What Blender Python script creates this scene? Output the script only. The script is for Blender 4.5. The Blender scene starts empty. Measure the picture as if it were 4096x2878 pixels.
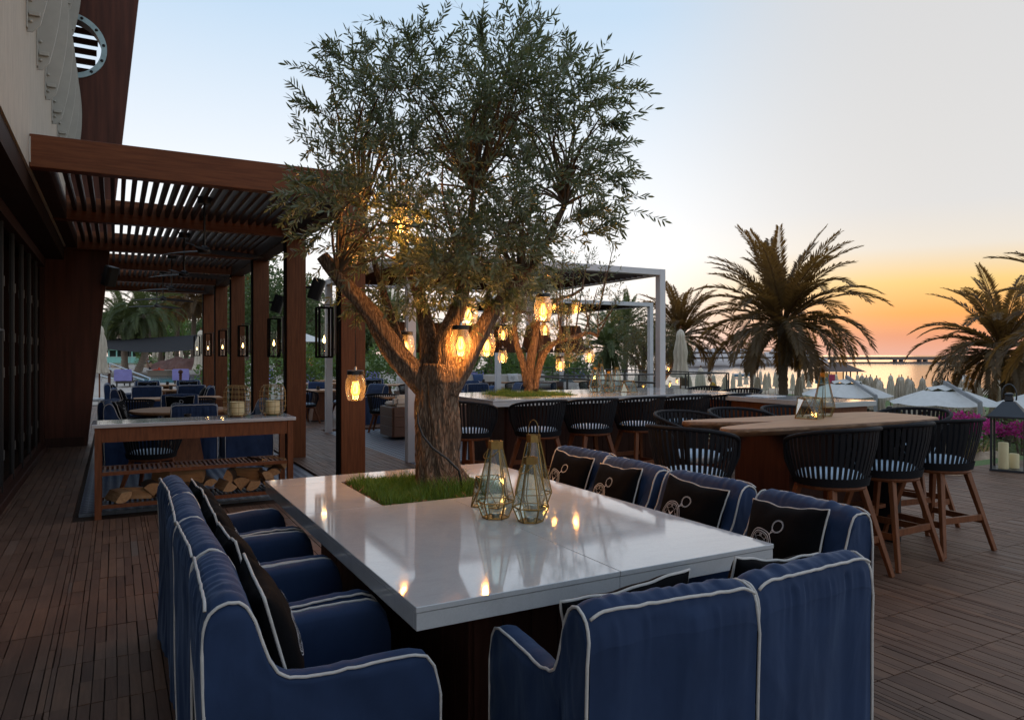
import bpy, math, random
from mathutils import Vector, Matrix, noise as mnoise
random.seed(7)
S = bpy.context.scene
COL = S.collection
R = math.radians
PI = math.pi
# ------------------------------------------------------------------ camera
HEAD = R(28.7)
cam = bpy.data.cameras.new('camera'); camo = bpy.data.objects.new('camera', cam); COL.objects.link(camo)
cam.sensor_width = 36.0; cam.lens = 36.0 * 2900 / 4096; cam.shift_y = -21 / 4096
cam.clip_start = 0.05; cam.clip_end = 12000
camo.location = (0, 0, 1.6); camo.rotation_euler = (R(90), 0, -HEAD)
S.camera = camo
# ------------------------------------------------------------------ sky
SUN_AZ = HEAD + R(22.0); SUN_EL = R(4.0)
world = bpy.data.worlds.new('World'); S.world = world; world.use_nodes = True
wn = world.node_tree.nodes; wl = world.node_tree.links
wn.clear()
def srgb(r, g, b):
    f = lambda c: (c / 255 / 12.92) if c / 255 <= 0.04045 else ((c / 255 + 0.055) / 1.055) ** 2.4
    return (f(r), f(g), f(b), 1)
def wramp(stops, fac):
    n = wn.new('ShaderNodeValToRGB'); cr = n.color_ramp
    while len(cr.elements) < len(stops): cr.elements.new(0.5)
    for e, (p, c) in zip(cr.elements, stops): e.position = p; e.color = srgb(*c)
    wl.new(fac, n.inputs['Fac']); return n.outputs['Color']
def wmath(op, a, b=None):
    n = wn.new('ShaderNodeMath'); n.operation = op
    for i, x in enumerate((a, b)):
        if x is None: continue
        if hasattr(x, 'node'): wl.new(x, n.inputs[i])
        else: n.inputs[i].default_value = x
    return n.outputs[0]
tc = wn.new('ShaderNodeTexCoord')
nrm = wn.new('ShaderNodeVectorMath'); nrm.operation = 'NORMALIZE'; wl.new(tc.outputs['Generated'], nrm.inputs[0])
sep = wn.new('ShaderNodeSeparateXYZ'); wl.new(nrm.outputs[0], sep.inputs[0])
el = wmath('MAXIMUM', sep.outputs['Z'], 0.0)
WARM = HEAD + R(42)
dotv = wmath('ADD', wmath('MULTIPLY', sep.outputs['X'], math.sin(WARM)), wmath('MULTIPLY', sep.outputs['Y'], math.cos(WARM)))
hor = wmath('SQRT', wmath('MAXIMUM', wmath('SUBTRACT', 1.0, wmath('MULTIPLY', sep.outputs['Z'], sep.outputs['Z'])), 0.0004))
az = wmath('DIVIDE', dotv, hor)
mr = wn.new('ShaderNodeMapRange'); mr.interpolation_type = 'SMOOTHSTEP'
mr.inputs['From Min'].default_value = 0.83; mr.inputs['From Max'].default_value = 0.985
wl.new(az, mr.inputs['Value'])
cool = wramp([(0.0, (250, 222, 206)), (0.05, (255, 243, 234)), (0.13, (255, 255, 255)), (0.27, (228, 236, 245)), (0.42, (192, 215, 237)), (1.0, (186, 206, 232))], el)
warm = wramp([(0.0, (228, 172, 152)), (0.022, (228, 156, 122)), (0.050, (250, 172, 98)), (0.088, (243, 205, 132)), (0.130, (228, 220, 208)), (0.18, (217, 216, 215)), (0.42, (210, 210, 211)), (1.0, (186, 206, 232))], el)
mix = wn.new('ShaderNodeMixRGB'); wl.new(mr.outputs[0], mix.inputs['Fac']); wl.new(cool, mix.inputs[1]); wl.new(warm, mix.inputs[2])
sky = wn.new('ShaderNodeTexSky'); sky.sky_type = 'NISHITA'; sky.sun_disc = False
sky.sun_elevation = SUN_EL; sky.sun_rotation = SUN_AZ; sky.dust_density = 2.5; sky.air_density = 1.0
bg1 = wn.new('ShaderNodeBackground'); wl.new(mix.outputs[0], bg1.inputs['Color']); bg1.inputs['Strength'].default_value = 0.79
bg2 = wn.new('ShaderNodeBackground'); wl.new(sky.outputs[0], bg2.inputs['Color']); bg2.inputs['Strength'].default_value = 0.001
add = wn.new('ShaderNodeAddShader'); wl.new(bg1.outputs[0], add.inputs[0]); wl.new(bg2.outputs[0], add.inputs[1])
wout = wn.new('ShaderNodeOutputWorld'); wl.new(add.outputs[0], wout.inputs['Surface'])
# ------------------------------------------------------------------ sun
sl = bpy.data.lights.new('sun', 'SUN'); sl.energy = 0.05; sl.angle = R(14); sl.color = (1.0, 0.62, 0.34)
so = bpy.data.objects.new('sun', sl); COL.objects.link(so)
sdir = Vector((math.sin(SUN_AZ) * math.cos(SUN_EL), math.cos(SUN_AZ) * math.cos(SUN_EL), math.sin(SUN_EL)))
so.rotation_euler = sdir.to_track_quat('Z', 'Y').to_euler(); so.location = (0, 0, 30)
# ------------------------------------------------------------------ exposure
S.render.engine = 'CYCLES'
S.view_settings.view_transform = 'Standard'; S.view_settings.look = 'None'
S.view_settings.exposure = 0.48; S.view_settings.gamma = 1.0
cy = S.cycles
cy.use_denoising = True
cy.max_bounces = 7; cy.diffuse_bounces = 3; cy.glossy_bounces = 3; cy.transmission_bounces = 4; cy.transparent_max_bounces = 24
cy.caustics_reflective = False; cy.caustics_refractive = False
cy.sample_clamp_indirect = 4.0
# ------------------------------------------------------------------ helpers
FW = Vector((math.sin(HEAD), math.cos(HEAD), 0)); RT = Vector((math.cos(HEAD), -math.sin(HEAD), 0))
def pix(px, py, d):
    """photo pixel + distance along the view axis -> place"""
    return Vector((0, 0, 1.6)) + FW * d + RT * ((px - 2048) / 2900 * d) + Vector((0, 0, (1418 - py) / 2900 * d))
def gpix(px, py, z=0.0):
    """photo pixel on a level surface of height z -> place"""
    return pix(px, py, 2900 * (1.6 - z) / (py - 1418))
def nz(x, y=0, z=0): return mnoise.noise(Vector((x, y, z)))
def lerp(a, b, t): return a + (b - a) * t
def interp(pts, x):
    if x <= pts[0][0]: return pts[0][1]
    for (x0, y0), (x1, y1) in zip(pts, pts[1:]):
        if x <= x1: return lerp(y0, y1, (x - x0) / (x1 - x0))
    return pts[-1][1]

class MB:
    def __init__(s): s.v = []; s.f = []; s.fa = []
    def add(s, vs, fs):
        o = len(s.v); s.v.extend([tuple(v) for v in vs]); s.f.extend([tuple(i + o for i in f) for f in fs]); return s
    def box(s, x0, y0, z0, x1, y1, z1, M=None):
        vs = [Vector((x, y, z)) for z in (z0, z1) for y in (y0, y1) for x in (x0, x1)]
        if M is not None: vs = [M @ v for v in vs]
        return s.add(vs, [(0, 2, 3, 1), (4, 5, 7, 6), (0, 1, 5, 4), (2, 6, 7, 3), (0, 4, 6, 2), (1, 3, 7, 5)])
    def bar(s, p, q, w, h, w2=None, h2=None, up=(0, 0, 1)):
        p = Vector(p); q = Vector(q); d = (q - p).normalized(); u = Vector(up)
        if abs(d.dot(u)) > 0.99: u = Vector((1, 0, 0))
        sx = d.cross(u).normalized(); sz = sx.cross(d)
        w2 = w if w2 is None else w2; h2 = h if h2 is None else h2
        vs = []
        for c, a, b in ((p, w / 2, h / 2), (q, w2 / 2, h2 / 2)):
            vs += [c - sx * a - sz * b, c + sx * a - sz * b, c + sx * a + sz * b, c - sx * a + sz * b]
        return s.add(vs, [(3, 2, 1, 0), (4, 5, 6, 7), (0, 1, 5, 4), (1, 2, 6, 5), (2, 3, 7, 6), (3, 0, 4, 7)])
    def tube(s, pts, r, n=8, closed=False, cap=True, jig=None):
        pts = [Vector(p) for p in pts]; N = len(pts)
        rs = r if isinstance(r, (list, tuple)) else [r] * N
        ref = Vector((0.31, 0.17, 1)); vs = []; prev = None
        for i, p in enumerate(pts):
            a = pts[(i - 1) % N] if (closed or i > 0) else p
            b = pts[(i + 1) % N] if (closed or i < N - 1) else p
            t = (b - a).normalized() if (b - a).length > 1e-9 else Vector((0, 0, 1))
            if prev is None:
                sx = t.cross(ref)
                if sx.length < 1e-3: sx = t.cross(Vector((1, 0, 0)))
            else: sx = prev - t * prev.dot(t)
            sx.normalize(); prev = sx; sy = t.cross(sx)
            for k in range(n):
                an = 2 * PI * k / n; rr = rs[i] * (jig(i, k) if jig else 1)
                vs.append(p + (sx * math.cos(an) + sy * math.sin(an)) * rr)
        fs = []
        for i in range(N if closed else N - 1):
            j = (i + 1) % N
            for k in range(n): fs.append((i * n + k, i * n + (k + 1) % n, j * n + (k + 1) % n, j * n + k))
        if cap and not closed:
            fs.append(tuple(range(n - 1, -1, -1))); fs.append(tuple((N - 1) * n + k for k in range(n)))
        return s.add(vs, fs)
    def lathe(s, prof, n=20, c=(0, 0, 0), cap=True, sx=1, sy=1, rot=0):
        vs = []
        for r, z in prof:
            for k in range(n):
                a = 2 * PI * k / n + rot; vs.append((c[0] + r * math.cos(a) * sx, c[1] + r * math.sin(a) * sy, c[2] + z))
        fs = [(i * n + k, i * n + (k + 1) % n, (i + 1) * n + (k + 1) % n, (i + 1) * n + k) for i in range(len(prof) - 1) for k in range(n)]
        if cap:
            fs.append(tuple(range(n - 1, -1, -1))); fs.append(tuple((len(prof) - 1) * n + k for k in range(n)))
        return s.add(vs, fs)
    def grid(s, nu, nv, fn, flip=False):
        vs = [fn(i / nu, j / nv) for j in range(nv + 1) for i in range(nu + 1)]; w = nu + 1
        fs = [(j * w + i, j * w + i + 1, (j + 1) * w + i + 1, (j + 1) * w + i) for j in range(nv) for i in range(nu)]
        if flip: fs = [f[::-1] for f in fs]
        return s.add(vs, fs)
    def prism(s, out, z0, z1, M=None):
        n = len(out); vs = [Vector((x, y, z0)) for x, y in out] + [Vector((x, y, z1)) for x, y in out]
        if M is not None: vs = [M @ v for v in vs]
        return s.add(vs, [tuple(range(n - 1, -1, -1)), tuple(range(n, 2 * n))] + [(i, (i + 1) % n, n + (i + 1) % n, n + i) for i in range(n)])
    def mesh(s, name, mat, smooth=None, bevel=0, attr=None, seg=1):
        me = bpy.data.meshes.new(name); me.from_pydata(s.v, [], s.f)
        if bevel:
            import bmesh
            bm = bmesh.new(); bm.from_mesh(me)
            bmesh.ops.bevel(bm, geom=[e for e in bm.edges if len(e.link_faces) == 2 and e.calc_face_angle(0) > 0.5], offset=bevel, segments=seg, affect='EDGES', clamp_overlap=True)
            bm.to_mesh(me); bm.free()
        if attr is not None:
            a = me.attributes.new('pv', 'FLOAT', 'FACE'); a.data.foreach_set('value', attr)
        me.materials.append(mat)
        if smooth is not None:
            me.polygons.foreach_set('use_smooth', [True] * len(me.polygons))
            if smooth < 180: me.set_sharp_from_angle(angle=R(smooth))
        me.update(); return me
    def build(s, name, mat, parent=None, smooth=None, bevel=0, attr=None, loc=None, rz=0, seg=1):
        return link(name, s.mesh(name, mat, smooth, bevel, attr, seg), parent, loc, rz)
def link(name, me, parent=None, loc=None, rz=0):
    o = bpy.data.objects.new(name, me); COL.objects.link(o)
    if parent: o.parent = parent
    if loc is not None: o.location = loc
    if rz: o.rotation_euler = (0, 0, rz)
    return o
def tag(o, label=None, cat=None, group=None, kind=None):
    if label: o['label'] = label
    if cat: o['category'] = cat
    if group: o['group'] = group
    if kind: o['kind'] = kind
    return o
def thing(name, label, cat, loc=(0, 0, 0), rz=0, group=None):
    o = bpy.data.objects.new(name, None); COL.objects.link(o); o.empty_display_size = 0.1
    o.location = loc; o.rotation_euler = (0, 0, rz); return tag(o, label, cat, group)
CH = {}
def kids(o):
    return [c for c in o.children]
def dup(root, loc=None, rz=None, label=None, group=None, scale=None):
    r = root.copy(); COL.objects.link(r)
    if loc is not None: r.location = loc
    if rz is not None: r.rotation_euler = (0, 0, rz)
    if label: r['label'] = label
    if group: r['group'] = group
    if scale: r.scale = (scale,) * 3 if not isinstance(scale, (tuple, list)) else scale
    for c in list(root.children):
        d = c.copy(); COL.objects.link(d); d.parent = r
        for g in list(c.children):
            e = g.copy(); COL.objects.link(e); e.parent = d
    return r
def struct(o): o['kind'] = 'structure'; return o
# ------------------------------------------------------------------ materials
def newmat(name):
    m = bpy.data.materials.new(name); m.use_nodes = True; nt = m.node_tree
    return m, nt, nt.nodes['Principled BSDF'], nt.nodes['Material Output']
def N(nt, t, **kw):
    n = nt.nodes.new(t)
    for k, v in kw.items(): setattr(n, k, v)
    return n
def ramp(nt, stops, fac):
    n = N(nt, 'ShaderNodeValToRGB'); cr = n.color_ramp
    while len(cr.elements) < len(stops): cr.elements.new(0.5)
    for e, (p, c) in zip(cr.elements, stops): e.position = p; e.color = tuple(c) + (1,)
    nt.links.new(fac, n.inputs['Fac']); return n.outputs['Color']
def coords(nt, stretch=(1, 1, 1), rnd=True):
    t = N(nt, 'ShaderNodeTexCoord'); mp = N(nt, 'ShaderNodeMapping'); mp.inputs['Scale'].default_value = stretch
    nt.links.new(t.outputs['Object'], mp.inputs['Vector'])
    if rnd:
        oi = N(nt, 'ShaderNodeObjectInfo'); ml = N(nt, 'ShaderNodeMath', operation='MULTIPLY'); ml.inputs[1].default_value = 37.0
        nt.links.new(oi.outputs['Random'], ml.inputs[0])
        cb = N(nt, 'ShaderNodeCombineXYZ')
        for i in range(3): nt.links.new(ml.outputs[0], cb.inputs[i])
        nt.links.new(cb.outputs[0], mp.inputs['Location'])
    return mp.outputs['Vector']
def noisetex(nt, vec, scale=5, detail=6, rough=0.6, dist=0):
    n = N(nt, 'ShaderNodeTexNoise'); n.inputs['Scale'].default_value = scale; n.inputs['Detail'].default_value = detail
    n.inputs['Roughness'].default_value = rough; n.inputs['Distortion'].default_value = dist
    nt.links.new(vec, n.inputs['Vector']); return n.outputs['Fac']
def bumpnode(nt, h, strength, dist, b, prev=None):
    n = N(nt, 'ShaderNodeBump'); n.inputs['Strength'].default_value = strength; n.inputs['Distance'].default_value = dist
    nt.links.new(h, n.inputs['Height'])
    if prev: nt.links.new(prev, n.inputs['Normal'])
    nt.links.new(n.outputs[0], b.inputs['Normal']); return n.outputs[0]
def mat(name, c1, c2=None, scale=6, stretch=(1, 1, 1), rough=0.6, bump=0.0, bdist=0.005, metal=0, spec=0.5, coat=0, detail=6, rough2=None, dist=0, fine=None, rnd=True):
    m, nt, b, out = newmat(name)
    c2 = c2 or tuple(x * 0.75 for x in c1)
    v = coords(nt, stretch, rnd); h = noisetex(nt, v, scale, detail, 0.6, dist)
    nt.links.new(ramp(nt, [(0.3, c2), (0.7, c1)], h), b.inputs['Base Color'])
    b.inputs['Roughness'].default_value = rough; b.inputs['Metallic'].default_value = metal
    b.inputs['Specular IOR Level'].default_value = spec; b.inputs['Coat Weight'].default_value = coat
    if rough2 is not None:
        mrn = N(nt, 'ShaderNodeMapRange'); mrn.inputs['To Min'].default_value = rough; mrn.inputs['To Max'].default_value = rough2
        nt.links.new(h, mrn.inputs['Value']); nt.links.new(mrn.outputs[0], b.inputs['Roughness'])
    nb = None
    if bump: nb = bumpnode(nt, h, bump, bdist, b)
    if fine:
        bumpnode(nt, noisetex(nt, v, fine[0], 3), fine[1], fine[2], b, nb)
    return m
def leafmat(name, c1, c2, trans=0.35, rough=0.45, tcol=None, under=None):
    m, nt, b, out = newmat(name)
    g = N(nt, 'ShaderNodeNewGeometry')
    rc = ramp(nt, [(0.0, c2), (1.0, c1)], g.outputs['Random Per Island'])
    if under:
        um = N(nt, 'ShaderNodeMixRGB'); nt.links.new(g.outputs['Backfacing'], um.inputs[0]); nt.links.new(rc, um.inputs[1]); um.inputs[2].default_value = under + (1,); rc = um.outputs[0]
    nt.links.new(rc, b.inputs['Base Color'])
    b.inputs['Roughness'].default_value = rough
    t = N(nt, 'ShaderNodeBsdfTranslucent'); t.inputs['Color'].default_value = tuple(tcol or [x * 1.6 for x in c1]) + (1,)
    mx = N(nt, 'ShaderNodeMixShader'); mx.inputs[0].default_value = trans
    nt.links.new(b.outputs[0], mx.inputs[1]); nt.links.new(t.outputs[0], mx.inputs[2]); nt.links.new(mx.outputs[0], out.inputs['Surface'])
    return m
def glassmat(name, tint=(0.93, 0.96, 0.95), rough=0.02, base=0.03, edge=0.55):
    m, nt, b, out = newmat(name); nt.nodes.remove(b)
    tr = N(nt, 'ShaderNodeBsdfTransparent'); tr.inputs['Color'].default_value = tint + (1,)
    gl = N(nt, 'ShaderNodeBsdfGlossy'); gl.inputs['Roughness'].default_value = rough
    lw = N(nt, 'ShaderNodeLayerWeight'); lw.inputs['Blend'].default_value = 0.22
    mr_ = N(nt, 'ShaderNodeMapRange'); mr_.inputs['To Min'].default_value = base; mr_.inputs['To Max'].default_value = edge
    nt.links.new(lw.outputs['Fresnel'], mr_.inputs['Value'])
    mx = N(nt, 'ShaderNodeMixShader'); nt.links.new(mr_.outputs[0], mx.inputs[0])
    nt.links.new(tr.outputs[0], mx.inputs[1]); nt.links.new(gl.outputs[0], mx.inputs[2]); nt.links.new(mx.outputs[0], out.inputs['Surface'])
    return m
def jarmat(name):
    m, nt, b, out = newmat(name); nt.nodes.remove(b)
    tr = N(nt, 'ShaderNodeBsdfTransparent'); tr.inputs['Color'].default_value = (0.95, 0.95, 0.93, 1)
    gl = N(nt, 'ShaderNodeBsdfGlossy'); gl.inputs['Roughness'].default_value = 0.04
    tl = N(nt, 'ShaderNodeBsdfTranslucent'); tl.inputs['Color'].default_value = (0.9, 0.85, 0.75, 1)
    lw = N(nt, 'ShaderNodeLayerWeight'); lw.inputs['Blend'].default_value = 0.35
    nzv = noisetex(nt, coords(nt, (60, 60, 3)), 1.0, 2)
    mr_ = N(nt, 'ShaderNodeMapRange'); mr_.inputs['To Min'].default_value = 0.04; mr_.inputs['To Max'].default_value = 0.45
    nt.links.new(lw.outputs['Facing'], mr_.inputs['Value'])
    m1 = N(nt, 'ShaderNodeMixShader'); nt.links.new(mr_.outputs[0], m1.inputs[0]); nt.links.new(tr.outputs[0], m1.inputs[1]); nt.links.new(gl.outputs[0], m1.inputs[2])
    m2 = N(nt, 'ShaderNodeMixShader'); mr2 = N(nt, 'ShaderNodeMapRange'); mr2.inputs['To Min'].default_value = 0.02; mr2.inputs['To Max'].default_value = 0.035
    nt.links.new(lw.outputs['Facing'], mr2.inputs['Value']); nt.links.new(mr2.outputs[0], m2.inputs[0])
    nt.links.new(m1.outputs[0], m2.inputs[1]); nt.links.new(tl.outputs[0], m2.inputs[2]); nt.links.new(m2.outputs[0], out.inputs['Surface'])
    return m
def emitmat(name, col, strength):
    m, nt, b, out = newmat(name); b.inputs['Base Color'].default_value = (0.02, 0.02, 0.02, 1)
    b.inputs['Emission Color'].default_value = col + (1,); b.inputs['Emission Strength'].default_value = strength
    return m
M = {}
M['wood_red'] = mat('wood_red', (0.175, 0.060, 0.022), (0.095, 0.030, 0.011), 3.0, (14, 14, 0.9), 0.5, 0.12, 0.002, detail=8, spec=0.2)
M['wood_beam'] = mat('wood_beam', (0.180, 0.060, 0.022), (0.105, 0.032, 0.012), 3.0, (0.9, 14, 14), 0.5, 0.10, 0.002, detail=8, spec=0.2)
M['wood_slat'] = mat('wood_slat', (0.060, 0.026, 0.014), (0.035, 0.015, 0.009), 3.0, (14, 0.9, 14), 0.6, 0.1, 0.002, spec=0.15)
M['wood_pylon'] = mat('wood_pylon', (0.125, 0.040, 0.024), (0.055, 0.018, 0.011), 2.2, (6, 6, 0.35), 0.45, 0.06, 0.003, detail=9, spec=0.2)
M['wood_leg'] = mat('wood_leg', (0.190, 0.066, 0.026), (0.100, 0.033, 0.013), 4.0, (9, 9, 1), 0.48, 0.08, 0.001, detail=7, spec=0.25)
M['wood_dark'] = mat('wood_dark', (0.060, 0.022, 0.014), (0.034, 0.012, 0.008), 4.0, (9, 9, 0.8), 0.5, 0.08, 0.002, spec=0.2)
M['wood_top'] = mat('wood_top', (0.44, 0.235, 0.115), (0.27, 0.130, 0.058), 2.2, (1.2, 9, 4), 0.62, 0.10, 0.002, detail=9, dist=0.6)
M['wood_edge'] = mat('wood_edge', (0.23, 0.115, 0.05), (0.10, 0.045, 0.02), 5, (2, 9, 9), 0.6, 0.5, 0.01, detail=9)
M['wood_sofa'] = mat('wood_sofa', (0.105, 0.055, 0.038), (0.06, 0.03, 0.02), 3.0, (1, 8, 14), 0.45, 0.1, 0.002)
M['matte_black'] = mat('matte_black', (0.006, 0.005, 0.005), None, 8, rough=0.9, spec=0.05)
M['black'] = mat('black_metal', (0.012, 0.012, 0.013), (0.008, 0.008, 0.009), 8, rough=0.42)
M['black_blue'] = mat('lantern_paint', (0.022, 0.028, 0.036), (0.016, 0.02, 0.027), 8, rough=0.38)
M['rope'] = mat('black_rope', (0.008, 0.009, 0.013), (0.004, 0.004, 0.006), 60, (1, 1, 3), 0.7, 0.5, 0.002, spec=0.25)
M['seatpad'] = mat('pale_blue_pad', (0.50, 0.62, 0.74), (0.44, 0.55, 0.66), 12, rough=0.85)
M['piping'] = mat('white_piping', (0.56, 0.53, 0.50), (0.45, 0.43, 0.41), 40, rough=0.8, bump=0.2, bdist=0.001)
M['pillow'] = mat('black_cloth', (0.0035, 0.0036, 0.0046), (0.002, 0.002, 0.0028), 9, rough=0.85, bump=0.5, bdist=0.012, detail=4, fine=(300, 0.25, 0.0006), spec=0.08)
M['print'] = mat('white_print', (0.62, 0.63, 0.66), (0.45, 0.46, 0.5), 30, rough=0.85)
M['white_metal'] = mat('white_metal', (0.56, 0.57, 0.60), (0.52, 0.53, 0.56), 3, rough=0.35)
M['brass'] = mat('brass', (0.36, 0.235, 0.085), (0.20, 0.125, 0.045), 14, rough=0.40, metal=1.0, rough2=0.55)
M['wire'] = mat('gold_wire', (0.42, 0.27, 0.11), (0.3, 0.19, 0.08), 10, rough=0.42, metal=0.9)
M['glass'] = glassmat('clear_glass')
M['jar_glass'] = jarmat('jar_glass')
M['glass_green'] = glassmat('lantern_glass', (0.86, 0.93, 0.90), 0.03, 0.05, 0.5)
M['glass_dark'] = glassmat('door_glass', (0.16, 0.15, 0.14), 0.03, 0.05, 0.55)
M['silver'] = mat('tealight_tin', (0.6, 0.6, 0.62), None, 10, rough=0.3, metal=1)
M['concrete'] = mat('beige_render', (0.45, 0.40, 0.33), (0.36, 0.32, 0.265), 5, (3, 3, 0.8), 0.85, 0.25, 0.006, detail=9, fine=(90, 0.4, 0.003))
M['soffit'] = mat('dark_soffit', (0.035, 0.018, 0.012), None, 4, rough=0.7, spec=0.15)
M['hinge'] = mat('dull_steel', (0.16, 0.15, 0.14), None, 10, rough=0.5, metal=0.6)
M['fin'] = mat('fin_metal', (0.46, 0.44, 0.39), (0.40, 0.38, 0.34), 6, rough=0.5)
M['verdigris'] = mat('pale_copper', (0.42, 0.55, 0.57), (0.30, 0.40, 0.42), 7, rough=0.5, metal=0.3)
M['soil'] = mat('soil', (0.06, 0.032, 0.018), (0.03, 0.016, 0.01), 30, rough=0.95, bump=0.6, bdist=0.02)
M['canvas'] = mat('umbrella_canvas', (0.62, 0.60, 0.57), (0.55, 0.53, 0.50), 5, rough=0.8, bump=0.15, bdist=0.02)
M['canvas_beige'] = mat('closed_canvas', (0.66, 0.58, 0.47), (0.46, 0.40, 0.32), 3, (6, 6, 1), 0.85, 0.4, 0.05)
M['grey_metal'] = mat('grey_metal', (0.30, 0.31, 0.33), None, 5, rough=0.4, metal=0.3)
M['rattan'] = mat('dark_rattan', (0.045, 0.036, 0.03), (0.025, 0.02, 0.017), 30, rough=0.7, bump=0.4)
M['lounger_pad'] = mat('taupe_pad', (0.33, 0.28, 0.23), (0.27, 0.23, 0.19), 5, rough=0.85)
M['white_cushion'] = mat('white_cushion', (0.58, 0.56, 0.52), (0.50, 0.48, 0.45), 5, rough=0.85, bump=0.2, bdist=0.02)
M['rock'] = mat('sand_rock', (0.42, 0.31, 0.21), (0.2, 0.13, 0.085), 3, rough=0.9, bump=0.8, bdist=0.06, detail=10)
M['red_rock'] = mat('red_rock', (0.20, 0.10, 0.08), (0.09, 0.045, 0.04), 1.0, rough=0.9, bump=0.8, bdist=0.2, detail=10)
M['wax'] = mat('candle_wax', (0.86, 0.72, 0.44), (0.80, 0.64, 0.37), 6, rough=0.55)
M['bark'] = None
M['palm_bark'] = mat('palm_bark', (0.16, 0.115, 0.08), (0.06, 0.04, 0.028), 4, (3, 3, 9), 0.9, 0.9, 0.06, detail=8)
M['coco_bark'] = mat('coconut_bark', (0.36, 0.30, 0.245), (0.22, 0.175, 0.14), 2, (1.5, 1.5, 7), 0.9, 0.6, 0.05, detail=8)
M['olive_leaf'] = leafmat('olive_leaf', (0.130, 0.170, 0.095), (0.045, 0.072, 0.036), 0.30, 0.42, (0.17, 0.20, 0.06), (0.20, 0.235, 0.165))
M['twig'] = mat('twig', (0.14, 0.095, 0.06), (0.08, 0.055, 0.035), 10, rough=0.9)
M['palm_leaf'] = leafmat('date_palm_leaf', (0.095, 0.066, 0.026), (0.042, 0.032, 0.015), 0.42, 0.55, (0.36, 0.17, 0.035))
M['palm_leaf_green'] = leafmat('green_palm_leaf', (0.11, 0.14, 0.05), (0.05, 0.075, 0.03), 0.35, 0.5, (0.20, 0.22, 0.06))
M['bush_leaf'] = leafmat('bush_leaf', (0.12, 0.20, 0.04), (0.05, 0.10, 0.025), 0.35, 0.45, (0.16, 0.24, 0.05))
M['tree_leaf'] = leafmat('tree_leaf', (0.11, 0.16, 0.05), (0.045, 0.08, 0.03), 0.3, 0.5, (0.13, 0.18, 0.05))
M['scrub_leaf'] = leafmat('scrub_leaf', (0.085, 0.085, 0.035), (0.04, 0.045, 0.02), 0.35, 0.5, (0.2, 0.15, 0.05))
M['grass'] = leafmat('grass_blade', (0.15, 0.25, 0.035), (0.055, 0.12, 0.018), 0.3, 0.5, (0.14, 0.26, 0.03))
M['flower'] = leafmat('magenta_bract', (0.55, 0.03, 0.28), (0.38, 0.02, 0.20), 0.35, 0.6, (0.7, 0.06, 0.35))
M['skin'] = mat('skin', (0.28, 0.155, 0.10), (0.24, 0.13, 0.085), 8, rough=0.6)
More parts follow.
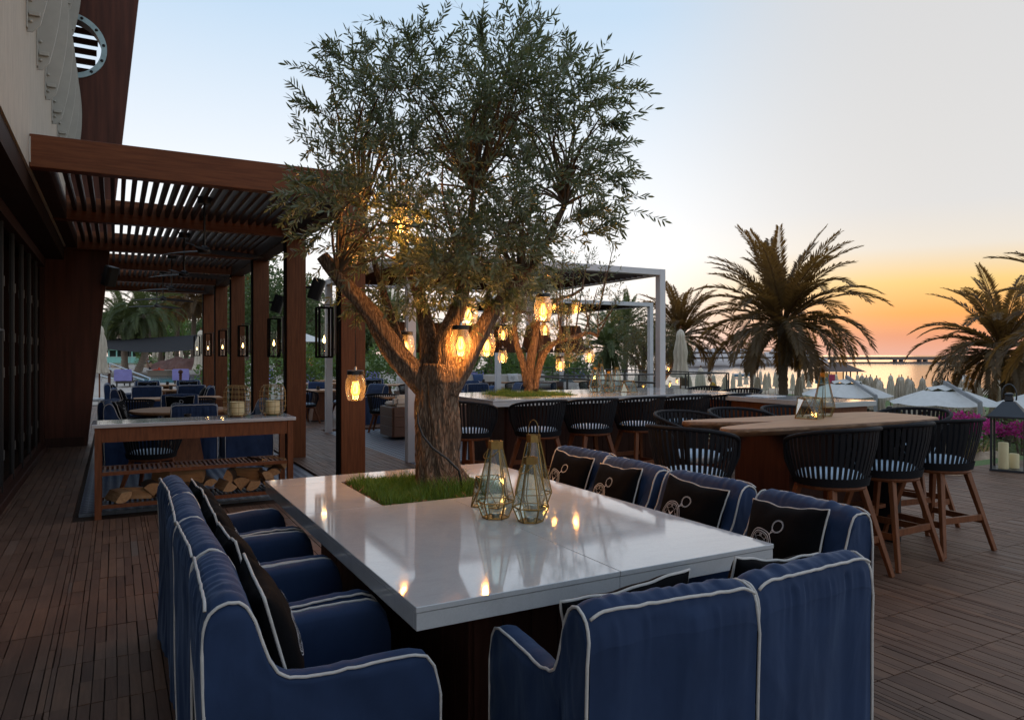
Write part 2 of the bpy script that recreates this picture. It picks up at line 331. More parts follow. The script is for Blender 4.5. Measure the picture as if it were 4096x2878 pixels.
def special_mats():
    # blue slipcover cloth: weave + soft wrinkles
    m, nt, b, out = newmat('blue_slipcover')
    v = coords(nt, (1, 1, 1)); h = noisetex(nt, v, 3, 4)
    nt.links.new(ramp(nt, [(0.3, (0.010, 0.024, 0.066)), (0.7, (0.016, 0.036, 0.094))], h), b.inputs['Base Color'])
    b.inputs['Roughness'].default_value = 0.78; b.inputs['Sheen Weight'].default_value = 0.22; b.inputs['Sheen Tint'].default_value = (0.45, 0.65, 1.0, 1); b.inputs['Sheen Roughness'].default_value = 0.4
    b.inputs['Specular IOR Level'].default_value = 0.3
    v2 = coords(nt, (1.3, 1.3, 0.55)); w = noisetex(nt, v2, 5, 3, 0.5, 0.8)
    nb = bumpnode(nt, w, 0.28, 0.03, b)
    bumpnode(nt, noisetex(nt, v, 420, 2), 0.18, 0.0008, b, nb)
    M['blue'] = m
    # polished pale stone
    m, nt, b, out = newmat('polished_stone')
    v = coords(nt, (1, 1, 1), False)
    h = noisetex(nt, v, 1.6, 9, 0.65, 1.2); h2 = noisetex(nt, v, 160, 2)
    c1 = ramp(nt, [(0.25, (0.41, 0.41, 0.415)), (0.55, (0.51, 0.51, 0.515)), (0.8, (0.45, 0.45, 0.46))], h)
    mx = N(nt, 'ShaderNodeMixRGB', blend_type='MULTIPLY'); mx.inputs[0].default_value = 0.35
    nt.links.new(c1, mx.inputs[1]); vein = noisetex(nt, coords(nt, (1.0, 3.5, 1), False), 2.2, 10, 0.75, 2.5)
    mv = N(nt, 'ShaderNodeMixRGB', blend_type='MULTIPLY'); mv.inputs[0].default_value = 0.5; nt.links.new(ramp(nt, [(0.35, (0.82, 0.82, 0.82)), (0.6, (1, 1, 1))], h2), mv.inputs[1]); nt.links.new(ramp(nt, [(0.36, (0.72, 0.72, 0.74)), (0.48, (1, 1, 1)), (0.52, (1, 1, 1)), (0.62, (0.82, 0.82, 0.83))], vein), mv.inputs[2]); nt.links.new(mv.outputs[0], mx.inputs[2])
    nt.links.new(mx.outputs[0], b.inputs['Base Color'])
    sc = noisetex(nt, coords(nt, (2, 12, 1), False), 4, 8, 0.7)
    mrn = N(nt, 'ShaderNodeMapRange'); mrn.inputs['From Min'].default_value = 0.3; mrn.inputs['From Max'].default_value = 0.75
    mrn.inputs['To Min'].default_value = 0.02; mrn.inputs['To Max'].default_value = 0.10
    nt.links.new(sc, mrn.inputs['Value']); nt.links.new(mrn.outputs[0], b.inputs['Roughness'])
    b.inputs['IOR'].default_value = 1.95
    M['stone'] = m
    # deck boards: one tone per board
    m, nt, b, out = newmat('deck_wood')
    at = N(nt, 'ShaderNodeAttribute'); at.attribute_name = 'pv'
    base = ramp(nt, [(0.0, (0.080, 0.040, 0.026)), (0.25, (0.130, 0.068, 0.043)), (0.5, (0.158, 0.090, 0.060)), (0.75, (0.190, 0.100, 0.060)), (0.9, (0.155, 0.115, 0.094)), (1.0, (0.20, 0.160, 0.13))], at.outputs['Fac'])
    g = N(nt, 'ShaderNodeNewGeometry'); mp = N(nt, 'ShaderNodeMapping'); mp.inputs['Scale'].default_value = (55, 4, 1)
    nt.links.new(g.outputs['Position'], mp.inputs['Vector'])
    gr = noisetex(nt, mp.outputs[0], 1.0, 6, 0.7, 0.4)
    mp2 = N(nt, 'ShaderNodeMapping'); mp2.inputs['Scale'].default_value = (1.7, 1.7, 1); nt.links.new(g.outputs['Position'], mp2.inputs['Vector'])
    st = noisetex(nt, mp2.outputs[0], 1.0, 7, 0.7)
    mx = N(nt, 'ShaderNodeMixRGB', blend_type='MULTIPLY'); mx.inputs[0].default_value = 0.6
    nt.links.new(base, mx.inputs[1]); nt.links.new(ramp(nt, [(0.3, (0.55, 0.52, 0.5)), (0.7, (1.15, 1.15, 1.15))], gr), mx.inputs[2])
    mx2 = N(nt, 'ShaderNodeMixRGB', blend_type='MULTIPLY'); mx2.inputs[0].default_value = 0.7
    nt.links.new(mx.outputs[0], mx2.inputs[1]); nt.links.new(ramp(nt, [(0.35, (0.6, 0.58, 0.57)), (0.65, (1.1, 1.1, 1.1))], st), mx2.inputs[2])
    nt.links.new(mx2.outputs[0], b.inputs['Base Color'])
    b.inputs['Specular IOR Level'].default_value = 0.32; mrn = N(nt, 'ShaderNodeMapRange'); mrn.inputs['To Min'].default_value = 0.42; mrn.inputs['To Max'].default_value = 0.75
    nt.links.new(st, mrn.inputs['Value']); nt.links.new(mrn.outputs[0], b.inputs['Roughness'])
    bumpnode(nt, gr, 0.3, 0.002, b)
    M['deck'] = m
    # patterned cement tiles
    m, nt, b, out = newmat('patterned_tile')
    g = N(nt, 'ShaderNodeNewGeometry'); sx = N(nt, 'ShaderNodeSeparateXYZ'); nt.links.new(g.outputs['Position'], sx.inputs[0])
    def mth(op, a, c=None):
        n = N(nt, 'ShaderNodeMath', operation=op)
        for i, x in enumerate((a, c)):
            if x is None: continue
            if hasattr(x, 'node'): nt.links.new(x, n.inputs[i])
            else: n.inputs[i].default_value = x
        return n.outputs[0]
    def cell(o, s): return mth('ABSOLUTE', mth('SUBTRACT', mth('FRACT', mth('DIVIDE', o, s)), 0.5))
    ax = cell(sx.outputs['X'], 0.1); ay = cell(sx.outputs['Y'], 0.1)
    bx_ = cell(sx.outputs['X'], 0.2); by_ = cell(sx.outputs['Y'], 0.2)
    dia = mth('ADD', ax, ay); ring = mth('LESS_THAN', mth('ABSOLUTE', mth('SUBTRACT', dia, 0.36)), 0.10)
    star = mth('LESS_THAN', mth('MULTIPLY', ax, ay), 0.010)
    dot = mth('LESS_THAN', mth('ADD', mth('MULTIPLY', bx_, bx_), mth('MULTIPLY', by_, by_)), 0.012)
    pat = mth('MULTIPLY', mth('MAXIMUM', ring, star), mth('SUBTRACT', 1.0, dot))
    gro = mth('GREATER_THAN', mth('MAXIMUM', bx_, by_), 0.49)
    dn = noisetex(nt, coords(nt, (1, 1, 1), False), 2, 6)
    c = N(nt, 'ShaderNodeMixRGB'); nt.links.new(pat, c.inputs[0]); c.inputs[1].default_value = (0.025, 0.040, 0.080, 1); c.inputs[2].default_value = (0.20, 0.23, 0.27, 1)
    c2 = N(nt, 'ShaderNodeMixRGB'); nt.links.new(gro, c2.inputs[0]); nt.links.new(c.outputs[0], c2.inputs[1]); c2.inputs[2].default_value = (0.08, 0.09, 0.11, 1)
    c3 = N(nt, 'ShaderNodeMixRGB', blend_type='MULTIPLY'); c3.inputs[0].default_value = 0.5
    nt.links.new(c2.outputs[0], c3.inputs[1]); nt.links.new(ramp(nt, [(0.3, (0.6, 0.6, 0.6)), (0.7, (1.1, 1.1, 1.1))], dn), c3.inputs[2])
    nt.links.new(c3.outputs[0], b.inputs['Base Color']); b.inputs['Roughness'].default_value = 0.5; b.inputs['Specular IOR Level'].default_value = 0.3
    bumpnode(nt, gro, -0.4, 0.002, b)
    M['tile'] = m
    # olive bark
    m, nt, b, out = newmat('olive_bark')
    v = coords(nt, (1, 1, 0.17), False); vo = N(nt, 'ShaderNodeTexVoronoi', feature='DISTANCE_TO_EDGE'); vo.inputs['Scale'].default_value = 62
    n1 = noisetex(nt, v, 26, 9, 0.75, 0.8)
    ad = N(nt, 'ShaderNodeVectorMath', operation='ADD'); sc = N(nt, 'ShaderNodeVectorMath', operation='SCALE')
    cn = N(nt, 'ShaderNodeTexNoise'); cn.inputs['Scale'].default_value = 14; nt.links.new(v, cn.inputs['Vector'])
    nt.links.new(cn.outputs['Color'], sc.inputs[0]); sc.inputs['Scale'].default_value = 0.09
    nt.links.new(v, ad.inputs[0]); nt.links.new(sc.outputs[0], ad.inputs[1]); nt.links.new(ad.outputs[0], vo.inputs['Vector'])
    mm = N(nt, 'ShaderNodeMath', operation='MULTIPLY_ADD'); nt.links.new(n1, mm.inputs[0]); mm.inputs[1].default_value = 0.95
    cl = N(nt, 'ShaderNodeMath', operation='MINIMUM'); nt.links.new(vo.outputs['Distance'], cl.inputs[0]); cl.inputs[1].default_value = 0.28
    ml = N(nt, 'ShaderNodeMath', operation='MULTIPLY'); nt.links.new(cl.outputs[0], ml.inputs[0]); ml.inputs[1].default_value = 1.1
    nt.links.new(ml.outputs[0], mm.inputs[2])
    nt.links.new(ramp(nt, [(0.34, (0.024, 0.015, 0.010)), (0.56, (0.145, 0.088, 0.056)), (0.82, (0.31, 0.215, 0.148))], mm.outputs[0]), b.inputs['Base Color'])
    b.inputs['Roughness'].default_value = 0.9; bumpnode(nt, mm.outputs[0], 1.0, 0.035, b)
    M['bark'] = m
    # water
    for nm, c, sc_, st_ in (('sea_water', (0.20, 0.17, 0.165), 0.35, 0.22), ('pool_water', (0.04, 0.28, 0.38), 2.5, 0.25)):
        m, nt, b, out = newmat(nm); b.inputs['Base Color'].default_value = c + (1,); b.inputs['Roughness'].default_value = 0.13 if nm[0] == 's' else 0.1
        g = N(nt, 'ShaderNodeNewGeometry'); bumpnode(nt, noisetex(nt, g.outputs['Position'], sc_, 5, 0.6), st_, 0.35 if nm[0] == 's' else 0.03, b)
        M[nm] = m
    m, nt, b, out = newmat('lawn'); g = N(nt, 'ShaderNodeNewGeometry')
    h = noisetex(nt, g.outputs['Position'], 0.25, 8, 0.7); h2 = noisetex(nt, g.outputs['Position'], 14, 4, 0.7)
    mx = N(nt, 'ShaderNodeMixRGB', blend_type='MULTIPLY'); mx.inputs[0].default_value = 0.8
    nt.links.new(ramp(nt, [(0.35, (0.05, 0.10, 0.02)), (0.6, (0.085, 0.145, 0.03)), (0.75, (0.16, 0.15, 0.07))], h), mx.inputs[1])
    nt.links.new(ramp(nt, [(0.3, (0.5, 0.5, 0.5)), (0.7, (1.2, 1.2, 1.2))], h2), mx.inputs[2]); nt.links.new(mx.outputs[0], b.inputs['Base Color'])
    b.inputs['Roughness'].default_value = 0.9; bumpnode(nt, h2, 0.8, 0.05, b); M['lawn'] = m
    M['sand'] = mat('beach_sand', (0.40, 0.32, 0.23), (0.31, 0.245, 0.175), 1.0, rough=0.95, bump=0.5, bdist=0.05, rnd=False)
    M['paving'] = mat('pool_paving', (0.36, 0.30, 0.25), (0.29, 0.24, 0.20), 0.6, rough=0.7, rnd=False)
special_mats()
BULB = emitmat('glowing_bulb', (1.0, 0.50, 0.13), 10.0)
FILA = emitmat('bright_filament', (1.0, 0.60, 0.20), 7.0)
def glowmat():
    m, nt, b, out = newmat('amber_glowing_bulb'); nt.nodes.remove(b)
    tr = N(nt, 'ShaderNodeBsdfTransparent'); tr.inputs['Color'].default_value = (1.0, 0.85, 0.6, 1)
    em = N(nt, 'ShaderNodeEmission'); em.inputs['Color'].default_value = (1.0, 0.46, 0.09, 1); em.inputs['Strength'].default_value = 1.5
    mx = N(nt, 'ShaderNodeMixShader'); mx.inputs[0].default_value = 0.5
    nt.links.new(tr.outputs[0], mx.inputs[1]); nt.links.new(em.outputs[0], mx.inputs[2]); nt.links.new(mx.outputs[0], out.inputs['Surface']); return m
GLOW = glowmat()
def lamp_light(parent, loc, w, r=0.03):
    l = bpy.data.lights.new('bulb_light', 'POINT'); l.energy = w; l.color = (1.0, 0.47, 0.14); l.shadow_soft_size = r
    o = bpy.data.objects.new('bulb_light', l); COL.objects.link(o); o.parent = parent; o.location = loc; return o
# ================================================================== SETTING: terrain, sea, deck
def dist_rect(u, v, u0, u1, v0, v1):
    return math.hypot(max(u0 - u, 0, u - u1), max(v0 - v, 0, v - v1))
def sstep(a, b, x):
    t = max(0, min(1, (x - a) / (b - a))); return t * t * (3 - 2 * t)
def ground_z(u, v):
    d = u * FW.x + v * FW.y; x = u * RT.x + v * RT.y
    e = dist_rect(u, v, -900, 8.9, -900, 900)
    e = min(e, dist_rect(u, v, -900, 16.2, -900, 6.1))
    e = min(e, dist_rect(u, v, -900, 15.4 + max(0, v - 15) * 0.30, 14.6, 900))
    z = -0.16 - 1.9 * sstep(0.2, 7, e) - 0.75 * sstep(35, 75, d) * sstep(2, 10, e)
    shore = 97 + 4 * math.sin(x * 0.03) + max(0, -(x + 8)) * 6
    z -= 3.5 * sstep(-6, 14, d - shore)
    return z + (0.05 * nz(u * 0.15, v * 0.15) if e > 1 else 0)
def axis(lo, hi, fine, a, b, g=1.25):
    xs = [a]; s = fine
    x = a
    while x < b: x += fine; xs.append(x)
    while x < hi: s *= g; x += s; xs.append(min(x, hi))
    x = a; s = fine; left = []
    while x > lo: s *= g; x -= s; left.append(max(x, lo))
    return left[::-1] + xs
def terrain(name, us, vs, m, dz=0.0, keep=None):
    mb = MB(); idx = {}
    for j, v in enumerate(vs):
        for i, u in enumerate(us):
            idx[i, j] = len(mb.v); mb.v.append((u, v, ground_z(u, v) + dz))
    for j in range(len(vs) - 1):
        for i in range(len(us) - 1):
            if keep and not keep((us[i] + us[i + 1]) / 2, (vs[j] + vs[j + 1]) / 2): continue
            mb.f.append((idx[i, j], idx[i + 1, j], idx[i + 1, j + 1], idx[i, j + 1]))
    return struct(mb.build(name, m, smooth=180))
terrain('lawn_ground', axis(-1500, 1500, 2.0, -20, 110), axis(-1500, 1500, 2.0, -10, 110), M['lawn'])
def beachkeep(u, v):
    d = u * FW.x + v * FW.y; x = u * RT.x + v * RT.y
    return 80 < d < 112 and x > -14
terrain('beach', [i * 2.0 for i in range(0, 70)], [i * 2.0 for i in range(0, 62)], M['sand'], 0.02, beachkeep)
struct(MB().add([(-5000, -5000, -3.2), (6000, -5000, -3.2), (6000, 6000, -3.2), (-5000, 6000, -3.2)], [(0, 1, 2, 3)]).build('sea', M['sea_water']))
struct(MB().box(-60, 27, -0.12, 26, 140, -0.02).build('pool_paving', M['paving']))
# -------- deck of narrow boards, in rows of 0.53 m
TILE = [(-0.32, 2.30, 8.45, 26.0), (3.83, 8.70, 9.95, 15.05)]
DECK = [(-1.6, 8.7, -3.6, 26.0), (8.7, 16.0, -3.6, 5.95), (8.7, 15.2, 15.05, 26.0)]
struct(MB().box(-4, -4, -0.35, 8.72, 27, -0.034).box(8.72, -4, -0.35, 16.02, 5.97, -0.034).box(8.72, 15.0, -0.35, 15.25, 27, -0.034).build('deck_base', M['soil']))
deck_rest = MB(); near = []; rpv = []
prng = random.Random(3)
WID = [0.074, 0.052, 0.030, 0.052, 0.030, 0.074, 0.052, 0.024]
for (u0, u1, v0, v1) in DECK:
    u = u0; col = 0
    while u < u1 - 0.01:
        w = prng.choice(WID); w = min(w, u1 - u - 0.004)
        if w < 0.012: break
        row = 0; v = v0 + 0.03
        while v < v1 - 0.02:
            L = min(0.53, v1 - v)
            c_u, c_v = u + w / 2, v + L / 2
            inside = any(a - 0.03 < c_u < b + 0.03 and c - 0.26 < c_v < e + 0.26 for a, b, c, e in TILE)
            if not inside:
                dcam = c_u * FW.x + c_v * FW.y; xc = c_u * RT.x + c_v * RT.y
                if dcam > -1.5 and abs(xc) < max(dcam, 0) * 1.25 + 3.0:
                    cuts = [(v, v + L)] if (prng.random() < 0.45 or dcam > 11) else [(v, v + L / 2 - 0.0004), (v + L / 2 + 0.0004, v + L)]
                    for (a, b) in cuts:
                        jit = prng.uniform(-0.002, 0.002); dz = prng.uniform(-0.0015, 0.0015)
                        val = min(1, max(0, prng.gauss(0.45, 0.17)))
                        bx = (u + 0.002 + jit, a + (0.003 if a == v else 0.001), -0.03, u + w - 0.002 + jit, b - (0.003 if abs(b - v - L) < 1e-6 else 0.001), dz)
                        hid = (0.9 < c_u < 2.55 and 2.3 < c_v < 5.0) or (0.2 < c_u < 3.0 and 2.1 < c_v < 4.7) or (1.1 < c_u < 2.35 and c_v < 2.4)
                        hid = hid or dcam < 2.7 or abs(xc) > dcam * 0.70 or c_u < -1.0; near.append((dcam + (50 if hid else 0), bx, val))
            v += 0.53
        u += w + 0.001
near.sort(key=lambda t: t[0])
deck = bpy.data.objects.new('deck', None); COL.objects.link(deck); struct(deck)
def plank_geo(mb, b):
    x0, y0, z0, x1, y1, z1 = b
    mb.add([(x0, y0, z0), (x1, y0, z0), (x1, y1, z0), (x0, y1, z0), (x0, y0, z1), (x1, y0, z1), (x1, y1, z1), (x0, y1, z1)],
           [(4, 5, 6, 7), (0, 1, 5, 4), (1, 2, 6, 5), (2, 3, 7, 6), (3, 0, 4, 7)])
for k, (dc, b, val) in enumerate(near):
    if k < 300:
        mb = MB(); plank_geo(mb, b); mb.build('plank', M['deck'], deck, attr=[val] * 5)
    else:
        plank_geo(deck_rest, b); rpv += [val] * 5
tag(deck_rest.build('far_planks', M['deck'], deck, attr=rpv), kind='stuff')
for i, (a, b, c, e) in enumerate(TILE):
    struct(MB().box(a, c, -0.03, b, e, 0.002).build('patterned_tile_floor', M['tile']))

# ================================================================== BUILDING
bld = thing('restaurant_building', 'beige rendered building with dark folding glass doors and curved metal fins', 'building', (0, 0, 0))
WU = -0.735
MB().box(-3.0, -3, 3.42, WU, 14.35, 10.5).build('upper_wall', M['concrete'], bld)
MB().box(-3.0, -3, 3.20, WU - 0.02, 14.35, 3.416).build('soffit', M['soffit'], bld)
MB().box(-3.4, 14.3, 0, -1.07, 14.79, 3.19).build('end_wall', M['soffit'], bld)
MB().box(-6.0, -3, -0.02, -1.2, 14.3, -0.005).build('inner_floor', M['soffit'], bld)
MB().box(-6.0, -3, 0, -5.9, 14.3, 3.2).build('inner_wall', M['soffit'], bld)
MB().box(-1.22, 3.0, 0, -1.0, 14.3, 0.10).build('threshold', M['wood_dark'], bld, bevel=0.004)
MB().box(-1.22, 3.0, 3.06, -1.02, 14.3, 3.2).build('door_head', M['wood_dark'], bld)
fr = MB().box(-0.03, -0.03, 0.10, 0.03, 0.03, 3.06).mesh('door_stile', M['black'], bevel=0.003)
gl = MB().box(-0.006, 0.035, 0.16, 0.006, 0.955, 3.03).mesh('glass_pane', M['glass_dark'])
br = MB().box(-0.02, 0.03, 0.10, 0.02, 0.96, 0.17).mesh('bottom_rail', M['wood_dark'])
hg = MB().tube([(0.035, 0, 0), (0.035, 0, 0.11)], 0.008, 8).mesh('hinge', M['hinge'])
for i in range(11):
    v = 3.65 + i * 0.99
    d = bpy.data.objects.new('door_leaf', None); COL.objects.link(d); d.parent = bld; d.location = (-1.10, v, 0)
    link('door_stile', fr, d); link('glass_pane', gl, d); link('bottom_rail', br, d)
    for z in (0.45, 1.35, 1.75, 2.35): link('hinge', hg, d, (0.0, 0.02 + 0.03 * (i % 2), z))
MB().tube([(-1.06, 8.6, 1.85), (-1.0, 8.6, 1.85), (-1.0, 8.95, 1.85), (-1.06, 8.95, 1.85)], 0.012, 8).build('door_handle', M['silver'], bld)
MB().box(-1.16, 14.29, 0.10, -1.04, 14.5, 3.19).build('corner_post', M['wood_dark'], bld)
# fins: half-lens plates standing out from the wall
def fin_mesh():
    mb = MB(); n = 26; z0, z1 = 0.0, 2.15; out = [(0.0, z0), (0.05, z0)]
    for i in range(n + 1):
        t = i / n; out.append((0.075 + 0.21 * math.sin(PI * (0.12 + 0.80 * t)) ** 0.9 - 0.05, lerp(0.08, z1 - 0.06, t)))
    out += [(0.05, z1), (0.0, z1)]
    nn = len(out)
    mb.add([(u, -0.008, z) for u, z in out] + [(u, 0.008, z) for u, z in out],
           [tuple(range(nn)), tuple(range(2 * nn - 1, nn - 1, -1))] + [(i, i + nn, (i + 1) % nn + nn, (i + 1) % nn) for i in range(nn)])
    return mb.mesh('fin', M['fin'])
finm = fin_mesh()
brk = MB().box(0.0, -0.05, -0.01, 0.012, 0.0, 0.62).box(0.02, -0.03, 0.12, 0.11, -0.0085, 0.16).mesh('bracket', M['fin'], bevel=0.002)
blt = MB().lathe([(0.016, 0), (0.016, 0.012), (0.008, 0.02)], 10).mesh('bolt', M['fin'])
for i in range(11):
    v = 4.05 + i * 1.045
    for zz in (4.66, 7.0):
        f = link('fin', finm, bld, (WU, v, zz)); link('bracket', brk, f, (0.001, -0.009, 0.03))
        for bz in (0.1, 0.3):
            b = link('bolt', blt, f, (0.035, -0.009, bz)); b.rotation_euler = (R(90), 0, 0)
# leaning timber pylon with a porthole
pyl = thing('leaning_pylon', 'tall leaning red-brown timber pylon with a round porthole behind the pergola', 'pylon', (0, 14.8, 0))
def pylon():
    hc, hz, hr = -0.70, 7.0, 0.50; N_ = 72
    redge = lambda z: -0.43 + 0.100 * z
    L, T = -2.3, 9.6
    angs = [2 * PI * k / N_ for k in range(N_)]
    for (cu, cz) in ((L, 0), (redge(0), 0), (redge(T), T), (L, T)): angs.append(math.atan2(cz - hz, cu - hc) % (2 * PI))
    angs = sorted(angs); inn = []; out = []
    for a in angs:
        c, s = math.cos(a), math.sin(a); inn.append((hc + hr * c, hz + hr * s)); ts = []
        if c < -1e-9: ts.append((L - hc) / c)
        if s > 1e-9: ts.append((T - hz) / s)
        if s < -1e-9: ts.append((0 - hz) / s)
        den = c - 0.1 * s
        if den > 1e-9: ts.append((redge(hz) - hc) / den)
        t = min(x for x in ts if x > 0); out.append((hc + t * c, hz + t * s))
    n = len(angs); mb = MB(); th = 0.32
    vs = [(u, 0, z) for u, z in inn] + [(u, 0, z) for u, z in out] + [(u, th, z) for u, z in inn] + [(u, th, z) for u, z in out]
    fs = []
    for i in range(n):
        j = (i + 1) % n
        fs += [(i, n + i, n + j, j), (2 * n + j, 3 * n + j, 3 * n + i, 2 * n + i), (i, j, 2 * n + j, 2 * n + i), (n + j, n + i, 3 * n + i, 3 * n + j)]
    mb.add(vs, fs).build('pylon_slab', M['wood_pylon'], pyl)
    ring = MB().lathe([(0.485, 0), (0.575, 0), (0.575, 0.022), (0.485, 0.022), (0.485, 0)], 64, cap=False).build('porthole_ring', M['verdigris'], pyl, smooth=30)
    ring.location = (hc, -0.002, hz); ring.rotation_euler = (R(90), 0, 0)
    bm_ = MB().lathe([(0.026, 0), (0.026, 0.01), (0.016, 0.022), (0.004, 0.026)], 12).mesh('ring_bolt', M['black'], smooth=40)
    for k in range(12):
        a = 2 * PI * (k + 0.3) / 12; link('ring_bolt', bm_, ring, (0.53 * math.cos(a), 0.53 * math.sin(a), 0.02))
    sm = MB().box(0, 0, 0, 1.2, 0.06, 0.10).mesh('screen_slat', M['wood_slat'])
    for k in range(14): link('screen_slat', sm, pyl, (-1.62 + 0.02 * k, 0.75, 6.05 + 0.185 * k))
    MB().box(-2.2, -0.02, 0, -0.47, -0.003, 0.16).build('plinth', M['wood_dark'], pyl)
pylon()
# ================================================================== PERGOLA
PV = [8.43, 11.5, 14.6, 17.6, 20.55, 23.5]
per = thing('pergola', 'red-brown timber pergola with slatted roof along the building', 'pergola', (0, 0, 0))
pm = MB().box(0.03, 0, 0, 0.32, 0.155, 3.42).mesh('post', M['wood_red'], bevel=0.004)
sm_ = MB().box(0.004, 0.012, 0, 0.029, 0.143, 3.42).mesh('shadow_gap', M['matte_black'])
bm1 = MB().box(WU + 0.004, 0, 3.43, 2.62, 0.16, 3.75).mesh('cross_beam', M['wood_beam'], bevel=0.005)
pl_ = MB().box(WU + 0.001, -0.012, 3.47, WU + 0.016, 0.175, 3.72).mesh('wall_plate', M['fin'])
for v in PV:
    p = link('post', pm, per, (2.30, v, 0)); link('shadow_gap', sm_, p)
    b = link('cross_beam', bm1, per, (0, v, 0)); link('wall_plate', pl_, b)
for a, b in zip(PV, PV[1:]):
    MB().box(2.33, a + 0.162, 3.40, 2.60, b - 0.002, 3.74).build('edge_beam', M['wood_slat'], per, bevel=0.02, seg=2)
    MB().box(WU + 0.005, a + 0.162, 3.44, WU + 0.16, b - 0.002, 3.70).build('wall_beam', M['wood_slat'], per, bevel=0.005)
    me = MB().box(0, a + 0.16, 3.56, 0.045, b, 3.68).mesh('slat', M['wood_slat'])
    for k in range(25): link('slat', me, per, (-0.50 + k * 0.113, 0, 0))
# fans
def make_fan(loc, label):
    t = thing('ceiling_fan', label, 'fan', loc, 0, 'ceiling fans under the pergola')
    MB().lathe([(0.02, 0.60), (0.075, 0.60), (0.085, 0.64), (0.08, 0.69), (0.05, 0.70)], 20).build('canopy', M['black'], t, smooth=40)
    MB().tube([(0, 0, 0.05), (0, 0, 0.62)], 0.014, 10).build('rod', M['black'], t, smooth=60)
    MB().lathe([(0.02, -0.035), (0.07, -0.03), (0.085, 0.0), (0.07, 0.035), (0.025, 0.07)], 20).build('motor', M['black'], t, smooth=50)
    def bl(s, q):
        x = 0.06 + 0.70 * s; w = interp([(0, 0.05), (0.25, 0.075), (0.7, 0.06), (1, 0.035)], s)
        y = (q - 0.5) * 2 * w + 0.05 * math.sin(s * 2.5); return (x, y, 0.006 - 0.30 * (q - 0.5) * w * 2 - 0.02 * s * s)
    m_ = MB(); m_.grid(10, 4, bl); n0 = len(m_.v)
    m_.add([(x, y, z - 0.007) for x, y, z in m_.v[:n0]], [f[::-1] for f in m_.f[:]])
    me = m_.mesh('blade', M['black'], smooth=60)
    for k in range(3): link('blade', me, t, rz=2 * PI * k / 3 + 0.15)
    return t
fan0 = make_fan((1.0, 10.0, 2.92), 'black three-blade ceiling fan in the pergola bay over the firewood console')
for i, v in enumerate((13.1, 16.1, 19.1, 22.0)):
    dup(fan0, (1.0, v, 2.92), 0.12 * i, ['black ceiling fan over the round dining table', 'black ceiling fan over the first rectangular wood table past the round table', 'black ceiling fan over the second rectangular wood table past the round table', 'black ceiling fan in the pergola bay next to the swimming pool'][i])
# wall lanterns on the posts
def make_wall_lantern():
    t = thing('wall_lantern', 'x', 'lantern', (0, 0, 0), 0, 'lanterns on the pergola posts')
    f = MB(); a = 0.075
    for sx in (-1, 1):
        for sy in (-1, 1): f.bar((sx * a, sy * a, 0), (sx * a, sy * a, 0.58), 0.024, 0.024)
    for z in (0.01, 0.585):
        for sx in (-1, 1):
            f.bar((sx * a, -a - 0.009, z), (sx * a, a + 0.009, z), 0.02, 0.018); f.bar((-a, sx * a, z + 0.001), (a, sx * a, z + 0.001), 0.02, 0.016)
    f.box(-a, -a, -0.004, a, a, 0.012)
    f.build('frame', M['matte_black'], t)
    MB().bar((-0.02, 0, 0.62), (0.16, 0, 0.62), 0.02, 0.014).bar((0.0, 0, 0.59), (0.0, 0, 0.62), 0.014, 0.014).bar((0.13, 0, 0.05), (0.13, 0, 0.62), 0.03, 0.02).bar((0.08, 0, 0.1), (0.13, 0, 0.1), 0.02, 0.02).build('bracket', M['black'], t)
    MB().lathe([(0.042, 0.015), (0.042, 0.40)], 20, cap=False).build('glass_chimney', M['glass'], t, smooth=180)
    MB().tube([(0, 0, 0.01), (0, 0, 0.17)], 0.011, 10).build('candle_tube', M['black'], t, smooth=60)
    MB().lathe([(0.006, 0.17), (0.015, 0.185), (0.017, 0.205), (0.008, 0.24), (0.002, 0.262)], 12).build('bulb', FILA, t, smooth=180)
    return t
wl0 = make_wall_lantern()
lantern_lab = ['black lantern on the pergola post beside the olive tree', 'black lantern on the pergola post behind the firewood console', 'black lantern on the third pergola post counted from the olive tree', 'black lantern on the fourth pergola post counted from the olive tree', 'black lantern on the fifth pergola post counted from the olive tree', 'black lantern on the pergola post nearest the swimming pool']
for i, v in enumerate(PV):
    loc = (2.15, v + 0.08, 1.565)
    o = wl0 if i == 0 else dup(wl0, loc, 0)
    o.location = loc; o['label'] = lantern_lab[i]
    lamp_light(o, (0, 0, 0.21), 2.5, 0.02)
# loudspeakers
def make_speaker(loc, rz, label):
    t = thing('loudspeaker', label, 'speaker', loc, rz, 'black outdoor loudspeakers')
    out = [(0.0, -0.07), (0.05, -0.09), (0.16, -0.11), (0.19, -0.08), (0.19, 0.08), (0.16, 0.11), (0.05, 0.09), (0.0, 0.07)]
    mb = MB().prism(out, -0.17, 0.17); b = mb.build('cabinet', M['black'], t, bevel=0.01, seg=2); b.rotation_euler = (0, R(18), 0); b.location = (0.09, 0, 0)
    MB().bar((0, 0, 0), (0.1, 0, 0), 0.03, 0.04).build('bracket', M['black'], t)
make_speaker((2.62, 11.58, 2.66), R(-20), 'black loudspeaker on the post behind the firewood console')
make_speaker((2.62, 14.68, 2.62), R(-20), 'black loudspeaker half hidden between the third and fourth pergola posts')
make_speaker((-0.20, 14.60, 3.0), R(-50), 'black loudspeaker high on the leaning pylon under the pergola')
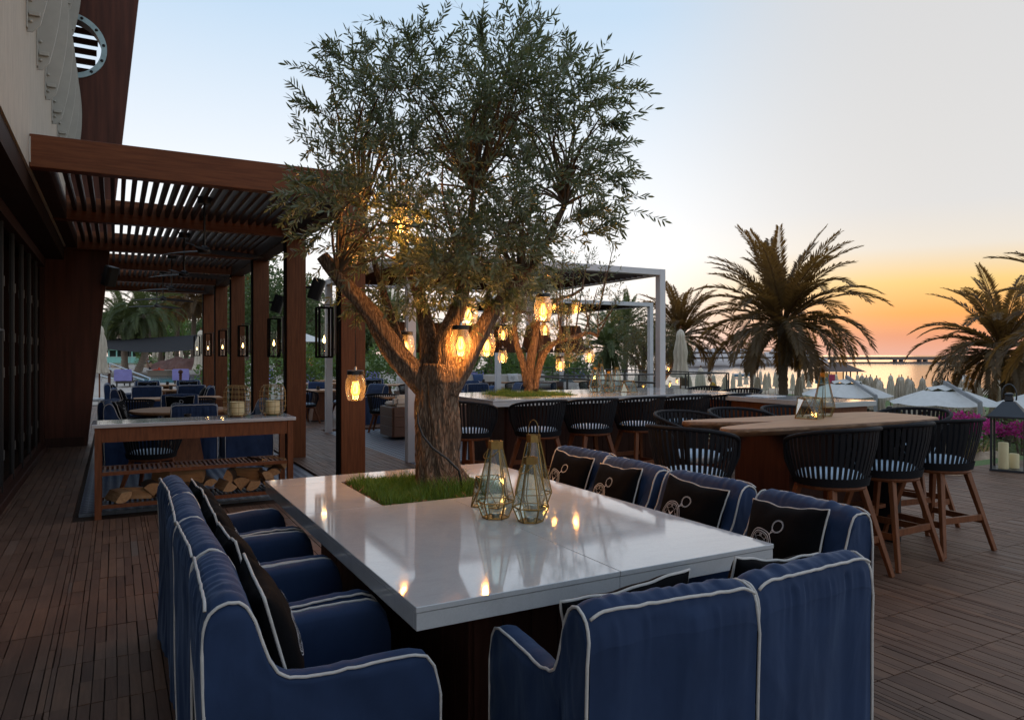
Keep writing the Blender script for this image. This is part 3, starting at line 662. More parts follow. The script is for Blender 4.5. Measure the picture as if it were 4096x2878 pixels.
# ================================================================== MAIN STONE TABLE
TU0, TU1, TV0, TV1, TZ = 0.877, 2.570, 2.267, 5.040, 0.760
GU0, GU1, GV0, GV1 = 1.31, 2.14, 3.89, 4.78
def stone_table(name, label, U0, U1, V0, V1, Z, gu0, gu1, gv0, gv1, seam, base_rect, panels):
    t = thing(name, label, 'table', (0, 0, 0))
    j = 0.0008
    for (a, b, c, d) in ((U0, seam, V0, gv0), (seam, U1, V0, gv0), (U0, gu0, gv0, gv1), (gu1, U1, gv0, gv1), (U0, seam, gv1, V1), (seam, U1, gv1, V1)):
        MB().box(a + j, c + j, Z - 0.02, b - j, d - j, Z).build('top_slab', M['stone'], t, bevel=0.002)
    e = 0.004; zb = Z - 0.081; zt = Z - 0.0225
    for (a, b, c, d) in ((U0 + e, seam - j, V0 + e, V0 + 0.03), (seam + j, U1 - e, V0 + e, V0 + 0.03), (U0 + e, U1 - e, V1 - 0.03, V1 - e), (U0 + e, U0 + 0.03, V0 + 0.031, V1 - 0.031), (U1 - 0.03, U1 - e, V0 + 0.031, V1 - 0.031)):
        MB().box(a, c, zb, b, d, zt).build('edge_slab', M['stone'], t, bevel=0.001)
    MB().box(U0 + 0.031, V0 + 0.031, zb + 0.004, U1 - 0.031, gv0 - 0.02, zt).build('underside', M['wood_dark'], t)
    bu0, bu1, bv0, bv1 = base_rect
    MB().box(bu0, bv0, 0.08, bu1, bv1, zb - 0.001).build('base', M['wood_dark'], t)
    MB().box(bu0 + 0.05, bv0 + 0.05, 0, bu1 - 0.05, bv1 - 0.05, 0.079).build('plinth', M['black'], t)
    n = panels; w = (bu1 - bu0) / n
    for k in range(n): MB().box(bu0 + k * w + 0.002, bv0 - 0.016, 0.09, bu0 + (k + 1) * w - 0.002, bv0 - 0.001, zb - 0.002).build('panel', M['wood_dark'], t, bevel=0.001)
    n = max(2, int((bv1 - bv0) / w)); w = (bv1 - bv0) / n
    for k in range(n):
        MB().box(bu0 - 0.016, bv0 + k * w + 0.002, 0.09, bu0 - 0.001, bv0 + (k + 1) * w - 0.002, zb - 0.002).build('panel', M['wood_dark'], t, bevel=0.001)
        MB().box(bu1 + 0.001, bv0 + k * w + 0.002, 0.09, bu1 + 0.016, bv0 + (k + 1) * w - 0.002, zb - 0.002).build('panel', M['wood_dark'], t, bevel=0.001)
    MB().box(gu0 + 0.001, gv0 + 0.001, Z - 0.3, gu1 - 0.001, gv1 - 0.001, Z - 0.022).build('soil_bed', M['soil'], t)
    return t
stone_table('stone_table', 'white polished stone table with an olive tree growing through its top', TU0, TU1, TV0, TV1, TZ, GU0, GU1, GV0, GV1, 1.722, (1.22, 2.24, 2.55, 4.85), 8)
def grass_patch(name, label, u0, u1, v0, v1, z, n, h, seed):
    rg = random.Random(seed); mb = MB()
    for _ in range(n):
        u = rg.uniform(u0, u1); v = rg.uniform(v0, v1)
        edge = min(u - u0, u1 - u, v - v0, v1 - v)
        hh = h * rg.uniform(0.4, 1.3) * (0.8 + 0.8 * nz(u * 5, v * 5)) * (0.7 if edge < 0.03 else 1)
        a = rg.uniform(0, 2 * PI); w = rg.uniform(0.0016, 0.003); lx, ly = rg.gauss(0, 0.35) * hh, rg.gauss(0, 0.35) * hh
        dx, dy = math.cos(a) * w, math.sin(a) * w
        mb.add([(u - dx, v - dy, z), (u + dx, v + dy, z), (u + lx * 0.4 + dx * 0.7, v + ly * 0.4 + dy * 0.7, z + hh * 0.6), (u + lx * 0.4 - dx * 0.7, v + ly * 0.4 - dy * 0.7, z + hh * 0.6), (u + lx, v + ly, z + hh)],
               [(0, 1, 2, 3), (3, 2, 4)])
    return tag(mb.build(name, M['grass']), label, 'grass', kind='stuff')
def litter(name, label, u0, u1, v0, v1, z, n, seed):
    rr = random.Random(seed); mb = MB()
    for _ in range(n):
        e = rr.choice((0, 1, 2, 3)); t = rr.random(); q = abs(rr.gauss(0, 0.035)) + 0.006
        p = Vector((lerp(u0, u1, t), v0 + q, z)) if e == 0 else Vector((lerp(u0, u1, t), v1 - q, z)) if e == 1 else Vector((u0 + q, lerp(v0, v1, t), z)) if e == 2 else Vector((u1 - q, lerp(v0, v1, t), z))
        a = rr.uniform(0, 2 * PI); d = Vector((math.cos(a), math.sin(a), rr.uniform(-0.1, 0.5))).normalized(); s_ = d.cross(Vector((rr.uniform(-.4, .4), rr.uniform(-.4, .4), 1))).normalized(); L = rr.uniform(0.03, 0.06)
        p.z += rr.uniform(0.002, 0.012); mb.add([p, p + d * L * 0.45 + s_ * 0.007, p + d * L, p + d * L * 0.45 - s_ * 0.007], [(0, 1, 2, 3)])
    return tag(mb.build(name, M['litter']), label, 'leaf litter', kind='stuff')
M['litter'] = leafmat('dry_leaf', (0.20, 0.10, 0.05), (0.09, 0.05, 0.025), 0.1, 0.7)
litter('leaf_litter', 'dry brown leaves along the planter edge in the stone table', GU0, GU1, GV0, GV1, TZ - 0.022, 420, 2)
grass_patch('planter_grass', 'short green grass around the olive trunk in the stone table', GU0 + 0.028, GU1 - 0.02, GV0 + 0.028, GV1 - 0.02, TZ - 0.024, 9500, 0.085, 5)

# ================================================================== SLIPCOVERED ARMCHAIRS
TOPC = [(-0.035, 0.795), (-0.032, 0.845), (-0.02, 0.878), (0.0, 0.897), (0.03, 0.906), (0.06, 0.902), (0.085, 0.882), (0.105, 0.84), (0.125, 0.775), (0.145, 0.715), (0.17, 0.674), (0.205, 0.652), (0.26, 0.643), (0.36, 0.642), (0.5, 0.648), (0.6, 0.646), (0.635, 0.634), (0.66, 0.60), (0.672, 0.55)]
def chair_meshes(seed):
    W = 0.30; th = 0.088; ZS = 0.43
    def nn(a, b=0, c=0): return mnoise.noise(Vector((a + seed * 7.3, b + seed * 3.1, c)))
    def lean(x, z): return 0.028 * (1 - min(1, z / 0.85)) * max(0, 1 - (x + 0.035) / 0.25) + 0.010 * nn(x * 3, z * 2, 5)
    xs = [-0.035, -0.033, -0.027, -0.018, -0.005, 0.012, 0.03, 0.05, 0.068, 0.082, 0.094, 0.105, 0.115, 0.125, 0.135, 0.146, 0.16, 0.18, 0.205, 0.235, 0.27, 0.31, 0.35, 0.40, 0.45, 0.5, 0.55, 0.595, 0.625, 0.645, 0.66, 0.669, 0.672]
    xs = sorted(set(xs + [(a + b) / 2 for a, b in zip(xs, xs[1:]) if b - a > 0.012])); NZ = 34
    def wing(x):
        t = interp(TOPC, x); return t - 0.008 * max(0, min(1, (t - 0.72) / 0.15))
    def crease(a, b, c): return max(0, 1 - 3.2 * abs(nn(a, b, c))) ** 2
    cov = MB()
    for sgn in (-1, 1):
        loops = []
        for x in xs:
            T = wing(x); r = 0.03; lp = []
            T2 = T + 0.006 * nn(x * 22, 3 + sgn, 1)
            for j in range(NZ + 1):
                z = (T2 - r) * j / NZ
                tight = math.exp(-((T2 - z) / 0.10))
                dy = 0.020 * nn(x * 5, z * 2.2, sgn) * (1 - tight) + 0.009 * nn(x * 34, z * 5, sgn * 2) * tight + 0.008 * nn(x * 9 + z * 7, z * 4 - x * 6, sgn * 4) + 0.006 * crease(x * 3.2 + z * 3.6, z * 1.6 - x * 1.2, sgn * 6) * (1 - tight) - 0.005 * crease(x * 7 - z * 2, z * 1.1, sgn * 8) * (1 - tight) - 0.012 * math.exp(-((z - 0.5) / 0.18) ** 2) * math.exp(-((x - 0.19) / 0.1) ** 2)
                dy += 0.016 * (1 - z / 0.65) ** 2 * (0.4 + nn(x * 7, 0.3, sgn * 3)) if z < 0.65 else 0
                lp.append((x + lean(x, z), sgn * (W + dy), z))
            for k in range(1, 7):
                a = PI * k / 7
                lp.append((x + lean(x, T2), sgn * (W - th / 2 + th / 2 * math.cos(a)), T2 - r + r * math.sin(a)))
            for j in range(7):
                z = lerp(T2 - r, ZS, j / 6); lp.append((x + lean(x, z), sgn * (W - th), z))
            loops.append(lp)
        m = len(loops[0]); fs = []
        for i in range(len(xs) - 1):
            for k in range(m - 1):
                f = (i * m + k, i * m + k + 1, (i + 1) * m + k + 1, (i + 1) * m + k); fs.append(f[::-1] if sgn > 0 else f)
        cov.add([p for lp in loops for p in lp], fs)
        # front end of the arm
        lp = loops[-1]
        for k in range(NZ):
            a, b = lp[k], lp[k + 1]
            q = [a, b, (b[0], sgn * (W - th), b[2]), (a[0], sgn * (W - th), a[2])]
            cov.add(q, [(0, 1, 2, 3) if sgn < 0 else (3, 2, 1, 0)])
        arc = [lp[NZ]] + lp[NZ + 1:NZ + 7] + [lp[NZ + 7]]
        cov.add(arc, [tuple(range(len(arc))) if sgn < 0 else tuple(range(len(arc) - 1, -1, -1))])
        lp = loops[0]; arc = [lp[NZ]] + lp[NZ + 1:NZ + 7] + [lp[NZ + 7]]
        cov.add(arc, [tuple(range(len(arc))) if sgn > 0 else tuple(range(len(arc) - 1, -1, -1))])
    # back: outside panel, rolled top, inside panel
    prof = []
    for j in range(22): prof.append((-0.040, 0.80 * j / 21))
    for x in (-0.038, -0.033, -0.026, -0.018, -0.005, 0.012, 0.03, 0.05, 0.068, 0.082, 0.094, 0.105, 0.118, 0.13): prof.append((x - 0.003, interp(TOPC, x) + 0.004))
    prof += [(0.138, 0.70), (0.145, 0.6), (0.15, 0.5), (0.15, 0.43)]
    nyb = 64
    def backfn(s, q):
        y = (2 * s - 1) * 0.291; f = q * (len(prof) - 1); i = min(int(f), len(prof) - 2); t = f - i
        x = lerp(prof[i][0], prof[i + 1][0], t); z = lerp(prof[i][1], prof[i + 1][1], t)
        e = abs(2 * s - 1); z -= 0.022 * max(0, (e - 0.76) / 0.24) ** 2.3 * max(0, min(1, (z - 0.5) / 0.3)); 
        if i < 24:
            g = math.exp(-max(0, 0.86 - z) / 0.10); edge = 1 - e ** 8
            x -= edge * (0.014 * nn(y * 46, z * 2.0, 9) * g + 0.020 * nn(y * 8, z * 1.3, 4) * (1 - 0.5 * g) + 0.014 * nn(y * 18, z * 0.8, 6) * (1 - z / 0.9) + 0.007 * crease(y * 5 + z * 0.8, z * 0.7, 12) + 0.005 * crease(y * 3 - z * 2.2, z * 1.2 + y, 14))
            x -= 0.014 * (1 - z / 0.85) ** 2 - 0.004
            x += lean(-0.035, z) - 0.0
        else:
            z += 0.010 * nn(y * 30, x * 8, 2) * (1 - e ** 6); x += 0.012 * (1 - e ** 2) * (1 if z < 0.8 else 0)
        return (x, y, z)
    cov.grid(nyb, (len(prof) - 1) * 2, backfn)
    # front skirt and seat
    cov.grid(24, 8, lambda s, q: (0.662 + 0.010 * nn((2 * s - 1) * 4, q, 11) * (1 - q), (2 * s - 1) * 0.214, 0.43 * q), True)
    def seatfn(s, q):
        y = (2 * s - 1) * 0.211; x = lerp(0.13, 0.668, q); ee = max(abs(2 * s - 1) ** 6, abs(2 * q - 1) ** 8)
        return (x, y, 0.43 + 0.045 * (1 - ee) + 0.004 * nn(x * 8, y * 8, 3))
    cov.grid(18, 18, seatfn)
    cm = cov.mesh('slipcover', M['blue'], smooth=70)
    pip = MB()
    pipes = []
    for sgn in (-1, 1):
        path = [(-0.037 + lean(-0.035, z) - 0.013 * (1 - z / 0.85) ** 2, sgn * 0.300, z) for z in [0.004 + 0.75 * i / 16 for i in range(17)]]
        fine_x = [x for x in xs if x > -0.034]
        path += [(x + lean(x, wing(x)), sgn * (0.296 - 0.002), wing(x) - 0.006 + 0.006 * nn(x * 22, 3 + sgn, 1)) for x in fine_x]
        T = 0.55
        path += [(0.676 + 0.004 * nn(z * 6, sgn), sgn * 0.299, z) for z in [0.5 - 0.496 * i / 10 for i in range(11)]]
        pipes.append(path)
    pipes.append([(-0.029 + 0.003 * nn(y * 20, 1), y, 0.895 - 0.022 * max(0, (abs(y) / 0.291 - 0.76) / 0.24) ** 2.3 + 0.004 * nn(y * 26, 4)) for y in [-0.288 + 0.576 * i / 40 for i in range(41)]])
    pms = [MB().tube(p, 0.0050, 7).mesh('piping', M['piping'], smooth=180) for p in pipes]
    return cm, pms
CHV = [chair_meshes(s) for s in (1, 2, 3, 4)]
def armchair(loc, rz, label, var=0, group='blue slipcovered armchairs'):
    t = thing('armchair', label, 'armchair', loc, rz, group)
    cm, pms = CHV[var]; link('slipcover', cm, t)
    for p in pms: link('piping', p, t)
    return t
# pillows -----------------------------------------------------------
PW, PH = 0.215, 0.20
def pil_T(a, b, s=0):
    a = max(-1, min(1, a)); b = max(-1, min(1, b))
    return 0.074 * (max(0, (1 - a * a) * (1 - b * b))) ** 0.40
def pil_pt(a, b, side, seed):
    X = PW * a * (1 - 0.075 * (1 - b * b)); Y = PH * b * (1 - 0.085 * (1 - a * a))
    w = 0.006 * mnoise.noise(Vector((a * 3, b * 3, seed * 5 + side))) * (1 - (a * b) ** 4)
    return (side * (pil_T(a, b) + w * (1 - max(abs(a), abs(b)) ** 6)), X + 0.004 * mnoise.noise(Vector((b * 4, seed, 1))), PH * 0.92 + Y + 0.010 * mnoise.noise(Vector((a * 2.5, seed, 7))))
def text_faces(body, size):
    cu = bpy.data.curves.new('t', 'FONT'); cu.body = body; cu.size = size; cu.align_x = 'CENTER'; cu.align_y = 'CENTER'; cu.resolution_u = 2
    o = bpy.data.objects.new('t', cu); COL.objects.link(o)
    dg = bpy.context.evaluated_depsgraph_get(); ev = o.evaluated_get(dg); me = ev.to_mesh()
    vs = [(v.co.x, v.co.y) for v in me.vertices]; fs = [tuple(p.vertices) for p in me.polygons]
    ev.to_mesh_clear(); bpy.data.objects.remove(o); bpy.data.curves.remove(cu); return vs, fs
def ring2(r0, r1, n, c=(0, 0), a0=0, a1=2 * PI):
    vs = []; fs = []
    for i in range(n + 1):
        a = lerp(a0, a1, i / n); vs += [(c[0] + r0 * math.cos(a), c[1] + r0 * math.sin(a)), (c[0] + r1 * math.cos(a), c[1] + r1 * math.sin(a))]
        if i: fs.append((2 * i - 2, 2 * i - 1, 2 * i + 1, 2 * i))
    return vs, fs
def compass_print():
    els = [ring2(0.074, 0.0775, 48), ring2(0.064, 0.0672, 48), ring2(0.0555, 0.0565, 40), ring2(0.040, 0.0412, 40)]
    for k in range(48):
        a = 2 * PI * k / 48; w = 0.012
        els.append(([(r * math.cos(a + s), r * math.sin(a + s)) for r, s in ((0.0575, -w), (0.0625, -w), (0.0625, w), (0.0575, w))], [(0, 1, 2, 3)]))
    for k in range(4):
        a = PI / 4 + k * PI / 2; els.append(([(0.036 * math.cos(a), 0.036 * math.sin(a)), (0.008 * math.cos(a + 0.8), 0.008 * math.sin(a + 0.8)), (0, 0), (0.008 * math.cos(a - 0.8), 0.008 * math.sin(a - 0.8))], [(0, 1, 2, 3)]))
    for k, ch in enumerate(('SE', 'E', 'NE', 'N', 'NW', 'W', 'SW', 'S')):
        a = PI / 2 + k * PI / 4; vs, fs = text_faces(ch, 0.017); ca, sa = math.cos(a - PI / 2), math.sin(a - PI / 2)
        els.append(([(0.048 * math.cos(a) + x * ca - y * sa, 0.048 * math.sin(a) + x * sa + y * ca) for x, y in vs], fs))
    els.append(ring2(0.0045, 0.0075, 14, (0.066, 0.070))); els.append(ring2(0.026, 0.0285, 28, (0.088, 0.096)))
    els.append(ring2(0.031, 0.0325, 28, (0.088, 0.096)))
    els.append(([(0.052, 0.056), (0.056, 0.052), (0.064, 0.064), (0.060, 0.067)], [(0, 1, 2, 3)]))
    return els
COMPASS = compass_print(); CC = (-0.070, 0.000)
def pillow_meshes(seed):
    mb = MB(); n = 22
    f = lambda s: math.sin((s - 0.5) * PI)
    mb.grid(n, n, lambda s, q: pil_pt(f(s), f(q), 1, seed)); mb.grid(n, n, lambda s, q: pil_pt(f(s), f(q), -1, seed), True)
    bm_ = mb.mesh('cushion_body', M['pillow'], smooth=120)
    path = []
    for k in range(24): path.append(pil_pt(-1 + 2 * k / 24, -1, 0, seed))
    for k in range(24): path.append(pil_pt(1, -1 + 2 * k / 24, 0, seed))
    for k in range(24): path.append(pil_pt(1 - 2 * k / 24, 1, 0, seed))
    for k in range(24): path.append(pil_pt(-1, 1 - 2 * k / 24, 0, seed))
    pp = MB().tube(path, 0.0048, 6, closed=True).mesh('piping', M['piping'], smooth=180)
    pr = MB()
    for vs, fs in COMPASS:
        pts = []
        for p, q in vs:
            X, Y = p + CC[0], q + CC[1]; a = X / PW; b = Y / PH
            g = pil_pt(a, b, 1, seed); pts.append((g[0] + 0.0022, g[1], g[2]))
        pr.add(pts, fs)
    return bm_, pp, pr.mesh('compass_print', M['print'])
PLV = [pillow_meshes(s) for s in (1, 2, 3)]
def pillow(chair, label, var=0, dy=0.0, tilt=-0.30, spin=0.0, x=0.255, z=0.485, sc=1.08, group='black compass cushions'):
    rz = chair.rotation_euler[2]; c, s = math.cos(rz), math.sin(rz); L = chair.location
    t = thing('cushion', label, 'cushion', (L[0] + c * x - s * dy, L[1] + s * x + c * dy, L[2] + z), 0, group)
    t.rotation_euler = (spin, tilt, rz); t.scale = (sc, sc, sc)
    b, p, pr = PLV[var]; link('cushion_body', b, t); link('piping', p, t); link('compass_print', pr, t); return t
ords = ['first', 'second', 'third', 'fourth']
for i in range(4):
    a = armchair((0.262, 2.50 + i * 0.622, 0), R((-2, 1.5, -1, 2)[i]), 'blue armchair on the pergola side of the stone table, %s from the firewood console' % ords[3 - i], i % 4)
    pillow(a, 'black cushion on the pergola side of the stone table, %s from the firewood console' % ords[3 - i], i % 3, 0.01 * (-1) ** i, -0.27, R((2, -3, 1, -2)[i]), x=0.245)
    b = armchair(((2.985, 3.02, 3.01, 3.06)[i], (2.39, 3.115, 3.76, 4.42)[i], 0), PI + R((-3.5, 2.5, -3, 3)[i]), 'blue armchair on the high-table side of the stone table, %s from the bar counter' % ords[3 - i], (i + 1) % 4)
    pillow(b, 'black compass cushion on the high-table side of the stone table, %s from the bar counter' % ords[3 - i], (i + 1) % 3, 0.0, -0.30, R((4, -3, 3, -2)[i]))
for i, (u, v, rz, lb) in enumerate(((1.425, 1.635, 85, 'pergola side'), (2.03, 1.64, 93, 'high-table side'))):
    a = armchair((u, v, 0), R(rz), 'blue armchair with its back turned at the treeless end of the stone table, %s' % lb, 2 - i)
    pillow(a, 'black cushion in the armchair at the treeless end of the stone table, %s' % lb, i, 0.0, -0.22, R((-6, 7)[i]))

# ================================================================== OLIVE TREES
def resample(pts, rs, step):
    P = [Vector(p) for p in pts]; out = []; ro = []
    for i in range(len(P) - 1):
        p0 = P[max(i - 1, 0)]; p1 = P[i]; p2 = P[i + 1]; p3 = P[min(i + 2, len(P) - 1)]
        n = max(2, int((p2 - p1).length / step))
        for k in range(n):
            t = k / n; t2 = t * t; t3 = t2 * t
            out.append(0.5 * ((2 * p1) + (p2 - p0) * t + (2 * p0 - 5 * p1 + 4 * p2 - p3) * t2 + (3 * p1 - p0 - 3 * p2 + p3) * t3)); ro.append(lerp(rs[i], rs[i + 1], t))
    out.append(P[-1]); ro.append(rs[-1]); return out, ro
def limb(mb, pts, rs, seed, n=34, step=0.022, rough=1.0, gnarl=True):
    p, r = resample(pts, [q * (0.84 if gnarl and n > 60 else 0.74) for q in rs], step)
    def jig(i, k):
        a = 2 * PI * k / n; tw = i * step * 0.9
        c = Vector((math.cos(a + tw) * 1.5, math.sin(a + tw) * 1.5, i * step * 2.2 + seed * 9))
        c2 = Vector((math.cos(a + tw) * 4.5, math.sin(a + tw) * 4.5, i * step * 3.0 + seed * 3))
        f = 1 + rough * (0.34 * mnoise.noise(c) + 0.18 * mnoise.noise(c2))
        if gnarl:
            c3 = Vector((math.cos(a + tw) * 9, math.sin(a + tw) * 9, i * step * 4.0 + seed)); c4 = Vector((math.cos(a + tw) * 22, math.sin(a + tw) * 22, i * step * 9.0 + seed))
            f += 0.16 * (0.5 - abs(mnoise.noise(c3))) * 0.6 + 0.05 * (0.5 - abs(mnoise.noise(c4)))
        return f
    mb.tube(p, r, n, jig=jig)
def leaf(mb, p, d, nrm_, L, w):
    s = d.cross(nrm_)
    if s.length < 1e-4: return
    s.normalize()
    mb.add([p, p + d * L * 0.45 + s * w, p + d * L, p + d * L * 0.45 - s * w], [(0, 1, 2, 3)])
def leaf6(mb, p, d, nrm_, L, w):
    s = d.cross(nrm_)
    if s.length < 1e-4: return
    s.normalize(); c = s.cross(d) * L * 0.07
    mb.add([p, p + d * L * 0.28 + s * w * 0.85 - c * 0.6, p + d * L * 0.65 + s * w * 0.9 - c, p + d * L - c * 1.5, p + d * L * 0.65 - s * w * 0.9 - c, p + d * L * 0.28 - s * w * 0.85 - c * 0.6], [(0, 1, 2, 3, 4, 5)])
def rvec(rg):
    while True:
        v = Vector((rg.uniform(-1, 1), rg.uniform(-1, 1), rg.uniform(-1, 1)))
        if 0.05 < v.length < 1: return v.normalized()
def leafy_twig(lm, tm, p, d, L, rg, nl, ll, lw, droop=0.3, tr=0.0022, pair=True):
    pts = []; q = p.copy(); dd = d.normalized(); seg = 7
    for i in range(seg + 1):
        pts.append(q.copy()); dd = (dd + Vector((0, 0, -droop / seg)) + rvec(rg) * 0.10).normalized(); q = q + dd * L / seg
    if tm: tm.tube(pts, [tr * (1 - 0.7 * i / seg) for i in range(seg + 1)], 3, cap=False)
    up = rvec(rg)
    for i in range(nl):
        t = (0.12 + 0.88 * (i + rg.random() * 0.6) / nl) * seg; k = min(int(t), seg - 1)
        b = pts[k].lerp(pts[k + 1], t - k); ax = (pts[k + 1] - pts[k]).normalized()
        side = ax.cross(up); side.normalize(); rot = Matrix.Rotation(i * 1.57 + rg.uniform(-.4, .4), 3, ax)
        for sg in ((1, -1) if pair else (1,)):
            dirv = (ax * rg.uniform(0.5, 0.95) + (rot @ side) * sg * rg.uniform(0.5, 0.9)).normalized()
            leaf6(lm, b, dirv, rvec(rg), ll * rg.uniform(0.6, 1.2), lw * 0.74 * rg.uniform(0.8, 1.2))
    dirv = (pts[-1] - pts[-2]).normalized(); leaf6(lm, pts[-1], dirv, rvec(rg), ll, lw)
TD = 4.67
def tp(px, py, dd=0.0): return pix(px, py, TD + dd)
ot = thing('olive_tree', 'large olive tree with gnarled trunk growing out of the stone table', 'tree', (0, 0, 0))
tr = MB()
limb(tr, [tp(1768, 1975), tp(1762, 1935), tp(1748, 1880), tp(1742, 1800), tp(1746, 1700), tp(1748, 1600), tp(1752, 1520), tp(1756, 1455)], [0.235, 0.20, 0.160, 0.146, 0.143, 0.148, 0.165, 0.13], 1, 96, 0.012, 1.0, True)
limb(tr, [tp(1850, 1985, 0.05), tp(1836, 1935, 0.0), tp(1800, 1890, 0.0), tp(1780, 1800, 0.0)], [0.10, 0.10, 0.07, 0.03], 7, 22)
limb(tr, [tp(1715, 1570), tp(1655, 1490, -0.03), tp(1585, 1410, -0.06), tp(1530, 1330, -0.10), tp(1488, 1262, -0.12), tp(1430, 1190, -0.16), tp(1350, 1100, -0.18), tp(1288, 1022, -0.2)], [0.10, 0.092, 0.080, 0.071, 0.065, 0.058, 0.055, 0.050], 2)
limb(tr, [tp(1735, 1560, 0.03), tp(1722, 1450, 0.08), tp(1712, 1340, 0.12), tp(1690, 1230, 0.16), tp(1640, 1080, 0.2), tp(1600, 930, 0.25)], [0.115, 0.088, 0.072, 0.058, 0.04, 0.028], 3)
limb(tr, [tp(1770, 1550, -0.02), tp(1778, 1440, -0.02), tp(1782, 1350, 0.0), tp(1830, 1240, 0.06), tp(1860, 1100, 0.12), tp(1880, 920, 0.2), tp(1900, 760, 0.2)], [0.12, 0.098, 0.082, 0.062, 0.045, 0.034, 0.022], 4)
limb(tr, [tp(1790, 1560), tp(1838, 1475), tp(1880, 1400, 0.02), tp(1925, 1320, 0.05), tp(1985, 1225, 0.08), tp(2080, 1120, 0.1), tp(2180, 980, 0.1), tp(2260, 820, 0.1)], [0.10, 0.088, 0.078, 0.070, 0.062, 0.046, 0.032, 0.02], 5)
limb(tr, [tp(1600, 1385, 0.1), tp(1560, 1250, 0.2), tp(1500, 1050, 0.3), tp(1450, 850, 0.3)], [0.05, 0.034, 0.026, 0.016], 6, 14)
tr.build('trunk', M['bark'], ot, smooth=180)
rg = random.Random(11)
BL = [(1370, 330, 190), (1250, 560, 170), (1330, 800, 215), (1600, 330, 200), (1640, 620, 290), (1600, 930, 270), (1900, 320, 220), (1950, 620, 300), (1900, 930, 290), (2200, 350, 220), (2270, 640, 260), (2170, 900, 220), (2470, 430, 140), (2480, 700, 150), (1780, 1090, 210), (2040, 1090, 160), (1420, 1030, 150), (1150, 740, 110), (2400, 880, 120), (1230, 230, 70), (1600, 130, 60), (1930, 170, 80), (2130, 130, 80), (2560, 560, 70), (2390, 220, 60), (1480, 600, 180), (2080, 480, 200), (1560, 1100, 130), (1700, 1110, 120), (1880, 1120, 120), (2120, 1080, 120), (1450, 1130, 80), (2230, 1040, 100), (1330, 960, 120)]
lm = MB(); tm = MB()
hubs = [tp(1600, 930, 0.25), tp(1900, 760, 0.2), tp(2260, 820, 0.1), tp(1450, 850, 0.3), tp(1350, 1100, -0.18), tp(1860, 1100, 0.12), tp(2080, 1120, 0.1)]
for (bx_, by_, br_) in BL:
    bx_ = 1845 + (bx_ - 1845) * 0.78; by_ = by_ * 0.95 + 50; br_ *= 0.92
    n = max(1, int((2.7 if by_ > 420 else 2.2) * (br_ / 100) ** 2))
    for rep in range(n):
        ddm = rg.uniform(-0.75, 0.75) * min(1, br_ / 160)
        c = tp(bx_ + rg.gauss(0, br_ * 0.42), by_ + rg.gauss(0, br_ * 0.42), ddm)
        h = min(hubs, key=lambda q: (q - c).length + 0.6 * max(0, q.z - c.z) + rg.uniform(0, 0.3))
        mid = h.lerp(c, 0.5) + Vector((0, 0, 0.10)) + rvec(rg) * 0.08
        p_, r_ = resample([h, mid, c], [0.011, 0.007, 0.004], 0.12); tm.tube(p_, r_, 4, cap=False)
        out = (c - tp(1850, 900)); out.normalize()
        for k in range(rg.choice((4, 5, 5, 6))):
            d = (out * 0.55 + Vector((0, 0, 0.55)) + rvec(rg) * 0.95).normalized()
            leafy_twig(lm, tm, c + rvec(rg) * 0.05, d, rg.uniform(0.20, 0.40), rg, rg.randint(9, 15), 0.059, 0.0080, rg.choice((0.15, 0.3, 0.9)))
# long arching sprays that break the outline
for (x0, y0, x1, y1) in ((2350, 420, 2590, 180), (2350, 450, 2610, 300), (2420, 600, 2625, 560), (2450, 720, 2600, 700), (2380, 950, 2560, 850), (2080, 300, 2230, 20), (1960, 250, 1920, 60), (1640, 260, 1600, 30), (1320, 260, 1180, 140), (1250, 480, 1090, 330), (1240, 740, 1050, 640), (1200, 780, 1020, 820), (1300, 900, 1130, 950), (1420, 240, 1400, 100), (2480, 500, 2600, 470), (2200, 240, 2210, 110), (1860, 1140, 1790, 1230), (2040, 1120, 2060, 1220), (1960, 1150, 1990, 1260), (1500, 1120, 1440, 1260), (1420, 1120, 1380, 1330), (1660, 1150, 1610, 1270), (2360, 860, 2470, 820), (2300, 300, 2330, 170), (1500, 300, 1490, 140), (1760, 260, 1740, 110)):
    x1 = x0 + (x1 - x0) * 0.8; y1 = y0 + (y1 - y0) * 0.85; x0 = 1850 + (x0 - 1850) * 0.86; x1 = 1850 + (x1 - 1850) * 0.93; a = tp(x0, y0, rg.uniform(-0.3, 0.3)); b = tp(x1, y1, rg.uniform(-0.35, 0.35)); L = (b - a).length
    leafy_twig(lm, tm, a, b - a, L, rg, int(20 + L * 34), 0.064, 0.0084, 0.25, 0.004)
    for k in range(3):
        q = a.lerp(b, rg.uniform(0.2, 0.7)); leafy_twig(lm, tm, q, (b - a).normalized() + rvec(rg) * 0.7, L * 0.5, rg, int(8 + L * 14), 0.062, 0.0082, 0.3, 0.003)
tm.build('branches', M['twig'], ot, smooth=180); lm.build('crown', M['olive_leaf'], ot)
print('olive leaves', len(lm.f))
MB().tube([tp(1668, 1620, -0.17), tp(1672, 1690, -0.19), tp(1690, 1740, -0.19), tp(1730, 1790, -0.185), tp(1790, 1835, -0.17), tp(1835, 1880, -0.15), tp(1850, 1950, -0.12)], 0.0075, 8).build('cable', M['black'], ot, smooth=180)
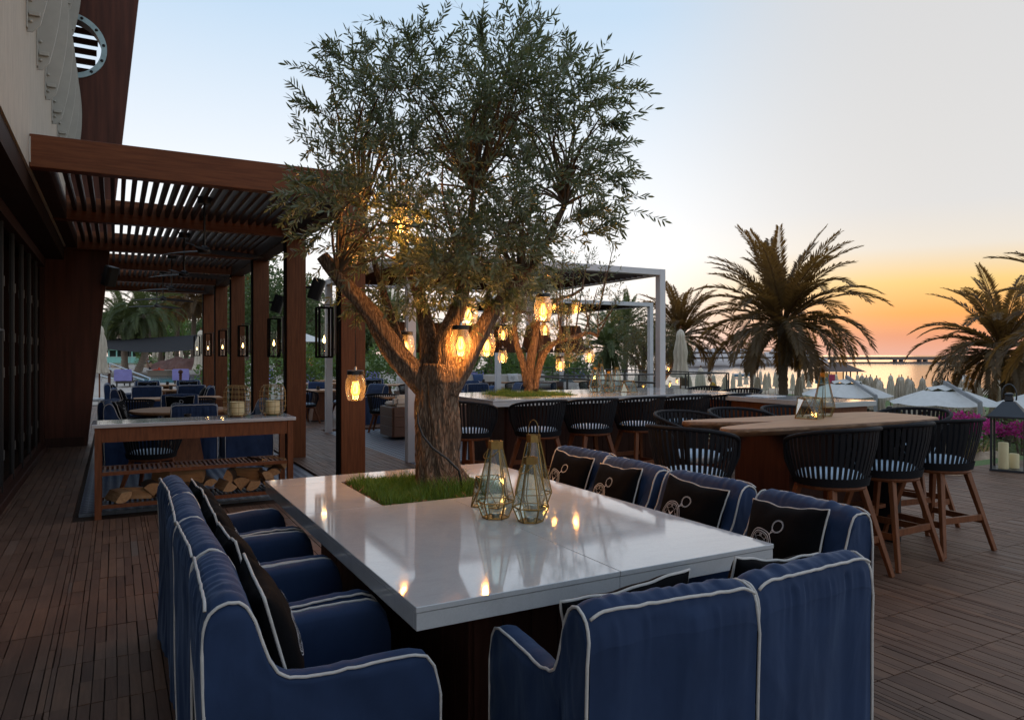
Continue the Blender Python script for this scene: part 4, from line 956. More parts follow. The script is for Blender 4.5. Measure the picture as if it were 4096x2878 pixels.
# ------------------------------------------------------------------ hanging jar lamps
def make_jar():
    t = thing('jar_lamp', 'x', 'lamp', (0, 0, 0), 0, 'glass jar lamps hanging in the olive trees')
    g = [(0.045, -0.085), (0.050, -0.080), (0.060, -0.045), (0.0655, 0.0), (0.062, 0.04), (0.053, 0.066), (0.049, 0.075), (0.049, 0.088)]
    MB().lathe(g, 28, cap=False).lathe([(0.001, -0.084), (0.045, -0.085)], 28, cap=False).build('jar', M['jar_glass'], t, smooth=180)
    MB().lathe([(0.010, 0.083), (0.054, 0.083), (0.054, 0.107), (0.050, 0.110), (0.010, 0.110)], 24).build('lid', M['black'], t, smooth=40)
    MB().lathe([(0.016, 0.04), (0.017, 0.083)], 14).build('socket', M['black'], t, smooth=40)
    MB().lathe([(0.009, 0.111), (0.009, 0.125), (0.004, 0.134)], 10).build('cable_gland', M['silver'], t, smooth=40)
    MB().lathe([(0.013, 0.04), (0.017, 0.02), (0.030, -0.012), (0.031, -0.03), (0.022, -0.048), (0.004, -0.056)], 18).build('bulb', GLOW, t, smooth=180)
    f = MB()
    for k in range(5):
        a = 2 * PI * k / 5; f.tube([(0.007 * math.cos(a), 0.007 * math.sin(a), 0.028), (0.016 * math.cos(a), 0.016 * math.sin(a), -0.012), (0.010 * math.cos(a + .5), 0.010 * math.sin(a + .5), -0.042)], 0.0024, 5)
    f.build('filament', FILA, t)
    MB().tube([(0, 0, 0.13), (0, 0, 0.62)], 0.0028, 6).build('cord', M['black'], t)
    return t
M['glass_amber'] = glassmat('amber_bulb', (1.0, 0.80, 0.45), 0.05, 0.04, 0.4)
jar0 = make_jar(); used = [False]
JARS = [(1422, 1548, 4.70, 9, 'glass jar lamp hanging lowest, in front of the pergola post beside the stone table'),
        (1843, 1371, 4.55, 9, 'glass jar lamp hanging right before the fork of the stone table tree'),
        (1947, 1379, 5.35, 7, 'glass jar lamp behind the slanting bar-side limb of the stone table tree'),
        (1876, 1252, 5.2, 7, 'glass jar lamp half behind the slanting limb, above the stone table tree fork'),
        (1622, 1385, 5.3, 7, 'glass jar lamp behind the pergola-side limb of the stone table tree'),
        (2172, 1235, 5.2, 8, 'glass jar lamp hanging from the outer bar-side branches of the stone table tree'),
        (1601, 881, 4.35, 6, 'glass jar lamp high among the leaves of the stone table tree'),
        (1398, 1015, 5.3, 0, 'unlit glass jar lamp among leaves by the sawn limb of the stone table tree'),
        (2180, 1314, 9.4, 5, 'glass jar lamp hanging in front of the trunk of the bar counter tree'),
        (2217, 1223, 10.3, 4, 'glass jar lamp highest in the bar counter tree, half hidden by a nearer jar'),
        (2304, 1233, 10.0, 4, 'glass jar lamp high on the sea side of the bar counter tree'),
        (2012, 1333, 9.5, 4, 'glass jar lamp above another on the pergola side of the bar counter tree'),
        (2011, 1425, 9.5, 4, 'glass jar lamp lowest on the pergola side of the bar counter tree'),
        (2241, 1457, 9.6, 5, 'glass jar lamp hanging lowest over the grass of the bar counter tree'),
        (2358, 1423, 9.6, 5, 'glass jar lamp hanging from the long sea-side limb of the bar counter tree')]
for (px, py, d, w, lab) in JARS:
    p = pix(px, py, d); o = jar0 if not used[0] else dup(jar0); used[0] = True
    o.location = p; o['label'] = lab; o.rotation_euler = (0, 0, px * 0.37)
    if py == 881: o.scale = (0.85, 0.85, 0.85)
    if w: lamp_light(o, (0, 0, -0.01), w * 1.05, 0.03)
    else:
        for c in o.children:
            if c.name.startswith('filament'): bpy.data.objects.remove(c)
# ------------------------------------------------------------------ brass and glass lanterns
def lantern_parts(rw, rb, rt, hw, ht, hc, handle):
    """hexagonal: base radius rb at 0, widest rw at hw, neck rt at ht, collar to hc"""
    def hx(r, z, k, a0=0.3): a = a0 + k * PI / 3; return Vector((r * math.cos(a), r * math.sin(a), z))
    fr = MB(); w = 0.0055
    for k in range(6):
        for (r0, z0, r1, z1) in ((rb, 0.004, rw, hw), (rw, hw, rt, ht)): fr.bar(hx(r0, z0, k), hx(r1, z1, k), w, w)
        for (r, z) in ((rb, 0.004), (rw, hw)): fr.bar(hx(r, z, k), hx(r, z, k + 1), w, w)
    panes = []
    for k in range(6):
        panes.append([hx(rb, 0.004, k), hx(rb, 0.004, k + 1), hx(rw, hw, k + 1), hx(rw, hw, k)])
        panes.append([hx(rw, hw, k), hx(rw, hw, k + 1), hx(rt, ht, k + 1), hx(rt, ht, k)])
    col = MB(); vs = [hx(rt + 0.001, ht, k) for k in range(6)] + [hx(rt + 0.001, hc, k) for k in range(6)] + [hx(rt - 0.002, ht, k) for k in range(6)] + [hx(rt - 0.002, hc, k) for k in range(6)]
    col.add(vs, [(k, (k + 1) % 6, 6 + (k + 1) % 6, 6 + k) for k in range(6)] + [(12 + k, 18 + k, 18 + (k + 1) % 6, 12 + (k + 1) % 6) for k in range(6)] + [(6 + k, 6 + (k + 1) % 6, 18 + (k + 1) % 6, 18 + k) for k in range(6)])
    hd = MB(); pts = []
    for i in range(13):
        a = PI * i / 12; y = rt * math.cos(a); up = (hc - ht) * 0.5 + (0.10 if handle == 'up' else 0.08) * math.sin(a) ** 0.7
        pts.append((0, y, ht + up) if handle == 'up' else (rt * 0.2 - 0.75 * up, y * 1.05, ht + 0.01 - 0.55 * up))
    hd.tube(pts, 0.0022, 6)
    base = MB().prism([(rb * math.cos(0.3 + k * PI / 3), rb * math.sin(0.3 + k * PI / 3)) for k in range(6)], 0.0, 0.004)
    return fr.mesh('frame', M['brass']), [MB().add(p, [(0, 1, 2, 3)]).mesh('pane', M['glass_green']) for p in panes], col.mesh('collar', M['brass']), hd.mesh('handle', M['brass'], smooth=180), base.mesh('base', M['brass'])
TEAL = MB().lathe([(0.019, 0.004), (0.0195, 0.022), (0.017, 0.022), (0.016, 0.019)], 18).mesh('tealight', M['silver'], smooth=40)
LK = {'big': lantern_parts(0.100, 0.068, 0.038, 0.085, 0.355, 0.395, 'down'), 'small': lantern_parts(0.092, 0.062, 0.036, 0.075, 0.290, 0.325, 'down'), 'tall': lantern_parts(0.100, 0.068, 0.038, 0.090, 0.365, 0.405, 'up')}
def lantern(kind, loc, rz, label, sc=1.0):
    t = thing('lantern', label, 'lantern', loc, rz, 'brass and glass lanterns'); t.scale = (sc, sc, sc)
    f, ps, c, h, b = LK[kind]; link('frame', f, t); link('collar', c, t); link('handle', h, t); link('base', b, t)
    for p in ps: link('pane', p, t)
    link('tealight', TEAL, t); return t
def prism_holder(loc, rz, label, sc=1.0):
    t = thing('candle_holder', label, 'candle holder', loc, rz, 'geometric glass candle holders'); t.scale = (sc, sc, sc)
    a, b, h = 0.085, 0.085, 0.165
    # lying trapezoid: base square, long top edge, triangular sides
    B = [Vector((-a, -b, 0.003)), Vector((a, -b, 0.003)), Vector((a, b, 0.003)), Vector((-a, b, 0.003))]
    T = [Vector((-a * 1.25, 0, h)), Vector((0, -b * 1.1, h)), Vector((a * 1.25, 0, h)), Vector((0, b * 1.1, h))]
    f = MB(); w = 0.0055; pn = []
    for k in range(4):
        f.bar(B[k], B[(k + 1) % 4], w, w); f.bar(T[k], T[(k + 1) % 4], w, w)
        f.bar(B[k], T[k], w, w); f.bar(B[k], T[(k + 1) % 4], w, w)
        pn.append([B[k], T[k], T[(k + 1) % 4]]); pn.append([B[k], B[(k + 1) % 4], T[(k + 1) % 4]])
    f.build('frame', M['brass'], t)
    for p in pn: MB().add(p, [(0, 1, 2)]).build('pane', M['glass_green'], t)
    MB().prism([(-a, -b), (a, -b), (a, b), (-a, b)], 0, 0.003).build('base', M['brass'], t); link('tealight', TEAL, t); return t
lantern('big', gpix(1982, 2068, TZ), 0.2, 'hexagonal brass lantern on the stone table, its handle hanging on the pergola side')
lantern('small', gpix(2122, 2084, TZ), 0.15, 'shortest hexagonal brass lantern on the stone table, in front of the tall one')
lantern('tall', gpix(2134, 2034, TZ), 0.35, 'hexagonal brass lantern with raised loop handle on the stone table')
prism_holder(gpix(1962, 2020, TZ), 0.7, 'faceted brass and glass candle holder on the stone table by the grass', 0.95)
# ================================================================== ROPE STOOLS AND CHAIRS
def rope_parts(zo):
    """shell of straps; zo lowers the whole seat (bar stool 0, dining chair -0.27)"""
    zb = 0.655 + zo; half = R(124)
    def bot(ph): a = PI + ph; return Vector((0.235 * math.cos(a), 0.25 * math.sin(a), zb + 0.01))
    def top(ph):
        a = PI + ph; e = abs(ph) / half
        return Vector((0.315 * math.cos(a) - 0.02 * (1 - e), 0.335 * math.sin(a), 1.078 + zo - 0.115 * e ** 2.4 - (0.10 * max(0, (e - 0.93) / 0.07) ** 2)))
    straps = []; n = 32
    for k in range(n):
        ph = -half + 2 * half * (k + 0.5) / n; da = 2 * half / n * 0.31
        mb = MB(); vs = []
        for t in (0.10, 0.4, 0.7, 1.0):
            bow = 0.007 * math.sin(PI * t)
            for s in (-1, 1):
                p = bot(ph + s * da).lerp(top(ph + s * da), t); c = Vector((p.x, p.y, 0)).normalized()
                p = p + c * (bow if t < 1 else -0.008)
                vs += [p + c * 0.003, p - c * 0.003]
        fs = []
        for i in range(3):
            a = i * 4; b = a + 4; fs += [(a, a + 2, b + 2, b), (a + 3, a + 1, b + 1, b + 3), (a + 1, a, b, b + 1), (a + 2, a + 3, b + 3, b + 2)]
        straps.append(mb.add(vs, fs).mesh('strap', M['rope'], smooth=40))
    pts = []; m = 60
    for k in range(9): pts.append(bot(-half).lerp(top(-half), k / 9 * 0.98))
    pts += [top(-half + 2 * half * k / m) for k in range(1, m)]
    for k in range(9): pts.append(bot(half).lerp(top(half), 0.98 - k / 9 * 0.98))
    rim = MB().tube(pts, 0.0155, 9, jig=lambda i, k: 1 + 0.07 * math.sin(i * 2.1)).mesh('rim', M['rope'], smooth=180)
    def band(s, q):
        ph = -half + 2 * half * s; p = bot(ph).lerp(top(ph), 0.15 * q); c = Vector((p.x, p.y, 0)).normalized()
        return p + c * (0.016 + 0.006 * math.sin(s * 2 * n * PI + (PI if int(q * 3) % 2 else 0)))
    b = MB(); b.grid(n * 4, 3, band); bd = b.mesh('woven_band', M['rope'], smooth=180)
    ring = MB().lathe([(0.05, zb - 0.02), (0.235, zb - 0.02), (0.245, zb - 0.005), (0.235, zb + 0.012), (0.05, zb + 0.012)], 32).mesh('seat_ring', M['wood_leg'], smooth=40)
    def padf(s, q):
        a = 2 * PI * s; r = 0.232 * (q if q <= 1 else 1); return (r * math.cos(a) + 0.01, r * math.sin(a) * 1.05, zb + 0.066 + 0.035 * math.sqrt(max(0, 1 - q ** 4)))
    pd = MB(); pd.grid(32, 8, padf); pd.lathe([(0.215, zb + 0.013), (0.238, zb + 0.030), (0.240, zb + 0.052), (0.232, zb + 0.066)], 32, (0.01, 0, 0), cap=False, sy=1.05)
    pad = pd.mesh('seat_pad', M['seatpad'], smooth=80)
    legs = []; ft = 0.285 if zo > -0.1 else 0.24
    for sx in (-1, 1):
        for sy in (-1, 1): legs.append(MB().bar((sx * 0.15, sy * 0.155, zb - 0.02), (sx * ft, sy * ft * 1.05, 0.0), 0.052, 0.04, 0.036, 0.03, up=(1, 0, 0)).mesh('leg', M['wood_leg'], bevel=0.003))
    strs = []
    if zo > -0.1:
        def at_(sx, sy, z): t = 1 - z / (zb - 0.02); return (sx * lerp(0.15, ft, t), sy * lerp(0.155, ft * 1.05, t), z)
        for (a, c, z) in (((1, -1), (1, 1), 0.33), ((-1, -1), (-1, 1), 0.27), ((1, -1), (-1, -1), 0.24), ((1, 1), (-1, 1), 0.24)):
            strs.append(MB().bar(at_(a[0], a[1], z), at_(c[0], c[1], z), 0.022, 0.05).mesh('stretcher', M['wood_leg'], bevel=0.002))
    return straps, rim, bd, ring, pad, legs, strs
ROPE = {'stool': rope_parts(0.0), 'chair': rope_parts(-0.28)}
def rope_seat(kind, loc, rz, label, group):
    t = thing('bar_stool' if kind == 'stool' else 'rope_chair', label, 'stool' if kind == 'stool' else 'chair', loc, rz, group)
    st, rim, bd, ring, pad, legs, strs = ROPE[kind]
    for m in st: link('strap', m, t)
    link('rim', rim, t); link('woven_band', bd, t); link('seat_ring', ring, t); link('seat_pad', pad, t)
    for m in legs: link('leg', m, t)
    for m in strs: link('stretcher', m, t)
    return t
G1 = 'black rope stools at the live-edge high table'
for i, (u, v, rz, lb) in enumerate(((4.62, 3.56, 88, 'back to the stone table, nearest the table fork'), (5.32, 3.60, 93, 'back to the stone table, middle of the row'), (6.04, 3.62, 84, 'back to the stone table, nearest the floor lantern'))):
    rope_seat('stool', (u, v, 0), R(rz), 'black rope stool at the high table, ' + lb, G1)
rope_seat('stool', (3.78, 4.10, 0), R(14), 'black rope bar stool at the forked end of the wooden high table', G1)
for (u, v, rz, lb) in ((4.49, 4.86, -84, 'next to the fork'), (5.16, 4.88, -92, 'in the middle'), (5.85, 4.87, -95, 'beside the brass lantern')):
    rope_seat('stool', (u, v, 0), R(rz), 'black rope stool on the bar side of the high table, ' + lb, G1)
rope_seat('stool', (6.55, 4.18, 0), R(186), 'black rope bar stool at the straight end of the wooden high table', G1)
G2 = 'black rope stools at the stone bar counter'
for i, u in enumerate((4.33, 5.07, 5.81, 6.57, 7.30)):
    rope_seat('stool', (u, 7.28, 0), R(90 + (3, -4, 2, -5, 4)[i]), 'black rope stool along the bar counter front, %s from the big olive trunk' % ('first', 'second', 'third', 'fourth', 'fifth')[i], G2)
rope_seat('stool', (3.56, 7.55, 0), R(28), 'black rope bar stool behind the big trunk at the bar counter corner', G2)
rope_seat('stool', (8.24, 7.95, 0), R(188), 'black rope bar stool at the end of the bar counter by the service counter', G2)
rope_seat('stool', (8.30, 8.85, 0), R(176), 'black rope stool at the bar counter end, farther from the service counter', G2)
# ================================================================== LIVE-EDGE HIGH TABLE
ht = thing('high_table', 'tall live-edge wooden table with a split end and rope stools around it', 'table', (0, 0, 0))
def live_edge():
    key = [(3.90, 3.90), (4.02, 3.82), (4.25, 3.775), (4.7, 3.73), (5.2, 3.69), (5.7, 3.66), (6.05, 3.665), (6.22, 3.72), (6.30, 3.86), (6.33, 4.1), (6.31, 4.34), (6.2, 4.43), (5.7, 4.47), (5.2, 4.50), (4.7, 4.53), (4.3, 4.56), (4.10, 4.54), (4.05, 4.47), (4.2, 4.36), (4.42, 4.24), (4.62, 4.16), (4.66, 4.13), (4.5, 4.11), (4.2, 4.06), (3.98, 4.0)]
    n = len(key); out = []
    for i in range(n):
        p0, p1, p2, p3 = (Vector(key[(i + j) % n]) for j in (-1, 0, 1, 2)); m = max(3, int((p2 - p1).length / 0.03))
        for k in range(m):
            t = k / m; t2 = t * t; t3 = t2 * t
            out.append(0.5 * ((2 * p1) + (p2 - p0) * t + (2 * p0 - 5 * p1 + 4 * p2 - p3) * t2 + (3 * p1 - p0 - 3 * p2 + p3) * t3))
    cen = Vector((5.2, 4.1)); layers = []
    for z, ins, amp in ((1.060, 0.0, 0.003), (1.052, -0.006, 0.004), (1.035, -0.008, 0.010), (1.015, 0.012, 0.012), (0.998, 0.045, 0.008)):
        lay = []
        for i, p in enumerate(out):
            a = out[i - 1]; b = out[(i + 1) % len(out)]; tg = (b - a).normalized(); nr = Vector((tg.y, -tg.x))
            q = p - nr * (ins + amp * nz(p.x * 14, p.y * 14, z * 30)); lay.append((q.x, q.y, z))
        layers.append(lay)
    m = len(out); side = MB(); side.add([p for l in layers for p in l], [(i * m + k, (i + 1) * m + k, (i + 1) * m + (k + 1) % m, i * m + (k + 1) % m) for i in range(4) for k in range(m)] + [tuple(4 * m + k for k in range(m - 1, -1, -1))])
    side.build('live_edge', M['wood_edge'], ht, smooth=50)
    MB().add(layers[0], [tuple(range(m))]).build('tabletop', M['wood_top'], ht)
live_edge()
MB().box(4.52, 3.84, 0, 4.62, 4.40, 0.995).build('leg', M['wood_dark'], ht, bevel=0.004)
MB().box(5.80, 3.84, 0, 5.90, 4.40, 0.995).build('leg', M['black'], ht, bevel=0.004)
MB().box(4.63, 4.08, 0.12, 5.79, 4.16, 0.990).build('panel', M['wood_dark'], ht, bevel=0.004)
MB().box(4.70, 3.88, 0.30, 5.75, 4.06, 0.335).build('foot_shelf', M['wood_leg'], ht, bevel=0.003)
prism_holder(gpix(3238, 1672, 1.06), 0.35, 'faceted brass and glass candle holder on the wooden high table', 1.05)
lantern('big', gpix(3296, 1664, 1.06), 0.5, 'hexagonal brass lantern on the wooden high table', 0.97)
# ================================================================== STONE BAR COUNTER AND ITS TREE
stone_table('bar_counter', 'long white stone bar counter with a small olive tree in its top', 3.92, 7.86, 7.63, 9.40, 1.06, 4.42, 5.45, 8.08, 9.02, 5.95, (4.30, 7.55, 8.02, 9.10), 22)
grass_patch('counter_grass', 'short green grass around the olive trunk in the bar counter', 4.43, 5.44, 8.09, 9.01, 1.04, 7000, 0.085, 8)
T2 = 9.87
def tq(px, py, dd=0.0): return pix(px, py, T2 + dd)
o2 = thing('olive_tree', 'smaller sparse olive tree growing out of the bar counter', 'tree', (0, 0, 0))
tr = MB()
limb(tr, [tq(2120, 1590), tq(2120, 1555), tq(2118, 1500), tq(2124, 1430), tq(2140, 1350), tq(2152, 1270), tq(2165, 1190), tq(2180, 1100)], [0.118, 0.1, 0.085, 0.074, 0.067, 0.056, 0.044, 0.022], 12, 20, 0.05)
limb(tr, [tq(2108, 1545), tq(2098, 1470), tq(2082, 1420), tq(2066, 1370), tq(2058, 1300), tq(2066, 1220), tq(2080, 1120)], [0.067, 0.063, 0.056, 0.048, 0.041, 0.033, 0.018], 13, 16, 0.05)
limb(tr, [tq(2066, 1350), tq(2050, 1335), tq(2020, 1330), tq(1985, 1322)], [0.03, 0.024, 0.018, 0.015], 14, 10, 0.05)
limb(tr, [tq(2140, 1560, -.05), tq(2152, 1480), tq(2172, 1425), tq(2205, 1380), tq(2250, 1358), tq(2310, 1345), tq(2360, 1328), tq(2394, 1345)], [0.056, 0.063, 0.056, 0.049, 0.043, 0.037, 0.033, 0.03], 15, 16, 0.05)
limb(tr, [tq(2145, 1520, .1), tq(2158, 1420, .1), tq(2172, 1320, .1), tq(2195, 1230, .1), tq(2240, 1195, .1), tq(2290, 1180, .1), tq(2335, 1150, .1)], [0.052, 0.044, 0.038, 0.033, 0.031, 0.028, 0.022], 16, 14, 0.05)
tr.build('trunk', M['bark'], o2, smooth=180)
lm = MB(); tm = MB(); rg = random.Random(21)
SH = [(2235, 1362, 2250, 1040), (2250, 1358, 2225, 1100), (2300, 1345, 2345, 1060), (2394, 1340, 2400, 1215), (2400, 1220, 2452, 990), (2398, 1230, 2425, 1060), (2360, 1330, 2340, 1180), (2330, 1150, 2360, 1010), (2290, 1180, 2300, 1040), (2395, 1300, 2470, 1190), (2335, 1340, 2390, 1150), (2240, 1190, 2255, 1010), (2270, 1350, 2290, 1200), (2394, 1330, 2440, 1230)]
for (x0, y0, x1, y1) in SH:
    a = tq(x0, y0, rg.uniform(-.05, .05)); b = tq(x1, y1, rg.uniform(-.3, .3))
    p_, r_ = resample([a, a.lerp(b, 0.5) + rvec(rg) * 0.05, b], [0.014, 0.009, 0.004], 0.1); tm.tube(p_, r_, 5, cap=False)
    for k in range(6):
        q = a.lerp(b, rg.uniform(0.25, 1)); leafy_twig(lm, tm, q, (b - a).normalized() + rvec(rg) * 0.8, rg.uniform(0.15, 0.35), rg, rg.randint(3, 7), 0.06, 0.009, 0.1)
for (bx_, by_, br_, n) in ((2080, 1160, 110, 26), (2180, 1080, 100, 22), (2010, 1230, 80, 14), (2230, 1260, 70, 9), (2060, 1320, 60, 8), (2270, 1380, 60, 8), (2130, 1250, 80, 12), (2300, 1400, 50, 5)):
    for k in range(n):
        c = tq(bx_ + rg.gauss(0, br_ * 0.5), by_ + rg.gauss(0, br_ * 0.5), rg.uniform(-0.6, 0.6))
        tm.tube([tq(bx_, by_ + br_ * 0.8), c], [0.006, 0.002], 4, cap=False)
        for j in range(3): leafy_twig(lm, tm, c, rvec(rg) + Vector((0, 0, 0.4)), rg.uniform(0.2, 0.4), rg, rg.randint(7, 12), 0.06, 0.0075, 0.3)
tm.build('branches', M['twig'], o2, smooth=180); lm.build('crown', M['olive_leaf'], o2)
for (kind, px, py, sc, rz, lb) in (('big', 2381, 1568, 0.92, 0.1, 'hexagonal brass lantern on the bar counter, closest to the grass'), ('tall', 2403, 1562, 1.0, 0.5, 'tallest brass lantern on the bar counter with its loop handle up'), ('small', 2436, 1569, 0.93, 0.8, 'shortest brass lantern on the bar counter'), ('big', 2466, 1563, 0.9, 0.3, 'brass lantern on the bar counter beside the faceted candle holder')):
    lantern(kind, gpix(px, py, 1.06), rz, lb, sc)
prism_holder(gpix(2516, 1568, 1.06), 0.25, 'faceted brass and glass candle holder on the bar counter', 1.0)
# service counter
sc_ = thing('service_counter', 'white stone service counter with brown wooden cabinet end beyond the high table', 'counter', (0, 0, 0))
MB().box(7.08, 5.42, 1.0, 7.86, 7.45, 1.06).build('counter_top', M['stone'], sc_, bevel=0.003)
MB().box(7.14, 5.50, 0.02, 7.80, 6.15, 0.998).build('cabinet', M['wood_leg'], sc_, bevel=0.004)
MB().box(7.14, 6.152, 0.72, 7.17, 7.40, 0.998).build('apron', M['wood_leg'], sc_)
MB().box(7.77, 6.152, 0.72, 7.80, 7.40, 0.998).build('apron', M['wood_leg'], sc_)
MB().box(7.14, 7.30, 0, 7.24, 7.40, 0.72).build('leg', M['wood_leg'], sc_); MB().box(7.70, 7.30, 0, 7.80, 7.40, 0.72).build('leg', M['wood_leg'], sc_)
MB().box(7.30, 6.55, 0.99, 7.66, 6.95, 1.064).build('sink', M['silver'], sc_, bevel=0.01)
# ================================================================== WHITE STEEL PAVILIONS
def pavilion(label, u0, u1, v0, v1, h):
    t = thing('pavilion', label, 'pavilion', (0, 0, 0), 0, 'white steel pavilions'); w = 0.13
    for (a, b) in ((u0, v0), (u1, v0), (u0, v1), (u1, v1)):
        x0 = a if a == u0 else a - w; y0 = b if b == v0 else b - w
        MB().box(x0, y0, 0, x0 + w, y0 + w, h).build('post', M['white_metal'], t, bevel=0.006)
    z0 = h - 0.11
    MB().box(u0 + w, v0, z0, u1 - w, v0 + w - 0.003, h - 0.002).build('beam', M['white_metal'], t, bevel=0.004); MB().box(u0 + w, v1 - w + 0.003, z0, u1 - w, v1, h - 0.002).build('beam', M['white_metal'], t, bevel=0.004)
    MB().box(u0, v0 + w, z0, u0 + w - 0.003, v1 - w, h - 0.002).build('beam', M['white_metal'], t, bevel=0.004); MB().box(u1 - w + 0.003, v0 + w, z0, u1, v1 - w, h - 0.002).build('beam', M['white_metal'], t, bevel=0.004)
    L = MB(); n = int((v1 - v0 - 2 * w) / 0.17)
    me = MB().bar((u0 + w + 0.004, 0, h - 0.055), (u1 - w - 0.004, 0, h - 0.055), 0.02, 0.165, up=(0, 0.94, 0.34)).mesh('louvre', M['wood_slat'])
    for k in range(n): link('louvre', me, t, (0, v0 + w + 0.09 + k * 0.17, 0))
    return t
pavilion('white steel pavilion with dark louvre roof just behind the bar counter', 3.80, 8.72, 10.15, 15.0, 3.14)
pavilion('white steel pavilion with dark louvre roof, the farther one by the glass balustrade', 8.80, 14.05, 16.9, 21.9, 3.14)
def lampshade(loc, label):
    t = thing('pendant_shade', label, 'lampshade', loc, 0, 'black pleated pendant shades in the pavilion')
    n = 90; mb = MB(); pr = []
    for r, z in ((0.33, 0.0), (0.325, 0.02), (0.21, 0.53), (0.205, 0.55)):
        pr.append([((r + (0.006 if k % 2 else -0.004)) * math.cos(2 * PI * k / n), (r + (0.006 if k % 2 else -0.004)) * math.sin(2 * PI * k / n), z) for k in range(n)])
    mb.add([p for l in pr for p in l], [(i * n + k, i * n + (k + 1) % n, (i + 1) * n + (k + 1) % n, (i + 1) * n + k) for i in range(3) for k in range(n)])
    mb.build('shade', M['shade'], t)
    MB().tube([(0, 0, 0.3), (0, 0, 1.5)], 0.006, 6).bar((-0.2, 0, 0.53), (0.2, 0, 0.53), 0.006, 0.006).bar((0, -0.2, 0.53), (0, 0.2, 0.53), 0.006, 0.006).build('cord', M['black'], t)
    MB().lathe([(0.02, 0.20), (0.045, 0.26), (0.04, 0.31), (0.015, 0.34)], 14).build('bulb', BULB, t, smooth=180)
    lamp_light(t, (0, 0, 0.24), 7, 0.05); return t
m, nt, b, out = newmat('pleated_shade'); b.inputs['Base Color'].default_value = (0.012, 0.011, 0.012, 1); b.inputs['Roughness'].default_value = 0.7
t_ = N(nt, 'ShaderNodeBsdfTranslucent'); t_.inputs['Color'].default_value = (0.10, 0.05, 0.02, 1); mx = N(nt, 'ShaderNodeMixShader'); mx.inputs[0].default_value = 0.3
nt.links.new(b.outputs[0], mx.inputs[1]); nt.links.new(t_.outputs[0], mx.inputs[2]); nt.links.new(mx.outputs[0], out.inputs['Surface']); M['shade'] = m
for u, lb in ((8.20, 'at the end of the row nearest the sea'), (7.42, 'second from the sea end of the row'), (6.64, 'third from the sea end of the row'), (5.90, 'fourth from the sea end of the row'), (5.20, 'hidden behind the big olive trunk'), (4.50, 'at the end of the row nearest the pergola')):
    lampshade((u, 12.5, 1.64), 'black pleated pendant shade, ' + lb)
# ================================================================== CONSOLE WITH FIREWOOD
CU0, CU1, CV0, CV1, CZ = -0.20, 1.73, 8.06, 8.60, 0.924
co = thing('console_table', 'wooden console with white stone top and slatted shelves holding firewood', 'table', (0, 0, 0))
MB().box(CU0, CV0, CZ - 0.036, CU1, CV1, CZ).build('top', M['stone'], co, bevel=0.003)
for (a, b) in ((CU0 + 0.025, CV0 + 0.02), (CU1 - 0.085, CV0 + 0.02), (CU0 + 0.025, CV1 - 0.08), (CU1 - 0.085, CV1 - 0.08)):
    MB().box(a, b, 0, a + 0.06, b + 0.06, CZ - 0.037).build('leg', M['wood_leg'], co, bevel=0.002)
for v in (CV0 + 0.028, CV1 - 0.052): MB().box(CU0 + 0.087, v, 0.745, CU1 - 0.087, v + 0.024, CZ - 0.038).build('apron', M['wood_leg'], co)
for u in (CU0 + 0.04, CU1 - 0.064): MB().box(u, CV0 + 0.082, 0.745, u + 0.024, CV1 - 0.082, CZ - 0.038).build('apron', M['wood_leg'], co)
for z in (0.42, 0.10):
    for v in (CV0 + 0.03, CV1 - 0.06): MB().box(CU0 + 0.087, v, z, CU1 - 0.087, v + 0.03, z + 0.035).build('shelf_rail', M['wood_leg'], co)
    me = MB().box(0, CV0 + 0.062, z + 0.012, 0.022, CV1 - 0.062, z + 0.032).mesh('shelf_slat', M['wood_leg'] if z > 0.2 else M['black'])
    for k in range(39): link('shelf_slat', me, co, (CU0 + 0.10 + k * 0.0445, 0, 0))
M['split'] = mat('split_wood', (0.42, 0.25, 0.12), (0.27, 0.145, 0.062), 5, (9, 1, 9), 0.8, 0.5, 0.006, detail=8)
M['log_bark'] = mat('log_bark', (0.085, 0.05, 0.03), (0.04, 0.024, 0.015), 14, rough=0.95, bump=0.7, bdist=0.01)
def log(loc, ang, r, L, roll, rz, label, seed):
    t = thing('firewood_log', label, 'log', loc, 0, 'split firewood on the console shelf'); t.rotation_euler = (0, roll, rz)
    n = 9; arc = [(r * math.cos(-ang / 2 + ang * k / n) * (1 + 0.06 * nz(k * 0.7, seed)), r * math.sin(-ang / 2 + ang * k / n)) for k in range(n + 1)]
    prof = [(0.0, 0.0)] + arc; cx_ = sum(p[0] for p in prof) / len(prof); prof = [(x - r * 0.55, z) for x, z in prof]
    k = len(prof); nb = MB(); mid = 6; rows = []
    for i in range(mid + 1):
        y = -L / 2 + L * i / mid; rows.append([(x * (1 + 0.05 * nz(i * 0.8, seed, j)) + 0.006 * nz(i, seed), y + (0.012 * nz(j, seed * 3, 7) if i in (0, mid) else 0), z * (1 + 0.05 * nz(i * 0.9, j, seed))) for j, (x, z) in enumerate(prof)])
    vs = [p for rr in rows for p in rr]
    wood = MB().add(vs, [tuple(range(k)), tuple(mid * k + j for j in range(k - 1, -1, -1))] + [((i + 1) * k + a, (i + 1) * k + b, i * k + b, i * k + a) for i in range(mid) for a, b in ((0, 1), (k - 1, 0))])
    wood.build('split_face', M['split'], t)
    MB().add(vs, [((i + 1) * k + a, (i + 1) * k + a + 1, i * k + a + 1, i * k + a) for i in range(mid) for a in range(1, k - 1)]).build('bark', M['log_bark'], t, smooth=60)
    return t
